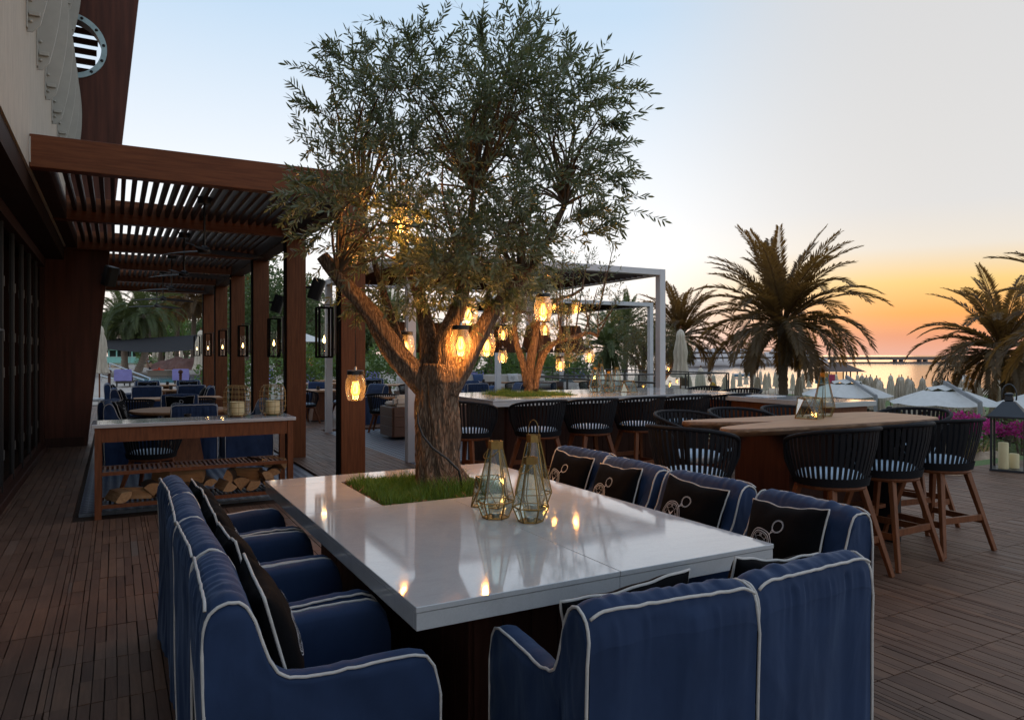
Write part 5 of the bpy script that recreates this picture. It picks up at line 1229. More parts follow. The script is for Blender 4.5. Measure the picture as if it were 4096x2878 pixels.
LG = [(0.03, 0.19, 2.2, 0.10, 60, 20), (0.20, 0.175, 1.3, 0.12, -30, 70), (0.33, 0.235, 1.5, 0.13, -92, 5), (0.46, 0.185, 1.2, 0.12, 85, -6), (0.555, 0.235, 1.4, 0.13, -88, 3), (0.69, 0.22, 1.8, 0.10, -50, 12), (0.79, 0.19, 1.9, 0.09, -140, -5), (0.44, 0.33, 1.0, 0.12, 70, 30), (0.68, 0.36, 3.0, 0.095, 0, 68), (0.86, 0.26, 2.2, 0.08, -100, 8),
      (1.03, 0.21, 1.5, 0.11, 80, 12), (1.10, 0.31, 1.7, 0.10, -20, -20), (1.18, 0.22, 1.4, 0.14, -84, 4), (1.32, 0.20, 2.0, 0.10, 60, -8), (1.26, 0.32, 1.3, 0.13, 40, 62), (1.42, 0.30, 2.0, 0.09, -60, 10), (1.49, 0.20, 2.2, 0.10, 100, 0), (1.40, 0.41, 2.6, 0.085, 120, 22), (1.54, 0.33, 2.4, 0.08, -90, -12), (1.56, 0.40, 1.6, 0.09, 0, 30)]
for i, (u, z, ang, r, roll, rz) in enumerate(LG):
    log((u, 8.32 + 0.03 * ((i * 7) % 5 - 2), z), ang, r, 0.30, R(roll), R(rz), 'split firewood log in the %s pile on the console shelf' % ('door-side' if u < 0.95 else 'post-side'), i + 1)
def wire_holder(loc, label):
    t = thing('candle_cage', label, 'candle holder', loc, 0, 'wire candle cages on the console')
    pr = [(0.105, 0.02), (0.132, 0.05), (0.140, 0.10), (0.141, 0.16), (0.140, 0.22), (0.134, 0.285), (0.118, 0.32), (0.098, 0.335)]
    for k in range(12):
        a = 2 * PI * k / 12; MB().tube([(r * math.cos(a), r * math.sin(a), z) for r, z in pr], 0.0026, 5).build('wire', M['wire'], t, smooth=180)
    for r, z in [(0.132, 0.05), (0.141, 0.105), (0.141, 0.16), (0.141, 0.215), (0.136, 0.27), (0.120, 0.318), (0.098, 0.338), (0.105, 0.018)]:
        MB().tube([((r + 0.002) * math.cos(2 * PI * k / 36), (r + 0.002) * math.sin(2 * PI * k / 36), z) for k in range(36)], 0.0026, 5, closed=True).build('hoop', M['wire'], t, smooth=180)
    MB().lathe([(0.001, 0.018), (0.107, 0.018), (0.107, 0.021), (0.001, 0.021)], 32).build('tray', M['wire'], t)
    for k in range(4):
        a = 2 * PI * k / 4 + 0.4; MB().lathe([(0.002, 0.0), (0.011, 0.004), (0.012, 0.010), (0.008, 0.018), (0.002, 0.02)], 10, (0.095 * math.cos(a), 0.095 * math.sin(a), 0)).build('foot', M['wire'], t, smooth=180)
    MB().lathe([(0.100, 0.022), (0.100, 0.33)], 32, cap=False).build('glass_cylinder', M['glass'], t, smooth=180)
    MB().lathe([(0.02, 0.022), (0.074, 0.022), (0.076, 0.03), (0.076, 0.155), (0.073, 0.162), (0.066, 0.158), (0.02, 0.150), (0.001, 0.148)], 32).build('candle', M['wax'], t, smooth=50)
    MB().tube([(0, 0, 0.147), (0.001, 0, 0.168)], 0.0018, 5).build('wick', M['black'], t)
wire_holder((1.17, 8.40, CZ), 'gold wire cage with glass cylinder and thick candle, mid console')
wire_holder((1.55, 8.42, CZ), 'gold wire cage with glass cylinder and thick candle at the post end of the console')
# ================================================================== FLOOR LANTERNS
def floor_lantern(loc, rz, label):
    t = thing('floor_lantern', label, 'lantern', loc, rz, 'black floor lanterns'); a = 0.19; f = M['black_blue']
    MB().box(-a - .02, -a - .02, 0, a + .02, a + .02, 0.03).build('base', f, t, bevel=0.003)
    for sx in (-1, 1):
        for sy in (-1, 1): MB().bar((sx * a, sy * a, 0.03), (sx * a, sy * a, 0.73), 0.026, 0.026).build('corner_post', f, t)
    for k in range(4):
        c, s = math.cos(k * PI / 2), math.sin(k * PI / 2)
        MB().add([(c * a - s * y, s * a + c * y, z) for y, z in ((-a + .013, 0.03), (a - .013, 0.03), (a - .013, 0.73), (-a + .013, 0.73))], [(0, 1, 2, 3)]).build('pane', M['glass'], t)
    e = a + 0.045
    MB().add([(-e, -e, 0.73), (e, -e, 0.73), (e, e, 0.73), (-e, e, 0.73), (-e, -e, 0.755), (e, -e, 0.755), (e, e, 0.755), (-e, e, 0.755), (-.07, -.07, 0.955), (.07, -.07, 0.955), (.07, .07, 0.955), (-.07, .07, 0.955)],
             [(3, 2, 1, 0), (0, 1, 5, 4), (1, 2, 6, 5), (2, 3, 7, 6), (3, 0, 4, 7), (4, 5, 9, 8), (5, 6, 10, 9), (6, 7, 11, 10), (7, 4, 8, 11), (8, 9, 10, 11)]).build('roof', f, t)
    MB().lathe([(0.06, 0.956), (0.075, 0.97), (0.06, 1.03), (0.075, 1.05), (0.05, 1.07), (0.01, 1.075)], 4, rot=PI / 4).build('vent', f, t)
    MB().tube([(0, 0.085 * math.cos(a_), 1.03 + 0.16 * math.sin(a_)) for a_ in [PI * (i / 18 * 1.24 - 0.12) for i in range(19)]], 0.010, 8).build('handle', f, t, smooth=180)
    for (x, y, r, h) in ((-0.07, 0.06, 0.062, 0.36), (0.07, -0.05, 0.062, 0.20)):
        MB().lathe([(0.01, 0.031), (r, 0.031), (r, 0.03 + h - 0.01), (r - 0.008, 0.03 + h), (r - 0.018, 0.024 + h), (0.002, 0.018 + h)], 24, (x, y, 0)).build('candle', M['wax'], t, smooth=50)
floor_lantern((10.86, 5.50, 0), R(22), 'tall black floor lantern with two pillar candles on the deck edge')
floor_lantern((10.9, 16.8, 0), R(10), 'black floor lantern under the farther pavilion, seen over the bar counter')
# ================================================================== DINING FURNITURE
def dtable(label, u0, u1, v0, v1, z=0.75, round_=False):
    t = thing('dining_table', label, 'table', ((u0 + u1) / 2, (v0 + v1) / 2, 0), 0, 'wooden dining tables'); a = (u1 - u0) / 2; b = (v1 - v0) / 2
    if round_: MB().lathe([(0.05, z - 0.05), (a - 0.03, z - 0.05), (a, z - 0.03), (a, z - 0.004), (a - 0.004, z), (0.002, z)], 48).build('tabletop', M['wood_top'], t, smooth=30)
    else: MB().box(-a, -b, z - 0.04, a, b, z).build('tabletop', M['wood_top'], t, bevel=0.004)
    s = min(a, b) * 0.55
    MB().add([(-s * .55, -s * .55, z - 0.05), (s * .55, -s * .55, z - 0.05), (s * .55, s * .55, z - 0.05), (-s * .55, s * .55, z - 0.05), (-s, -s, 0.03), (s, -s, 0.03), (s, s, 0.03), (-s, s, 0.03)], [(0, 1, 2, 3), (5, 4, 0, 1), (6, 5, 1, 2), (7, 6, 2, 3), (4, 7, 3, 0)]).build('pedestal', M['wood_leg'], t)
    MB().box(-s - .04, -s - .04, 0, s + .04, s + .04, 0.029).build('foot_plate', M['black'], t); return t
def votive(u, v, z, lab):
    t = thing('votive_cup', lab, 'cup', (u, v, z), 0, 'black votive cups')
    MB().lathe([(0.03, 0), (0.04, 0.008), (0.043, 0.09), (0.039, 0.09), (0.035, 0.02), (0.002, 0.018)], 16).build('cup', M['black'], t, smooth=40)
    MB().lathe([(0.002, 0.019), (0.032, 0.019), (0.032, 0.05), (0.002, 0.05)], 12).build('candle', M['wax'], t, smooth=40)
dtable('round wooden dining table under the pergola', 0.18, 1.58, 11.72, 13.12, round_=True)
dtable('square wooden dining table directly behind the firewood console', 0.42, 1.22, 9.95, 10.75); votive(0.82, 10.2, 0.75, 'black votive cup on the table directly behind the firewood console')
G3 = 'dining seats under the pergola'
for (u, v, rz, lb, var, pl) in ((-0.12, 12.15, 2, 'building side of the round table, nearer the console', 1, 1), (-0.10, 12.95, -20, 'building side of the round table, farther from the console', 2, 1), (0.98, 11.10, 88, 'with its back to the console table, at the round table', 0, 0), (1.00, 14.05, 268, 'facing the console across the round table', 3, 1), (2.12, 11.95, 182, 'by the pergola post at the round table', 2, 0),
                                (-0.05, 17.2, 0, 'beside the first rectangular table, on the building side', 0, 1), (0.62, 18.05, 90, 'between the two rectangular tables, building side', 1, 0), (1.90, 17.4, 178, 'beside the first rectangular table, on the post side', 2, 1), (1.55, 18.2, 92, 'between the two rectangular tables, post side', 3, 0), (0.75, 21.6, 270, 'beyond the second rectangular table, building side', 0, 1), (1.75, 21.6, 268, 'beyond the second rectangular table, post side', 1, 1), (-0.2, 20.2, 0, 'at the building-side end of the second rectangular table', 3, 1)):
    a = armchair((u, v, 0), R(rz), 'blue armchair ' + lb, var, G3)
    if pl: pillow(a, 'black cushion in the armchair ' + lb, var % 3, group='cushions under the pergola')
rope_seat('chair', (0.38, 9.62, 0), R(62), 'black rope dining chair just behind the firewood console', G3)
rope_seat('chair', (0.30, 14.9, 0), R(88), 'black rope dining chair at the first rectangular table, building side', G3); rope_seat('chair', (1.35, 14.9, 0), R(92), 'black rope dining chair at the first rectangular table, post side', G3)
dtable('first rectangular wooden table past the round table', 0.32, 1.90, 15.45, 16.20); dtable('second rectangular wooden table past the round table', 0.45, 1.95, 19.2, 19.95); dtable('rectangular wooden table closest to the pool under the pergola', 0.7, 1.9, 22.4, 23.1)
for (u, v, lb) in ((1.0, 15.8, 'first rectangular table'), (1.2, 19.6, 'second rectangular table'), (1.3, 22.7, 'table closest to the pool'), (1.15, 12.1, 'round table')): votive(u, v, 0.75, 'black votive cup on the %s under the pergola' % lb)
# lounge and dining seats beyond the first pergola post
so_ = thing('lounge_sofa', 'white cushioned lounge sofa with brown drawer-front base under the near pavilion', 'sofa', (0, 0, 0))
MB().box(4.55, 12.92, 0.06, 7.2, 13.62, 0.615).build('base', M['wood_sofa'], so_)
for zi in range(3):
    for k in range(4): MB().box(4.56 + k * 0.66, 12.895, 0.065 + zi * 0.185, 5.205 + k * 0.66, 12.918, 0.242 + zi * 0.185).build('drawer_front', M['wood_sofa'], so_, bevel=0.003)
    for k in range(1): MB().box(4.525, 12.93, 0.065 + zi * 0.185, 4.548, 13.61, 0.242 + zi * 0.185).build('drawer_front', M['wood_sofa'], so_, bevel=0.003)
def cushion_block(mb, x0, y0, z0, x1, y1, z1): mb.box(x0, y0, z0, x1, y1, z1); return mb
for k in range(4): MB().box(4.60 + k * 0.66, 12.95, 0.617, 5.24 + k * 0.66, 13.17, 0.83).build('back_cushion', M['white_cushion'], so_, bevel=0.06, seg=4, smooth=60)
for k in range(4): MB().box(4.60 + k * 0.66, 13.18, 0.617, 5.24 + k * 0.66, 13.60, 0.70).build('seat_cushion', M['white_cushion'], so_, bevel=0.03, seg=3, smooth=60)
so2 = thing('lounge_sofa', 'long white cushioned sofa along the hedge under the farther pavilion', 'sofa', (0, 0, 0))
MB().box(8.2, 22.4, 0.05, 14.0, 23.2, 0.40).build('base', M['wood_sofa'], so2)
for k in range(6):
    MB().box(8.24 + k * 0.96, 22.42, 0.402, 9.18 + k * 0.96, 22.95, 0.55).build('seat_cushion', M['white_cushion'], so2, bevel=0.04, seg=3, smooth=60)
    MB().box(8.24 + k * 0.96, 22.96, 0.402, 9.18 + k * 0.96, 23.18, 0.90).build('back_cushion', M['white_cushion'], so2, bevel=0.05, seg=3, smooth=60)
M['blue_pillow'] = mat('blue_pillow', (0.04, 0.085, 0.20), (0.03, 0.065, 0.16), 6, rough=0.8)
M['white_pillow'] = mat('white_pillow', (0.60, 0.60, 0.60), None, 6, rough=0.8)
def small_pillow(loc, rz, m, label):
    t = thing('cushion', label, 'cushion', loc, 0, 'scatter cushions in the pavilions'); t.rotation_euler = (0.0, -0.35, rz)
    mb = MB(); n = 12; f = lambda s: math.sin((s - 0.5) * PI)
    mb.grid(n, n, lambda s, q: pil_pt(f(s), f(q), 1, 4)); mb.grid(n, n, lambda s, q: pil_pt(f(s), f(q), -1, 4), True); mb.build('cushion_body', M[m], t, smooth=120)
    b, p, pr = PLV[0]; link('piping', p, t)
    if m == 'white_pillow': c = link('compass_print', DARKP, t)
DARKP = PLV[0][2].copy(); DARKP.materials[0] = M['black']
for (u, v, m, lb) in ((8.7, 22.85, 'blue_pillow', 'blue cushion at the pergola end of the long white sofa'), (9.9, 22.85, 'white_pillow', 'white compass cushion next to the blue one on the long white sofa'), (11.2, 22.85, 'blue_pillow', 'blue cushion in the middle of the long white sofa'), (12.6, 22.85, 'white_pillow', 'white compass cushion at the sea end of the long white sofa')):
    small_pillow((u, v, 0.56), R(270), m, lb)
small_pillow((8.05, 16.1, 0.48), R(210), 'blue_pillow', 'large blue cushion in the armchair behind the bar counter')
G4 = 'seats in the pavilions'
for (u, v, rz, lb, var) in ((7.75, 15.9, 95, 'behind the bar counter, nearer the bar tree trunk', 0), (8.85, 15.7, 170, 'behind the bar counter beside a white pavilion post', 1), (8.3, 17.6, 270, 'facing the bar counter under the farther pavilion', 2), (5.5, 16.6, 200, 'past the near pavilion, facing the pergola posts', 3), (4.6, 18.6, 250, 'past the near pavilion by the pedestal table', 1), (6.6, 20.5, 260, 'farthest past the near pavilion', 2)):
    a = armchair((u, v, 0), R(rz), 'blue armchair ' + lb, var, G4)
pillow(a, 'black cushion in the blue armchair farthest past the near pavilion', 1)
for (u, v, rz, lb) in ((4.9, 14.55, 60, 'with blue seat next to the white sofa end'), (3.9, 17.2, 20, 'at the pedestal table, pergola side'), (5.0, 17.9, 200, 'at the pedestal table, pavilion side'), (6.2, 19.2, 30, 'at the long table beyond the near pavilion'), (7.2, 19.0, 80, 'at the long table beyond the near pavilion, bar side'), (9.6, 19.2, 90, 'at the farther pavilion table, bar tree side'), (10.6, 19.1, 95, 'in the middle of the farther pavilion table'), (11.9, 18.6, 100, 'at the sea end of the farther pavilion table'), (12.8, 18.4, 85, 'alone at the sea-side table of the farther pavilion')):
    rope_seat('chair', (u, v, 0), R(rz), 'black rope dining chair ' + lb, G4)
for (u0, u1, v0, v1, lb) in ((3.95, 4.75, 17.3, 18.1, 'wooden pedestal table between the pergola and the near pavilion'), (6.0, 7.6, 19.6, 20.4, 'long wooden table beyond the near pavilion'), (4.75, 5.65, 14.0, 14.7, 'wooden side table behind the white sofa end'), (9.2, 11.0, 19.8, 20.6, 'wooden table in the farther pavilion, bar tree side'), (11.6, 13.6, 19.2, 20.0, 'wooden table in the farther pavilion, sea side'), (4.4, 6.0, 21.6, 22.3, 'wooden table by the hedge past the near pavilion'), (5.9, 7.3, 24.0, 24.7, 'wooden table farthest toward the hedge')):
    dtable(lb, u0, u1, v0, v1)
for (u, v, lb) in ((4.3, 17.6, 'pedestal table'), (6.6, 19.9, 'long table beyond the near pavilion'), (10.0, 20.1, 'farther pavilion table'), (5.2, 21.9, 'table by the hedge')): votive(u, v, 0.75, 'black votive cup on the ' + lb)
# glass balustrade towards the garden
def rail(p, q, label):
    t = thing('balustrade', label, 'railing', p, 0, 'glass balustrades'); d = Vector(q) - Vector(p); L = d.length; n = max(1, int(L / 1.5))
    MB().bar((0, 0, 1.08), (d.x, d.y, 1.08), 0.05, 0.035).build('handrail', M['black'], t, bevel=0.004)
    for k in range(n + 1):
        c = d * (k / n); MB().bar((c.x, c.y, 0), (c.x, c.y, 1.06), 0.03, 0.03).build('post', M['black'], t)
        if k < n:
            a = d * ((k + 0.03) / n); b = d * ((k + 0.97) / n); MB().add([(a.x, a.y, 0.06), (b.x, b.y, 0.06), (b.x, b.y, 1.0), (a.x, a.y, 1.0)], [(0, 1, 2, 3)]).build('pane', M['glass'], t)
rail((8.72, 10.2, 0), (8.72, 15.0, 0), 'glass balustrade with black handrail along the near pavilion')
rail((8.8, 15.02, 0), (15.2, 15.02, 0), 'glass balustrade with black handrail in front of the farther pavilion')
rail((15.2, 15.1, 0), (15.2, 26.0, 0), 'glass balustrade with black handrail along the sea side of the terrace')
# ================================================================== PALMS
def frond_mesh(elev, L, droop, seed, m, nl=46, ll=0.52, lw=0.020):
    rg = random.Random(seed); mb = MB(); pts = []; p = Vector((0, 0, 0)); a = elev; n = 14; side = rg.uniform(-0.25, 0.25)
    for i in range(n + 1):
        pts.append(p.copy()); a -= droop / n * (0.4 + 1.3 * i / n); p = p + Vector((math.cos(a), side * (i / n) ** 2 * 0.6, math.sin(a))) * L / n
    mb.tube(pts, [0.032 * (1 - 0.88 * i / n) + 0.003 for i in range(n + 1)], 4, cap=False)
    for i in range(nl):
        t = 0.14 + 0.86 * i / nl; f = t * n; k = min(int(f), n - 1); b = pts[k].lerp(pts[k + 1], f - k); ax = (pts[k + 1] - pts[k]).normalized()
        up = Vector((-ax.z, 0, ax.x)); sd = ax.cross(up); sd.normalize()
        l = ll * interp([(0.1, 0.45), (0.3, 1.0), (0.7, 0.9), (1, 0.35)], t) * rg.uniform(0.85, 1.12)
        for s in (-1, 1):
            d = (ax * (0.75 + 0.5 * t) + sd * s * 0.95 + up * rg.uniform(0.15, 0.5) + Vector((0, 0, -0.25 * rg.random()))).normalized()
            mid = b + d * l * 0.5; tip = b + d * l + Vector((0, 0, -0.10 * l)); w = ax * lw * rg.uniform(0.8, 1.2)
            mb.add([b, mid + w, tip, mid - w], [(0, 1, 2, 3)])
    return mb.mesh('frond', m)
def frond_set(L, m, seed, coco=False):
    out = []
    for k, (e, dr) in enumerate(((80, 0.55), (62, 0.95), (45, 1.35), (25, 1.6), (5, 1.5), (-22, 1.2), (-48, 0.7))):
        for q in range(2): out.append((k, frond_mesh(R(e + (4 if q else -4)), L * (0.95, 1.0, 1.0, 0.98, 0.90, 0.66, 0.42)[k] * (1.0 if q else 0.93), dr * (1.25 if coco else 1.0), seed * 31 + k * 2 + q, m, 62, L * (0.155 if coco else 0.150), L * 0.0105)))
    return out
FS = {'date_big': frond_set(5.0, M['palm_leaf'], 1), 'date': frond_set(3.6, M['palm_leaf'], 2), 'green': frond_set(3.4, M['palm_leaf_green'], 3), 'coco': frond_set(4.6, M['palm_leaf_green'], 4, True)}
def palm(base, top, fs, r, label, seed, counts=(5, 8, 10, 10, 9, 8, 6), bark='palm_bark', group='palms', bend=0.0, sc=1.0):
    rg = random.Random(seed); base = Vector(base); top = Vector(top)
    t = thing('palm_tree', label, 'palm tree', base, 0, group); rel = top - base; H = rel.length
    pts = []; rs = []; n = max(10, int(H / 0.16))
    for i in range(n + 1):
        s = i / n; pts.append(rel * s + Vector((bend * math.sin(s * PI), bend * 0.5 * math.sin(s * PI * 1.0), 0))); rs.append(r * (1.25 - 0.35 * min(1, s * 4)) * (1.0 + (0.10 if i % 2 else -0.05)) * (1.15 if s > 0.93 else 1))
    MB().tube(pts, rs, 12, jig=lambda i, k: 1 + 0.10 * nz(i * 0.9, k * 1.7, seed)).build('trunk', M[bark], t, smooth=35)
    by = {}
    for k, me in FS[fs]: by.setdefault(k, []).append(me)
    for k, c in enumerate(counts):
        for q in range(c):
            a = 2 * PI * (q + 0.35 * (k % 3)) / max(c, 1) + rg.uniform(-0.25, 0.25)
            o = link('frond', rg.choice(by[k]), t, rel + Vector((math.cos(a), math.sin(a), 0)) * r * 0.5 + Vector((0, 0, 0.06 * (3 - k)))); o.rotation_euler = (rg.uniform(-.2, .2), rg.uniform(-.06, .06), a); s = sc * rg.uniform(0.88, 1.08); o.scale = (s, s, s)
    return t
def gp(px, d, dz=0.0):
    p = pix(px, 1418, d); p.z = ground_z(p.x, p.y) + dz; return p
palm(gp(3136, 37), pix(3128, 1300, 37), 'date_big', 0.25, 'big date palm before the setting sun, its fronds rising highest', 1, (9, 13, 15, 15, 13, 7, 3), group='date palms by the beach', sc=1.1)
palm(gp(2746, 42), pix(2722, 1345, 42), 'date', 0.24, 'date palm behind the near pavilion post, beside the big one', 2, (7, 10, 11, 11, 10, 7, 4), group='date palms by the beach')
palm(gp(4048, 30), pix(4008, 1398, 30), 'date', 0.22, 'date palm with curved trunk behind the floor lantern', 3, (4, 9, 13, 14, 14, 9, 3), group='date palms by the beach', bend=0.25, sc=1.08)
palm(gp(4500, 19), pix(4470, 1330, 19), 'date', 0.22, 'date palm whose fronds reach in over the floor lantern', 4, (4, 7, 9, 10, 10, 8, 4), group='date palms by the beach')
palm(gp(2440, 46), pix(2430, 1388, 46), 'green', 0.2, 'greenish palm seen through the farther pavilion', 5, group='date palms by the beach')
palm(gp(2500, 54), pix(2503, 1320, 54), 'green', 0.2, 'palm just past the corner post of the farther pavilion', 6, group='date palms by the beach')
palm(gp(3005, 70), pix(3010, 1418, 70), 'date', 0.18, 'slim young palm between the closed beach umbrellas and the yachts', 7, (3, 5, 6, 6, 6, 5, 3), group='date palms by the beach', sc=0.8)
palm(gp(3195, 72), pix(3196, 1425, 72), 'date', 0.2, 'small palm behind the big date palm trunk', 8, (3, 5, 6, 6, 6, 5, 3), group='date palms by the beach', sc=0.8)
G5 = 'palms around the pool'
palm(gp(500, 66), pix(494, 1292, 66), 'coco', 0.30, 'straight coconut palm by the pool', 11, (3, 5, 6, 7, 7, 6, 3), 'coco_bark', G5)
palm(gp(547, 66), pix(582, 1256, 66), 'coco', 0.30, 'leaning curved coconut palm by the pool', 12, (3, 5, 6, 7, 7, 6, 3), 'coco_bark', G5, bend=0.5)
for i, (px, d, cy, fs, lb) in enumerate(((470, 145, 1255, 'green', 'palm behind the straight coconut palm, above the mint kiosk'), (640, 92, 1215, 'coco', 'palm behind the leaning coconut palm'), (705, 84, 1205, 'date', 'brownish palm above the shade sail'), (770, 78, 1195, 'date', 'brownish palm next to the farthest pergola post'), (905, 88, 1205, 'green', 'palm seen between the fourth and fifth pergola posts'), (985, 80, 1190, 'date', 'palm seen between the third and fourth pergola posts'), (1330, 75, 1290, 'green', 'palm behind the lantern of the post beside the olive tree'), (1240, 92, 1300, 'green', 'palm beyond the man in yellow'), (1560, 62, 1290, 'green', 'palm behind the pergola-side limb of the big olive tree'), (1650, 78, 1320, 'green', 'palm behind the trunk fork of the big olive tree'), (1960, 70, 1330, 'green', 'palm behind the near pavilion shades'))):
    palm(gp(px, d), pix(px + 8, cy, d), fs, 0.26, lb, 20 + i, (4, 7, 9, 10, 10, 9, 7), 'palm_bark', G5, sc=1.25)
# ================================================================== BROADLEAF TREES, HEDGES, BUSHES
def leafy(name, label, cat, base, blobs, lsize, dens, m, seed, group=None, trunk=0.0, clip=None):
    rg = random.Random(seed); base = Vector(base); t = thing(name, label, cat, base, 0, group); lm = MB(); wood = MB()
    for (x, y, z, r) in blobs:
        c = Vector((x, y, z)); n = int(dens * r * r)
        if trunk: wood.tube(resample([(0, 0, 0), (x * 0.3, y * 0.3, z * 0.5), (x, y, z)], [trunk, trunk * 0.6, trunk * 0.2], 0.3)[0], [trunk * (1 - 0.8 * i / 40) for i in range(len(resample([(0, 0, 0), (x * 0.3, y * 0.3, z * 0.5), (x, y, z)], [1, 1, 1], 0.3)[0]))], 6, cap=False)
        for _ in range(n):
            v = rvec(rg); q = c + v * r * (rg.random() ** 0.35) * (1 + 0.35 * nz(v.x * 2 + seed, v.y * 2, v.z * 2 + r))
            if clip and not clip(q): continue
            d = (v + rvec(rg) * 0.9 + Vector((0, 0, 0.1))).normalized(); leaf(lm, q, d, rvec(rg), lsize * rg.uniform(0.6, 1.3), lsize * 0.24)
    lm.build('crown', m, t)
    if trunk: wood.build('trunk', M['palm_bark'], t, smooth=60)
    return t
rg = random.Random(5)
def blobset(n, R_, H, z0, rr): return [(rg.uniform(-R_, R_), rg.uniform(-R_, R_), z0 + rg.uniform(0, H), rg.uniform(rr * 0.7, rr * 1.2)) for _ in range(n)]
for i, (px, d, lb) in enumerate(((1120, 60, 'tall feathery green tree behind the second and third pergola posts'), (1290, 80, 'green tree behind the loudspeaker post'), (655, 120, 'rounded bright green tree behind the leaning coconut palm'), (860, 112, 'dark tree beyond the far pergola posts'), (440, 160, 'dark tree behind the mint kiosk'), (1030, 100, 'dark green tree between the middle pergola posts'), (1420, 95, 'green tree beyond the pergola-side jar lamp'), (1760, 85, 'green tree behind the big olive trunk'), (2060, 80, 'green tree behind the bar counter tree'), (2260, 75, 'green tree beyond the pleated shades'), (560, 165, 'dark tree between the two coconut palms'), (745, 135, 'dark tree behind the red rock wall'))):
    tall = (7.5 if i == 0 else 6.0 if i == 2 else 12.0 if d > 130 else 6.0 if i < 7 else 3.2)
    leafy('green_tree', lb, 'tree', gp(px, d), blobset(12, 3.0, tall * 0.62, tall * 0.40, 1.8), 0.40 if i else 0.30, 330, M['bush_leaf'] if i == 2 else M['tree_leaf'], 40 + i, 'trees behind the pool', 0.16)
for i, (u, v, h) in enumerate(((3.2, 26.9, 1.5), (4.6, 27.2, 1.7), (6.0, 26.8, 1.9), (7.4, 27.3, 1.6), (8.8, 26.9, 1.9), (10.2, 27.1, 2.0), (11.6, 26.9, 1.8), (13.0, 27.2, 2.1), (14.4, 26.9, 2.0), (15.8, 27.1, 1.9), (17.2, 27.0, 1.7))):
    leafy('hedge_bush', 'broad-leaved green bush in the hedge closing the terrace behind the pavilions', 'bush', (u, v, 0), [(0, 0, h * 0.35, 0.7), (0.3, 0.1, h * 0.7, 0.55), (-0.35, 0, h * 0.6, 0.5), (0.0, -0.1, h * 0.85, 0.4)], 0.15, 900, M['bush_leaf'], 60 + i, 'hedge bushes behind the pavilions')
for i, (px, d, h) in enumerate(((1225, 24, 1.7), (1275, 27, 1.5), (985, 30, 1.2))):
    p = pix(px, 1418, d); leafy('potted_shrub', ('leggy green shrub seen between the first two pergola posts', 'leggy green shrub before the white pavilion post', 'leafy shrub seen between the third and fourth pergola posts')[i], 'shrub', (p.x, p.y, 0), [(0, 0, h * 0.8, 0.4), (0.2, 0.1, h * 0.55, 0.35), (-0.2, 0, h * 0.6, 0.3)], 0.17, 700, M['bush_leaf'], 80 + i, trunk=0.015)
sb = gp(2625, 27)
leafy('scrub_tree', 'olive-brown scrubby tree with small jar lamps behind the pavilion posts', 'tree', sb, [(x, y, z - sb.z, r) for x, y, z, r in ((-0.5, 0.2, 2.0, 0.62), (0.1, 0.1, 2.3, 0.55), (0.55, -0.2, 2.0, 0.62), (0.0, 0, 1.6, 0.7), (-0.3, 0, 1.2, 0.55), (0.7, -0.4, 1.3, 0.5), (0.9, -0.5, 1.8, 0.4), (-0.9, 0.4, 1.6, 0.45))], 0.075, 2600, M['scrub_leaf'], 91, trunk=0.06)
leafy('scrub_tree', 'second olive-brown scrubby tree, behind the jar-lamp one', 'tree', gp(2570, 33), [(x, y, z, r) for x, y, z, r in ((-0.6, 0, 3.2, 0.9), (0.4, 0, 3.6, 0.8), (0.9, 0, 3.0, 0.7), (0, 0, 2.4, 0.9))], 0.10, 1300, M['scrub_leaf'], 92, trunk=0.07)
for (px, py, d, lb) in ((2674, 1473, 26.5, 'highest small jar lamp in the scrubby tree'), (2606, 1521, 27, 'small jar lamp before the balustrade glass in the scrubby tree'), (2573, 1545, 26, 'lowest small jar lamp of the scrubby tree'), (2680, 1535, 26, 'small jar lamp beside the pavilion post in the scrubby tree'), (2707, 1524, 26.5, 'small jar lamp of the scrubby tree nearest the sea')):
    o = dup(jar0, pix(px, py, d), 0.3, lb, 'small jar lamps in the scrubby tree'); lamp_light(o, (0, 0, -0.01), 2.0, 0.03)
for i, (px, d, R_, lb) in enumerate(((3850, 19.5, 0.62, 'magenta bougainvillea bush beyond the high table'), (3935, 20.5, 0.42, 'small magenta bougainvillea clump behind the floor lantern'), (4088, 20, 0.35, 'magenta bougainvillea clump past the floor lantern'))):
    b = gp(px, d); zc = pix(px, 1672, d).z - b.z
    t = leafy('bougainvillea', lb, 'bush', b, [(0, 0, zc * 0.5, R_ * 1.1), (0.2, 0.1, zc * 0.8, R_), (-0.3, 0.1, zc * 0.9, R_ * 0.8)], 0.10, 700, M['bush_leaf'], 100 + i, 'bougainvillea', trunk=0.03)
    fl = MB(); rr = random.Random(i)
    for k in range(int(900 * R_)):
        v = rvec(rr); v.z = abs(v.z) * 0.8 + 0.15; q = Vector((v.x * R_ * 1.25, v.y * R_ * 1.1, zc * 0.75 + v.z * R_ * 0.95)) + rvec(rr) * 0.08
        for j in range(2): leaf(fl, q, rvec(rr), rvec(rr), 0.075, 0.03)
    fl.build('blossom', M['flower'], t)
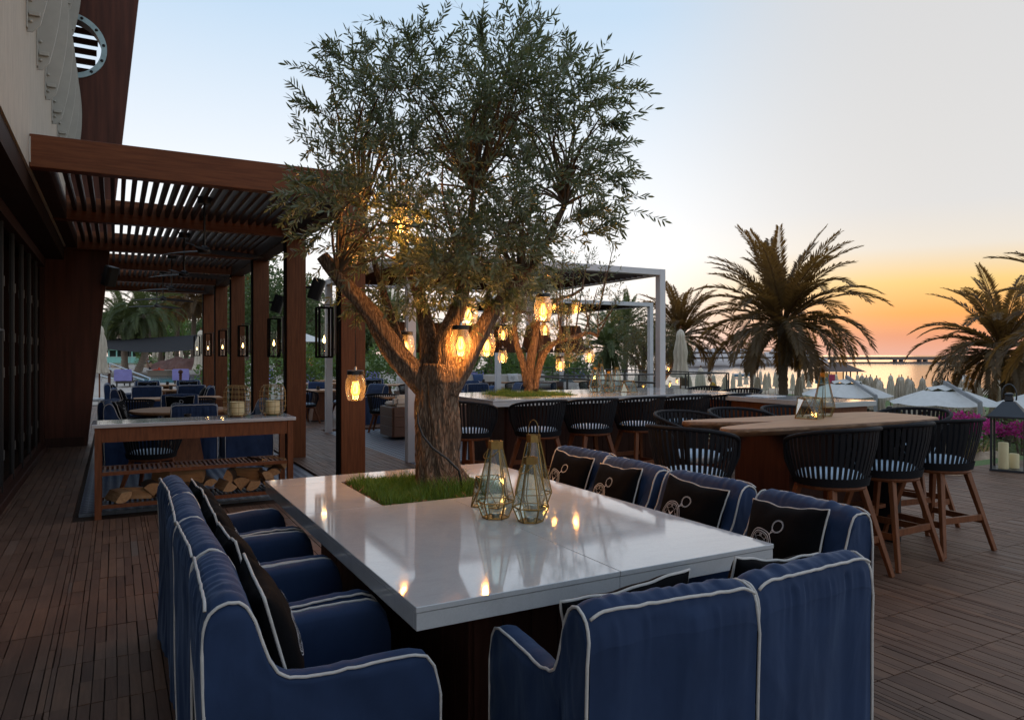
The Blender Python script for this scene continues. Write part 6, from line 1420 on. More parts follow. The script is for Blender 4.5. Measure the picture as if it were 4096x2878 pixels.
# dry ornamental grass on the slope
M['dry_grass'] = leafmat('dry_grass', (0.36, 0.24, 0.10), (0.20, 0.14, 0.05), 0.3, 0.6, (0.4, 0.26, 0.1)); dg = MB(); rr = random.Random(3)
for _ in range(5200):
    px = rr.uniform(3300, 3960); d = rr.uniform(17, 24); b = gp(px, d); h = rr.uniform(0.5, 1.1); a = rr.uniform(0, 2 * PI); dv = Vector((math.cos(a), math.sin(a), 0)); w = Vector((-dv.y, dv.x, 0)) * 0.012
    dg.add([b - w, b + w, b + dv * h * 0.25 + Vector((0, 0, h * 0.7)) + w * .6, b + dv * h * 0.25 + Vector((0, 0, h * 0.7)) - w * .6, b + dv * h * 0.6 + Vector((0, 0, h))], [(0, 1, 2, 3), (3, 2, 4)])
tag(dg.build('dry_grass', M['dry_grass']), 'tan ornamental grass on the slope below the deck', 'grass', kind='stuff')
lg = MB()
for _ in range(3000):
    px = rr.uniform(2780, 3120); d = rr.uniform(46, 60); b = gp(px, d); h = rr.uniform(0.5, 1.3); a = rr.uniform(0, 2 * PI); dv = Vector((math.cos(a), math.sin(a), 0)); w = Vector((-dv.y, dv.x, 0)) * 0.03
    lg.add([b - w, b + w, b + dv * h * 0.5 + Vector((0, 0, h))], [(0, 1, 2)])
tag(lg.build('beach_grass', M['scrub_leaf']), 'tufts of green beach grass between the closed umbrellas', 'grass', kind='stuff')
# ================================================================== ROCKS
def rock(loc, sx, sy, sz, label, m, seed, n=20, rz=0):
    mb = MB()
    def f(s, q):
        a = 2 * PI * s; b = PI * (q - 0.5); v = Vector((math.cos(a) * math.cos(b), math.sin(a) * math.cos(b), math.sin(b)))
        k = 1 + 0.30 * mnoise.noise(v * 1.3 + Vector((seed, 0, 0))) + 0.15 * mnoise.noise(v * 3.1 + Vector((0, seed, 0))) + 0.07 * mnoise.noise(v * 7 + Vector((0, 0, seed)))
        return (v.x * sx * k, v.y * sy * k, v.z * sz * k)
    mb.grid(n * 2, n, f); return tag(mb.build('rock', m, loc=loc, rz=rz, smooth=50), label, 'rock', 'landscape rocks')
rock((10.15, 6.05, 0.02), 0.62, 0.38, 0.30, 'craggy sand-coloured rock at the deck edge behind the high table stools', M['rock'], 3, 26, 0.3)
rock((9.3, 6.6, -0.2), 0.6, 0.5, 0.35, 'sand-coloured rock lying low beside the service counter', M['rock'], 5)
rock((8.6, 9.0, -0.35), 0.9, 0.5, 0.55, 'sand-coloured rock behind the service counter', M['rock'], 6)
rock(gp(3960, 17), 0.8, 0.6, 0.5, 'pale rock on the slope seen through the floor lantern', M['rock'], 8)
rock(gp(690, 80, 0.1), 2.0, 1.0, 1.15, 'reddish boulder at the kiosk end of the rock wall by the pool', M['red_rock'], 11, rz=-HEAD)
rock(gp(740, 79, 0.1), 2.2, 1.0, 1.3, 'reddish boulder in the middle of the rock wall by the pool', M['red_rock'], 12, rz=-HEAD)
rock(gp(785, 78, 0.1), 2.0, 1.0, 1.3, 'reddish boulder next to the last pergola post by the pool', M['red_rock'], 13, rz=-HEAD)
for i, px in enumerate((425, 470, 580)): rock(gp(px, 92), 0.9, 0.7, 0.5, ('sandy boulder before the mint kiosk counter', 'sandy boulder beside the straight coconut palm', 'sandy boulder by the leaning coconut palm')[i], M['rock'], 20 + i, 12)
# ================================================================== CLOSED BEACH UMBRELLAS AND LOUNGERS
def closed_umbrella_mesh(seed):
    rr = random.Random(seed); n = 20; mb = MB()
    prof = [(0.03, 2.52), (0.10, 2.44), (0.13, 2.30), (0.115, 2.22), (0.15, 2.05), (0.185, 1.75), (0.17, 1.45), (0.20, 1.15), (0.27, 0.92), (0.22, 0.90)]
    vs = []
    for i, (r, z) in enumerate(prof):
        for k in range(n):
            a = 2 * PI * k / n; f = 1 + (0.28 if k % 2 else -0.18) * min(1, i / 4) + 0.18 * nz(k * 0.8, i * 0.6, seed * 3)
            vs.append((r * f * math.cos(a), r * f * math.sin(a), z + (0.06 * nz(k * 0.9, seed) if i > 6 else 0)))
    mb.add(vs, [(i * n + (k + 1) % n, i * n + k, (i + 1) * n + k, (i + 1) * n + (k + 1) % n) for i in range(len(prof) - 1) for k in range(n)])
    return mb.mesh('folded_canopy', M['canvas_beige'], smooth=50)
CU = [closed_umbrella_mesh(s) for s in range(4)]; POLE = MB().tube([(0, 0, 0), (0, 0, 2.62)], 0.026, 8).mesh('pole', M['wood_leg']); FOOT = MB().lathe([(0.28, 0), (0.28, 0.06), (0.05, 0.09)], 16).mesh('foot', M['grey_metal'])
def dist_for(px, py, h):
    d = 60.0
    for _ in range(12):
        p = pix(px, 1418, d); d = 2900 * (1.6 - ground_z(p.x, p.y) - h) / (py - 1418)
    return d
UM = [(3200 + x * 0.3902, 1300 + y * 0.3902) for x, y in ((590, 495), (636, 500), (680, 510), (722, 503), (785, 515), (820, 560), (930, 500), (1015, 510), (1042, 505), (1107, 520), (1140, 545), (1255, 520), (1390, 545), (1460, 535), (1517, 545), (1632, 520), (1700, 522), (1820, 535), (2003, 560), (2037, 530), (2090, 535), (2270, 565), (320, 495), (370, 490), (300, 490))]
UM += [(2500 + x * 0.3484, 1150 + y * 0.3484) for x, y in ((735, 985), (830, 970), (870, 1005), (1240, 980), (1320, 955), (1390, 945), (1485, 945), (1520, 1000), (1555, 945), (1610, 975), (1650, 965), (1725, 955), (1755, 965), (1925, 975), (1995, 1005), (2040, 970), (2112, 960), (130, 975), (190, 985), (260, 990), (1015, 985), (1150, 1000))]
def umbrella(p, label, seed, group, sc=1.0):
    t = thing('closed_umbrella', label, 'umbrella', p, seed * 1.3, group); t.scale = (sc, sc, sc)
    link('folded_canopy', CU[seed % 4], t); link('pole', POLE, t); link('foot', FOOT, t); return t
def lounger_parts():
    fr = MB().box(-0.33, -0.98, 0.22, 0.33, 0.35, 0.27)
    legs = [MB().box(x, y, 0, x + 0.05, y + 0.05, 0.22).mesh('leg', M['rattan']) for x in (-0.33, 0.28) for y in (-0.95, 0.9)]
    fr.box(-0.33, 0.35, 0.22, -0.27, 0.98, 0.27).box(0.27, 0.35, 0.22, 0.33, 0.98, 0.27)
    bk = MB().bar((0, 0.33, 0.27), (0, 0.93, 0.70), 0.66, 0.05, up=(0, -0.5, 0.8)); pad = MB().box(-0.31, -0.96, 0.271, 0.31, 0.34, 0.34).bar((0, 0.345, 0.325), (0, 0.91, 0.735), 0.62, 0.06, up=(0, -0.5, 0.8))
    return [('frame', fr.mesh('frame', M['rattan'])), ('backrest', bk.mesh('backrest', M['rattan'])), ('pad', pad.mesh('pad', M['lounger_pad'], bevel=0.015))] + [('leg', m) for m in legs]
LP = lounger_parts(); rl = random.Random(9); nl_ = 0
def lounger(p, rz, label, group):
    t = thing('sun_lounger', label, 'sun lounger', p, rz, group)
    for n_, m_ in LP: link(n_, m_, t)
for i, (px, py) in enumerate(UM):
    d = max(32, min(88, dist_for(px, py, 2.62))); p = gp(px, d)
    umbrella(p, 'closed beige beach umbrella standing among the loungers on the beach lawn', i, 'closed beach umbrellas')
    if d < 66:
        q = gp(px + rl.uniform(18, 40) * (1 if i % 2 else -1), d - rl.uniform(0.5, 2.5)); lounger(q, rl.uniform(-0.5, 0.5) + (PI - HEAD), 'dark rattan sun lounger with taupe pad among the closed beach umbrellas', 'sun loungers on the beach lawn')
for i in range(14):
    px = 3330 + i * 54; d = 38 + 5 * rl.random(); lounger(gp(px, d), PI - HEAD + rl.uniform(-0.4, 0.4), 'dark rattan sun lounger with taupe pad on the lawn below the white parasols', 'sun loungers below the parasols')
umbrella(gp(2722, 24.5, 0.1), 'large closed beige umbrella beside the scrubby tree', 2, 'closed umbrellas', 1.0)
p = gpix(398, 1600, 0.0); umbrella((p.x, p.y, 0), 'closed white umbrella on an orange wooden pole past the leaning pylon', 1, 'closed umbrellas', 1.05)
p = pix(803, 1418, 31); umbrella((p.x, p.y, 0), 'closed white umbrella behind the last pergola post', 3, 'closed umbrellas', 1.05)
for i, px in enumerate((615, 632, 668, 684, 710, 726)): umbrella(gp(px, 104), 'closed white umbrella standing in the row under the shade sail', i, 'closed umbrellas by the pool')
def cantilever(cpx, ctop, cd, ppx, pd, size, label):
    top = pix(cpx, ctop, cd); g = ground_z(top.x, top.y); t = thing('cantilever_parasol', label, 'parasol', (top.x, top.y, g), 0, 'white cantilever parasols')
    H = top.z - g; drop = 0.62; n = 8; mb = MB(); Rr = size / 2
    vs = []
    rings = ((0.20, H - 0.02), (0.35, H - 0.02 - drop * 0.20), (0.36, H - drop * 0.24), (0.70, H - drop * 0.62), (1.0, H - drop))
    m = 32
    for fr_, z in rings:
        for k in range(m):
            a = 2 * PI * k / m + PI / 8; e = math.cos(PI / n) / math.cos(((2 * PI * k / m) % (2 * PI / n)) - PI / n); sag = 0.04 * (math.cos(((2 * PI * k / m) % (2 * PI / n)) - PI / n) - math.cos(PI / n)) / (1 - math.cos(PI / n)) * fr_
            vs.append((Rr * fr_ * e * math.cos(a), Rr * fr_ * e * math.sin(a), z - sag * 1.5))
    mb.add(vs, [(i * m + k, i * m + (k + 1) % m, (i + 1) * m + (k + 1) % m, (i + 1) * m + k) for i in (2, 3) for k in range(m)]); mb.build('canopy', M['canvas'], t)
    vt = MB(); vv = []
    for fr_, z, wv in ((0.03, H + 0.06, 0), (0.20, H - 0.02, 0.01), (0.33, H - drop * 0.16, 0.05)):
        for k in range(m):
            a = 2 * PI * k / m; vv.append((Rr * fr_ * math.cos(a), Rr * fr_ * math.sin(a), z + wv * math.sin(a * 8)))
    vt.add(vv, [(i * m + k, i * m + (k + 1) % m, (i + 1) * m + (k + 1) % m, (i + 1) * m + k) for i in range(2) for k in range(m)]); vt.build('vent_cap', M['canvas'], t, smooth=60)
    for k in range(n):
        a = 2 * PI * k / n + PI / 8; MB().bar((0.05 * math.cos(a), 0.05 * math.sin(a), H - 0.08), (Rr * math.cos(a) * .99, Rr * math.sin(a) * .99, H - drop - 0.03), 0.025, 0.03).build('rib', M['grey_metal'], t)
    q = pix(ppx, 1418, pd); gq = ground_z(q.x, q.y); px_, py_ = q.x - top.x, q.y - top.y; hp = pix(ppx, PARM, pd).z - g
    MB().bar((px_ * 1.03, py_ * 1.03, gq - g), (px_, py_, hp + 0.04), 0.13, 0.10).build('mast', M['grey_metal'], t, bevel=0.01)
    MB().bar((px_, py_, hp), (0, 0, H + 0.16), 0.10, 0.12).bar((0, 0, H + 0.18), (0, 0, H - 0.1), 0.06, 0.06).build('arm', M['grey_metal'], t)
    MB().box(px_ - 0.45, py_ - 0.45, gq - g, px_ + 0.45, py_ + 0.45, gq - g + 0.08).build('base', M['grey_metal'], t)
PARM = 1583; cantilever(3385, 1520, 31.0, 3502, 28.6, 3.7, 'white cantilever parasol beside the service counter')
PARM = 1610; cantilever(3778, 1545, 27.5, 3920, 25.2, 3.8, 'white cantilever parasol above the bougainvillea')
PARM = 1640; cantilever(4215, 1555, 25.5, 4330, 23.5, 3.8, 'white cantilever parasol half out of sight past the floor lantern')
p = gp(1215, 46); PARM = 1330
# open beige parasol on the beach
def open_parasol(p, H, Rr, label):
    t = thing('open_parasol', label, 'parasol', p, 0, 'open parasols'); n = 8; vs = [(0, 0, H)] + [(Rr * math.cos(2 * PI * k / n), Rr * math.sin(2 * PI * k / n), H - 0.55) for k in range(n)]
    MB().add(vs, [(0, 1 + k, 1 + (k + 1) % n) for k in range(n)]).build('canopy', M['canvas'], t); MB().tube([(0, 0, 0), (0, 0, H + 0.05)], 0.03, 8).build('pole', M['grey_metal'], t)
open_parasol(gp(3857, 78), 2.3, 1.15, 'open beige parasol at the waterline'); open_parasol((pix(1222, 1418, 48).x, pix(1222, 1418, 48).y, 0), 3.0, 1.6, 'open pale parasol beyond the second pergola post')
open_parasol((pix(520, 1418, 118).x, pix(520, 1418, 118).y, 0), 3.2, 2.3, 'open white parasol beside the mint kiosk')
# ================================================================== SEA FRONT
bw = thing('breakwater', 'long stone breakwater with a low bridge out at sea', 'breakwater', (0, 0, 0)); M['stone_wall'] = mat('sea_wall', (0.20, 0.155, 0.135), (0.12, 0.09, 0.08), 0.5, rough=0.9, bump=0.6, bdist=0.3)
def seg(px0, px1, y0, y1, d, th, nm): a = pix(px0, y0, d); b = pix(px1, y0, d); z1 = pix(px0, y1, d).z; MB().bar((a.x, a.y, (a.z + z1) / 2), (b.x, b.y, (a.z + z1) / 2), th, abs(a.z - z1)).build(nm, M['stone_wall'], bw)
seg(3100, 4400, 1426, 1438, 405, 9, 'deck_slab'); seg(3100, 4400, 1447, 1454, 400, 7, 'lower_wall')
for k, px in enumerate((3330, 3580, 3604, 3677, 3701, 3790, 3814, 3960)): seg(px - 2, px + 2, 1437, 1449, 402, 4, 'pier')
for (a, b) in ((3574, 3612), (3670, 3708), (3783, 3822)): seg(a, b, 1446, 1456, 398, 8, 'footing')
sp = MB(); rr = random.Random(4)
M['yacht'] = mat('yacht_white', (0.62, 0.60, 0.60), (0.55, 0.53, 0.54), 0.3, rough=0.3); M['yacht_glass'] = mat('yacht_glass', (0.05, 0.05, 0.06), None, 3, rough=0.15)
def yacht(px, d, L, label, rz, s=1.0):
    p = pix(px, 1418, d); t = thing('yacht', label, 'yacht', (p.x, p.y, -3.2), rz, 'yachts moored in the marina'); t.scale = (s, s, s); h = L / 2
    def hull(q, r):
        x = lerp(-h, h, q); w = L * 0.11 * (1 - max(0, (q - 0.45) / 0.55) ** 2.2); a = PI * r; y = -math.cos(a) * w; z = 2.2 + 0.9 * q - (2.6) * math.sin(a) ** 0.6
        return (x + (0.6 if q > 0.9 else 0) * math.sin(a), y, z)
    mb = MB(); mb.grid(20, 10, hull); mb.grid(20, 2, lambda q, r: (lerp(-h, h, q), (2 * r - 1) * L * 0.11 * (1 - max(0, (q - 0.45) / 0.55) ** 2.2), 2.2 + 0.9 * q)); mb.build('hull', M['yacht'], t, smooth=50)
    for k, (a, b, z0, z1) in enumerate(((-0.42, 0.22, 2.4, 4.4), (-0.36, 0.10, 4.4, 6.1), (-0.22, 0.02, 6.1, 7.3))):
        w = L * (0.09 - 0.015 * k); MB().add([(L * a, -w, z0), (L * b, -w, z0), (L * b, w, z0), (L * a, w, z0), (L * a, -w * .9, z1), (L * (b - 0.05), -w * .9, z1), (L * (b - 0.05), w * .9, z1), (L * a, w * .9, z1)], [(3, 2, 1, 0), (4, 5, 6, 7), (0, 1, 5, 4), (1, 2, 6, 5), (2, 3, 7, 6), (3, 0, 4, 7)]).build('deckhouse', M['yacht'], t)
        MB().box(L * a + 0.8, -w - 0.04, z0 + 0.8, L * (b - 0.04), w + 0.04, z0 + 1.5).build('window_band', M['yacht_glass'], t)
    MB().tube([(-L * 0.1, 0, 7.2), (-L * 0.1, 0, 9.5)], 0.12, 6).build('mast', M['yacht'], t)
for (px, d, L, lb, rz) in ((2900, 300, 26, 'white yacht nearest the land, partly behind palm fronds', 0.25), (3020, 320, 34, 'large white yacht with a long window band, moored mid marina', 0.1), (3130, 340, 24, 'white yacht hidden behind the big date palm crown', 0.2), (2830, 270, 20, 'small white motor yacht at the shore end of the marina', 0.3), (3220, 360, 24, 'white yacht farthest out in the marina', 0.15)):
    yacht(px, d, L, lb, rz - HEAD)
p = pix(2966, 1418, 153); db = thing('dinghy', 'small blue and white dinghy on the water behind closed umbrellas', 'boat', (p.x, p.y, -3.2), -HEAD); M['dinghy'] = mat('dinghy_blue', (0.10, 0.28, 0.42), None, 3, rough=0.4)
MB().grid(16, 8, lambda q, r: (lerp(-1.8, 1.8, q), -math.cos(PI * r) * 0.75 * (1 - max(0, (q - 0.5) / 0.5) ** 2), 0.62 + 0.25 * q - 0.6 * math.sin(PI * r) ** 0.6)).build('hull', M['dinghy'], db, smooth=50)
MB().tube([(-1.75, -0.7, 0.66), (0.3, -0.75, 0.72), (1.2, -0.5, 0.8), (1.85, 0, 0.88), (1.2, 0.5, 0.8), (0.3, 0.75, 0.72), (-1.75, 0.7, 0.66)], 0.14, 8).build('float_tube', M['yacht'], db, smooth=180)
# lifeguard cabin
p = gp(3352, 72); cb = thing('lifeguard_cabin', 'brown glazed lifeguard cabin on the beach behind the big palm', 'cabin', p, -HEAD); M['cabin'] = mat('cabin_brown', (0.10, 0.06, 0.045), None, 3, rough=0.6); LITW = emitmat('lit_window', (1.0, 0.55, 0.25), 0.55)
MB().box(-1.4, -1.2, 0, 1.4, 1.2, 1.5).build('body', M['cabin'], cb)
for x in (-1.37, -0.7, 0.0, 0.7, 1.37): MB().box(x - 0.05, -1.2, 1.5, x + 0.05, -1.1, 2.75).build('mullion', M['cabin'], cb)
for x in (-1.37, 1.37): MB().box(x - 0.05, 1.1, 1.5, x + 0.05, 1.2, 2.75).build('mullion', M['cabin'], cb)
for k, x in enumerate((-1.03, -0.35, 0.35, 1.03)): MB().add([(x - 0.28, -1.15, 1.5), (x + 0.28, -1.15, 1.5), (x + 0.28, -1.15, 2.7), (x - 0.28, -1.15, 2.7)], [(0, 1, 2, 3)]).build('window', LITW if k in (0, 1) else M['glass'], cb)
MB().add([(-2.0, -1.8, 2.75), (2.0, -1.8, 2.75), (2.0, 1.8, 2.75), (-2.0, 1.8, 2.75), (-0.5, -0.3, 3.6), (0.5, -0.3, 3.6), (0.5, 0.3, 3.6), (-0.5, 0.3, 3.6)], [(3, 2, 1, 0), (4, 5, 6, 7), (0, 1, 5, 4), (1, 2, 6, 5), (2, 3, 7, 6), (3, 0, 4, 7)]).build('roof', M['cabin'], cb)
# teal and pink notice board
p = gp(3300, 41); g0 = p.z; top = pix(3300, 1497, 41).z; bot = pix(3300, 1533, 41).z; sg = thing('notice_board', 'teal and pink notice board with white pictograms on the beach lawn', 'sign', p, -HEAD)
M['teal'] = mat('teal_panel', (0.01, 0.22, 0.32), None, 2, rough=0.5); M['pink'] = mat('pink_panel', (0.55, 0.05, 0.14), None, 2, rough=0.5)
MB().box(-0.56, -0.02, bot - g0, 0.22, 0.02, top - g0).build('teal_panel', M['teal'], sg); MB().box(0.222, -0.02, bot - g0, 0.56, 0.02, top - g0).build('pink_panel', M['pink'], sg)
for x in (-0.4, 0.4): MB().bar((x, 0.04, 0), (x, 0.04, top - g0), 0.06, 0.04).build('post', M['grey_metal'], sg)
pc = MB()
for r_ in range(2):
    for k in range(4): pc.add([(0.0 + k * 0.05, -0.023, bot - g0 + 0.06 + r_ * 0.08), (0.028 + k * 0.05, -0.023, bot - g0 + 0.06 + r_ * 0.08), (0.028 + k * 0.05, -0.023, bot - g0 + 0.10 + r_ * 0.08), (0.0 + k * 0.05, -0.023, bot - g0 + 0.10 + r_ * 0.08)], [(0, 1, 2, 3)])
for k in range(7): pc.add([(-0.5, -0.023, top - g0 - 0.08 - k * 0.045), (-0.12 - 0.03 * (k % 3), -0.023, top - g0 - 0.08 - k * 0.045), (-0.12 - 0.03 * (k % 3), -0.023, top - g0 - 0.065 - k * 0.045), (-0.5, -0.023, top - g0 - 0.065 - k * 0.045)], [(0, 1, 2, 3)])
tag(pc.build('pictograms', M['print'], sg), kind='stuff')
# ================================================================== POOL SIDE
pl = [gpix(x, y, -0.015) for x, y in ((560, 1500), (980, 1498), (980, 1530), (520, 1530))]
struct(MB().add([(q.x, q.y, -0.012) for q in pl][::-1], [(0, 1, 2, 3)]).build('swimming_pool', M['pool_water']))
p = gpix(640, 1502); MB_ = thing('pool_plinth', 'beige stone plinth at the pool corner', 'plinth', p, -HEAD); MB().box(-0.75, -0.4, 0, 0.75, 0.4, 0.32).build('block', M['paving'], MB_); MB().box(-0.82, -0.47, 0.321, 0.82, 0.47, 0.40).build('coping', M['paving'], MB_, bevel=0.01)
M['mint'] = mat('mint_paint', (0.28, 0.58, 0.52), (0.24, 0.52, 0.47), 1, rough=0.6); M['mint_white'] = mat('kiosk_roof', (0.60, 0.66, 0.64), None, 1, rough=0.6); M['kiosk_dark'] = mat('kiosk_inside', (0.02, 0.035, 0.035), None, 1, rough=0.8)
p = gp(480, 132); p.z = 0; kk = thing('mint_kiosk', 'mint green pool kiosk with white roof behind the coconut palms', 'kiosk', p, -HEAD)
MB().box(-3.6, 0, 0, 3.6, 2.6, 0.1).build('floor', M['paving'], kk)
for k in range(24): MB().box(-3.6 + k * 0.3, -0.03, 0.1, -3.33 + k * 0.3, 0.0, 1.2).build('board', M['mint'], kk)
MB().box(-3.62, 0.001, 0.1, 3.62, 0.1, 1.2).build('counter_wall', M['mint'], kk); MB().box(-3.7, -0.1, 1.201, 3.7, 0.35, 1.26).build('counter_top', M['mint_white'], kk); MB().box(-3.5, 2.4, 0.1, 3.5, 2.5, 2.7).build('back_wall', M['kiosk_dark'], kk)
for x in (-3.55, -2.1, -0.7, 0.7, 2.1, 3.55): MB().box(x - 0.09, 0.1, 1.26, x + 0.09, 0.28, 2.7).build('post', M['mint'], kk)
MB().box(-3.62, 0.11, 2.4, 3.62, 0.27, 2.72).build('fascia', M['mint'], kk)
MB().add([(-4.1, -0.5, 2.73), (4.1, -0.5, 2.73), (4.1, 3.1, 2.73), (-4.1, 3.1, 2.73), (-2.6, 1.0, 3.45), (2.6, 1.0, 3.45), (2.6, 1.6, 3.45), (-2.6, 1.6, 3.45)], [(3, 2, 1, 0), (4, 5, 6, 7), (0, 1, 5, 4), (1, 2, 6, 5), (2, 3, 7, 6), (3, 0, 4, 7)]).build('roof', M['mint_white'], kk)
M['sail'] = mat('shade_cloth', (0.018, 0.016, 0.018), (0.014, 0.013, 0.014), 2, rough=0.9, spec=0.1)
ss = thing('shade_sail', 'dark charcoal shade sail stretched by the pool', 'shade sail', (0, 0, 0)); A, B, C, D_ = pix(360, 1352, 70), pix(820, 1336, 60), pix(830, 1392, 46), pix(360, 1384, 52)
MB().grid(24, 8, lambda s, q: tuple(A.lerp(B, s).lerp(D_.lerp(C, s), q) - Vector((0, 0, 0.35 * math.sin(PI * s) * (0.4 + 0.6 * q))))).build('cloth', M['sail'], ss, smooth=180)
for q in (A, B, C, D_): MB().tube([(q.x, q.y, 0), tuple(q)], 0.05, 8).build('mast', M['white_metal'], ss)
hb = gp(597, 96); hg_ = leafy('clipped_hedge', 'clipped green box hedge behind the leaning coconut palm', 'hedge', (hb.x, hb.y, 0), [(x, 0, 0.6, 0.8) for x in (-1, -0.4, 0.2, 0.8)], 0.14, 900, M['bush_leaf'], 120)
M['lavender'] = mat('lavender_towel', (0.24, 0.22, 0.48), (0.19, 0.175, 0.40), 3, rough=0.85, bump=0.3, bdist=0.02)
def draped(px, d, rz, label):
    p = pix(px, 1418, d); t = thing('draped_lounger', label, 'sun lounger', (p.x, p.y, 0), rz, 'loungers with lavender towels')
    MB().box(-0.34, 0, 0.18, 0.34, 1.9, 0.30).build('bed', M['rattan'], t)
    for x in (-0.32, 0.26):
        for y in (0.05, 1.8): MB().box(x, y, 0, x + 0.06, y + 0.06, 0.18).build('leg', M['rattan'], t)
    MB().bar((0, 0.55, 0.30), (0, 0.05, 0.80), 0.68, 0.07, up=(0, 0.7, 0.7)).build('backrest', M['rattan'], t)
    def tw(s, q): a = lerp(-0.40, 0.40, s); b = q * 1.1; z = 0.84 - max(0, b - 0.12) * 0.55 if b > 0.12 else 0.84; y = 0.02 - (0.05 if b > 0.12 else 0.05 - 0.4 * (0.12 - b)); return (a, y - 0.02 * nz(a * 6, b * 4, px), z + 0.01 * nz(a * 8, b))
    MB().grid(12, 10, tw).build('towel', M['lavender'], t, smooth=60); MB().bar((0, 0.56, 0.36), (0, 0.03, 0.86), 0.72, 0.03, up=(0, 0.7, 0.7)).build('towel_top', M['lavender'], t)
for (px, d, rz, lb) in ((492, 36, 0.3, 'lounger with lavender towel by the steps rail, behind the pergola tables'), (723, 37, 0.25, 'lounger with lavender towel beside the pool, behind the pergola tables'), (1482, 32, 0.1, 'lounger with lavender towel behind the first pergola post'), (1250, 33, 0.2, 'lounger with lavender towel behind the leggy shrub'), (1900, 33, 0.0, 'lounger with lavender towel before the hedge behind the olive fork'), (1060, 38, 0.2, 'lounger with lavender towel seen between pergola posts')):
    draped(px, d, rz - HEAD, lb)
for i, (px, d) in enumerate(((437, 33), (722, 32.5))):
    p = pix(px, 1418, d); t = thing('ball_bollard', ('dark bollard with ball finial by the steps rail', 'dark bollard with ball finial beside the pool lounger')[i], 'bollard', (p.x, p.y, 0), 0, 'ball bollards'); MB().lathe([(0.09, 0), (0.09, 0.1), (0.06, 0.14), (0.06, 0.68), (0.08, 0.70), (0.04, 0.74)], 14).build('shaft', M['wood_dark'], t, smooth=40); MB().lathe([(0.03, 0.73), (0.08, 0.76), (0.105, 0.83), (0.08, 0.90), (0.02, 0.93)], 14).build('ball', M['wood_dark'], t, smooth=180)
M['chrome'] = mat('rail_chrome', (0.42, 0.50, 0.58), None, 5, rough=0.25, metal=0.8)
for i, (x0, y0, x1, y1) in enumerate(((440, 1452, 600, 1512), (405, 1466, 575, 1518), (398, 1500, 520, 1530))):
    a = pix(x0, y0, 44); b = pix(x1, y1, 40); c0, c1 = a.copy(), b.copy(); c0.z = 0; c1.z = 0; t = thing('step_rail', ('upper sloping steel handrail at the pool steps', 'middle sloping steel handrail at the pool steps', 'lowest sloping steel handrail at the pool steps')[i], 'railing', c0, 0, 'pool step rails')
    MB().tube([Vector((0, 0, 0)), a - c0, b - c0, c1 - c0], 0.035, 8).build('rail_tube', M['chrome'], t, smooth=60); m_ = a.lerp(b, 0.5) - c0; MB().tube([m_, (m_.x, m_.y, 0)], 0.03, 8).build('baluster', M['chrome'], t)
M['orange'] = mat('orange_float', (0.80, 0.08, 0.02), None, 2, rough=0.4); p = gpix(632, 1487); t = thing('inflatable_ring', 'bright orange inflatable float at the pool edge', 'float', (p.x, p.y, 0), -HEAD)
MB().tube([(0.42 * math.cos(2 * PI * k / 24), 0.42 * math.sin(2 * PI * k / 24), 0.12) for k in range(24)], 0.13, 10, closed=True).build('ring', M['orange'], t, smooth=180); MB().lathe([(0.08, 0.15), (0.11, 0.3), (0.07, 0.42), (0.01, 0.44)], 12, (0.1, 0, 0)).build('head', M['orange'], t, smooth=180)
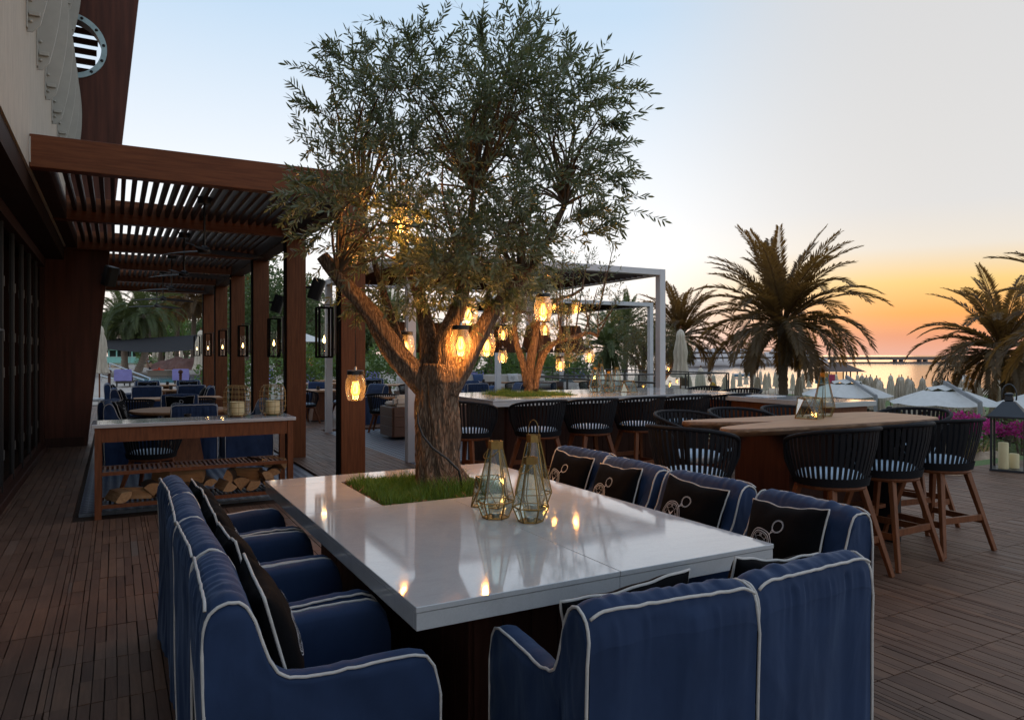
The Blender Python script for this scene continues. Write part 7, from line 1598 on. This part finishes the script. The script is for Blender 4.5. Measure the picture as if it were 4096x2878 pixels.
# ================================================================== PEOPLE
def skin_obj(name, m, parent, verts, edges, radii, root=0):
    me = bpy.data.meshes.new(name); me.from_pydata(verts, edges, []); o = bpy.data.objects.new(name, me); COL.objects.link(o); o.parent = parent; me.materials.append(m)
    md = o.modifiers.new('skin', 'SKIN')
    if not me.skin_vertices: me.attributes  # layer is made by the modifier
    for i, r in enumerate(radii): me.skin_vertices[0].data[i].radius = (r, r)
    me.skin_vertices[0].data[root].use_root = True; md.use_smooth_shade = True; s = o.modifiers.new('sub', 'SUBSURF'); s.levels = 2; s.render_levels = 2; return o
def person(loc, rz, label, J, clothes, hair=(0.02, 0.015, 0.012), hat=None):
    t = thing('person', label, 'person', loc, rz, None)
    names = list(J); idx = {n: i for i, n in enumerate(names)}
    rad = {'pelvis': .12, 'waist': .115, 'chest': .135, 'neck': .055, 'head': .085, 'crown': .075, 'nose': .03}
    E_ = [('pelvis', 'waist'), ('waist', 'chest'), ('chest', 'neck'), ('neck', 'head'), ('head', 'crown')]
    for s in 'lr':
        rad.update({s + 'sh': .06, s + 'el': .043, s + 'wr': .03, s + 'ha': .035, s + 'fi': .014, s + 'th': .011, s + 'hip': .09, s + 'kn': .06, s + 'an': .04, s + 'to': .035})
        E_ += [('chest', s + 'sh'), (s + 'sh', s + 'el'), (s + 'el', s + 'wr'), (s + 'wr', s + 'ha'), (s + 'ha', s + 'fi'), (s + 'ha', s + 'th'), ('pelvis', s + 'hip'), (s + 'hip', s + 'kn'), (s + 'kn', s + 'an'), (s + 'an', s + 'to')]
        ha = Vector(J[s + 'wr']) + (Vector(J[s + 'wr']) - Vector(J[s + 'el'])).normalized() * 0.07; J[s + 'ha'] = tuple(ha); J[s + 'fi'] = tuple(ha + (ha - Vector(J[s + 'wr'])).normalized() * 0.09 + Vector((0.02, 0, 0))); J[s + 'th'] = tuple(ha + Vector((0.05, 0, -0.01)))
    names = list(J); idx = {n: i for i, n in enumerate(names)}
    skin_obj('body', M['skin'], t, [J[n] for n in names], [(idx[a], idx[b]) for a, b in E_], [rad[n] for n in names], idx['pelvis'])
    for (nm, col_, chains, grow) in clothes:
        vs = []; es = []; rr_ = []; seen = {}
        for a, b, f in chains:
            for n in (a, b):
                key = n if not (n == b and f < 1) else (a, b)
                if key not in seen:
                    q = Vector(J[a]).lerp(Vector(J[b]), f) if key == (a, b) else Vector(J[n]); seen[key] = len(vs); vs.append(tuple(q)); rr_.append(rad[n] + grow)
            kb = (a, b) if f < 1 else b; es.append((seen[a], seen[kb]))
        skin_obj(nm, mat(nm + str(len(bpy.data.materials)), col_, None, 6, rough=0.85), t, vs, es, rr_, 0)
    H = Vector(J['crown']); hd = Vector(J['head'])
    hm = mat('hair' + str(len(bpy.data.materials)), hat or hair, None, 20, rough=0.8); hb_ = MB()
    hb_.grid(16, 8, lambda s, q: tuple(hd + Vector((-0.018, 0, 0.055)) + Vector((0.112 * math.cos(2 * PI * s) * math.sin(PI * (0.02 + 0.55 * q)), 0.102 * math.sin(2 * PI * s) * math.sin(PI * (0.02 + 0.55 * q)), 0.125 * math.cos(PI * (0.02 + 0.55 * q)))))); hb_.build('hat' if hat else 'hair', hm, t, smooth=180)
    if hat: MB().lathe([(0.10, 0.0), (0.17, -0.025), (0.17, -0.017), (0.10, 0.012)], 20, tuple(hd + Vector((0.02, 0, 0.07))), cap=False).build('hat_brim', hm, t, smooth=180)
    return t
def standing(h=1.74, sw=0.19, armx=0.04):
    k = h / 1.74; f = lambda x, y, z: (x * k, y * k, z * k)
    J = {'pelvis': f(0, 0, .95), 'waist': f(0, 0, 1.1), 'chest': f(0, 0, 1.32), 'neck': f(0, 0, 1.47), 'head': f(0.02, 0, 1.58), 'crown': f(0.015, 0, 1.655)}
    for s, y in (('l', 1), ('r', -1)):
        J.update({s + 'sh': f(0, y * sw, 1.40), s + 'el': f(-.02, y * (sw + .05), 1.12), s + 'wr': f(armx, y * (sw + .07), .88), s + 'hip': f(0, y * .09, .90), s + 'kn': f(.02, y * .10, .50), s + 'an': f(0, y * .10, .09), s + 'to': f(.15, y * .12, .04)})
    return J
toCam = lambda p: math.atan2(-p.y, -p.x)
p = pix(1240, 1418, 55); p.z = -0.02
person(p, toCam(p) + 0.3, 'person in yellow shirt and red shorts standing beyond the pergola posts', standing(1.72, armx=0.16), [('shirt', (0.75, 0.42, 0.01), [('pelvis', 'waist', 1), ('waist', 'chest', 1), ('chest', 'lsh', 1), ('chest', 'rsh', 1), ('lsh', 'lel', 0.7), ('rsh', 'rel', 0.7)], 0.02), ('shorts', (0.5, 0.02, 0.03), [('pelvis', 'lhip', 1), ('pelvis', 'rhip', 1), ('lhip', 'lkn', 0.75), ('rhip', 'rkn', 0.75)], 0.025)])
p = gp(2862, 50); J = standing(1.72)
for n, (x, z) in {'waist': (0.06, 1.08), 'chest': (0.20, 1.25), 'neck': (0.31, 1.36), 'head': (0.39, 1.44), 'crown': (0.42, 1.50)}.items(): J[n] = (x, J[n][1], z)
for s, y in (('l', 1), ('r', -1)): J[s + 'sh'] = (0.22, y * .19, 1.30); J[s + 'el'] = (0.30, y * .22, 1.02); J[s + 'wr'] = (0.46, y * .16, 0.86)
dz = pix(2862, 1514, 50).z - (p.z + 1.58); p.z += 0
person(p + Vector((0, 0, max(0, dz))), PI - HEAD, 'person in yellow jacket and red hat bending forward beyond the bar counter', J, [('jacket', (0.70, 0.36, 0.01), [('pelvis', 'waist', 1), ('waist', 'chest', 1), ('chest', 'lsh', 1), ('chest', 'rsh', 1), ('lsh', 'lel', 1), ('rsh', 'rel', 1), ('lel', 'lwr', 0.9), ('rel', 'rwr', 0.9)], 0.022), ('trousers', (0.03, 0.035, 0.06), [('pelvis', 'lhip', 1), ('pelvis', 'rhip', 1), ('lhip', 'lkn', 1), ('rhip', 'rkn', 1), ('lkn', 'lan', 0.95), ('rkn', 'ran', 0.95)], 0.02)], hat=(0.55, 0.02, 0.03))
if dz > 0.05:
    q = thing('garden_platform', 'low stone platform under the person in the red hat', 'platform', p); MB().box(-0.8, -0.8, -0.2, 0.8, 0.8, dz - 0.001).build('block', M['paving'], q)
p = gpix(590, 1472); p.z = -0.02
person(p, toCam(p) + 0.9, 'person in light swimwear standing between the two coconut palms', standing(1.64, 0.165), [('swim_top', (0.45, 0.5, 0.55), [('chest', 'waist', 0.25), ('chest', 'lsh', 0.3), ('chest', 'rsh', 0.3)], 0.012), ('swim_bottom', (0.45, 0.5, 0.55), [('pelvis', 'lhip', 0.6), ('pelvis', 'rhip', 0.6)], 0.02)])
p = gpix(603, 1476); p.z = -0.02
J = {'pelvis': (0, 0, .14), 'waist': (0.01, 0, .29), 'chest': (0.05, 0, .52), 'neck': (0.09, 0, .67), 'head': (0.13, 0, .78), 'crown': (0.13, 0, .855)}
for s, y in (('l', 1), ('r', -1)): J.update({s + 'sh': (.05, y * .20, .60), s + 'el': (.22, y * .30, .38), s + 'wr': (.42, y * .20, .34), s + 'hip': (.05, y * .10, .14), s + 'kn': (.40, y * .24, .30), s + 'an': (.55, y * .12, .06), s + 'to': (.68, y * .14, .04)})
person(p, toCam(p) + PI - 0.2, 'bare-backed person sitting on the paving by the orange float', J, [('swim_shorts', (0.03, 0.03, 0.05), [('pelvis', 'lhip', 1), ('pelvis', 'rhip', 1), ('lhip', 'lkn', 0.7), ('rhip', 'rkn', 0.7)], 0.025)])
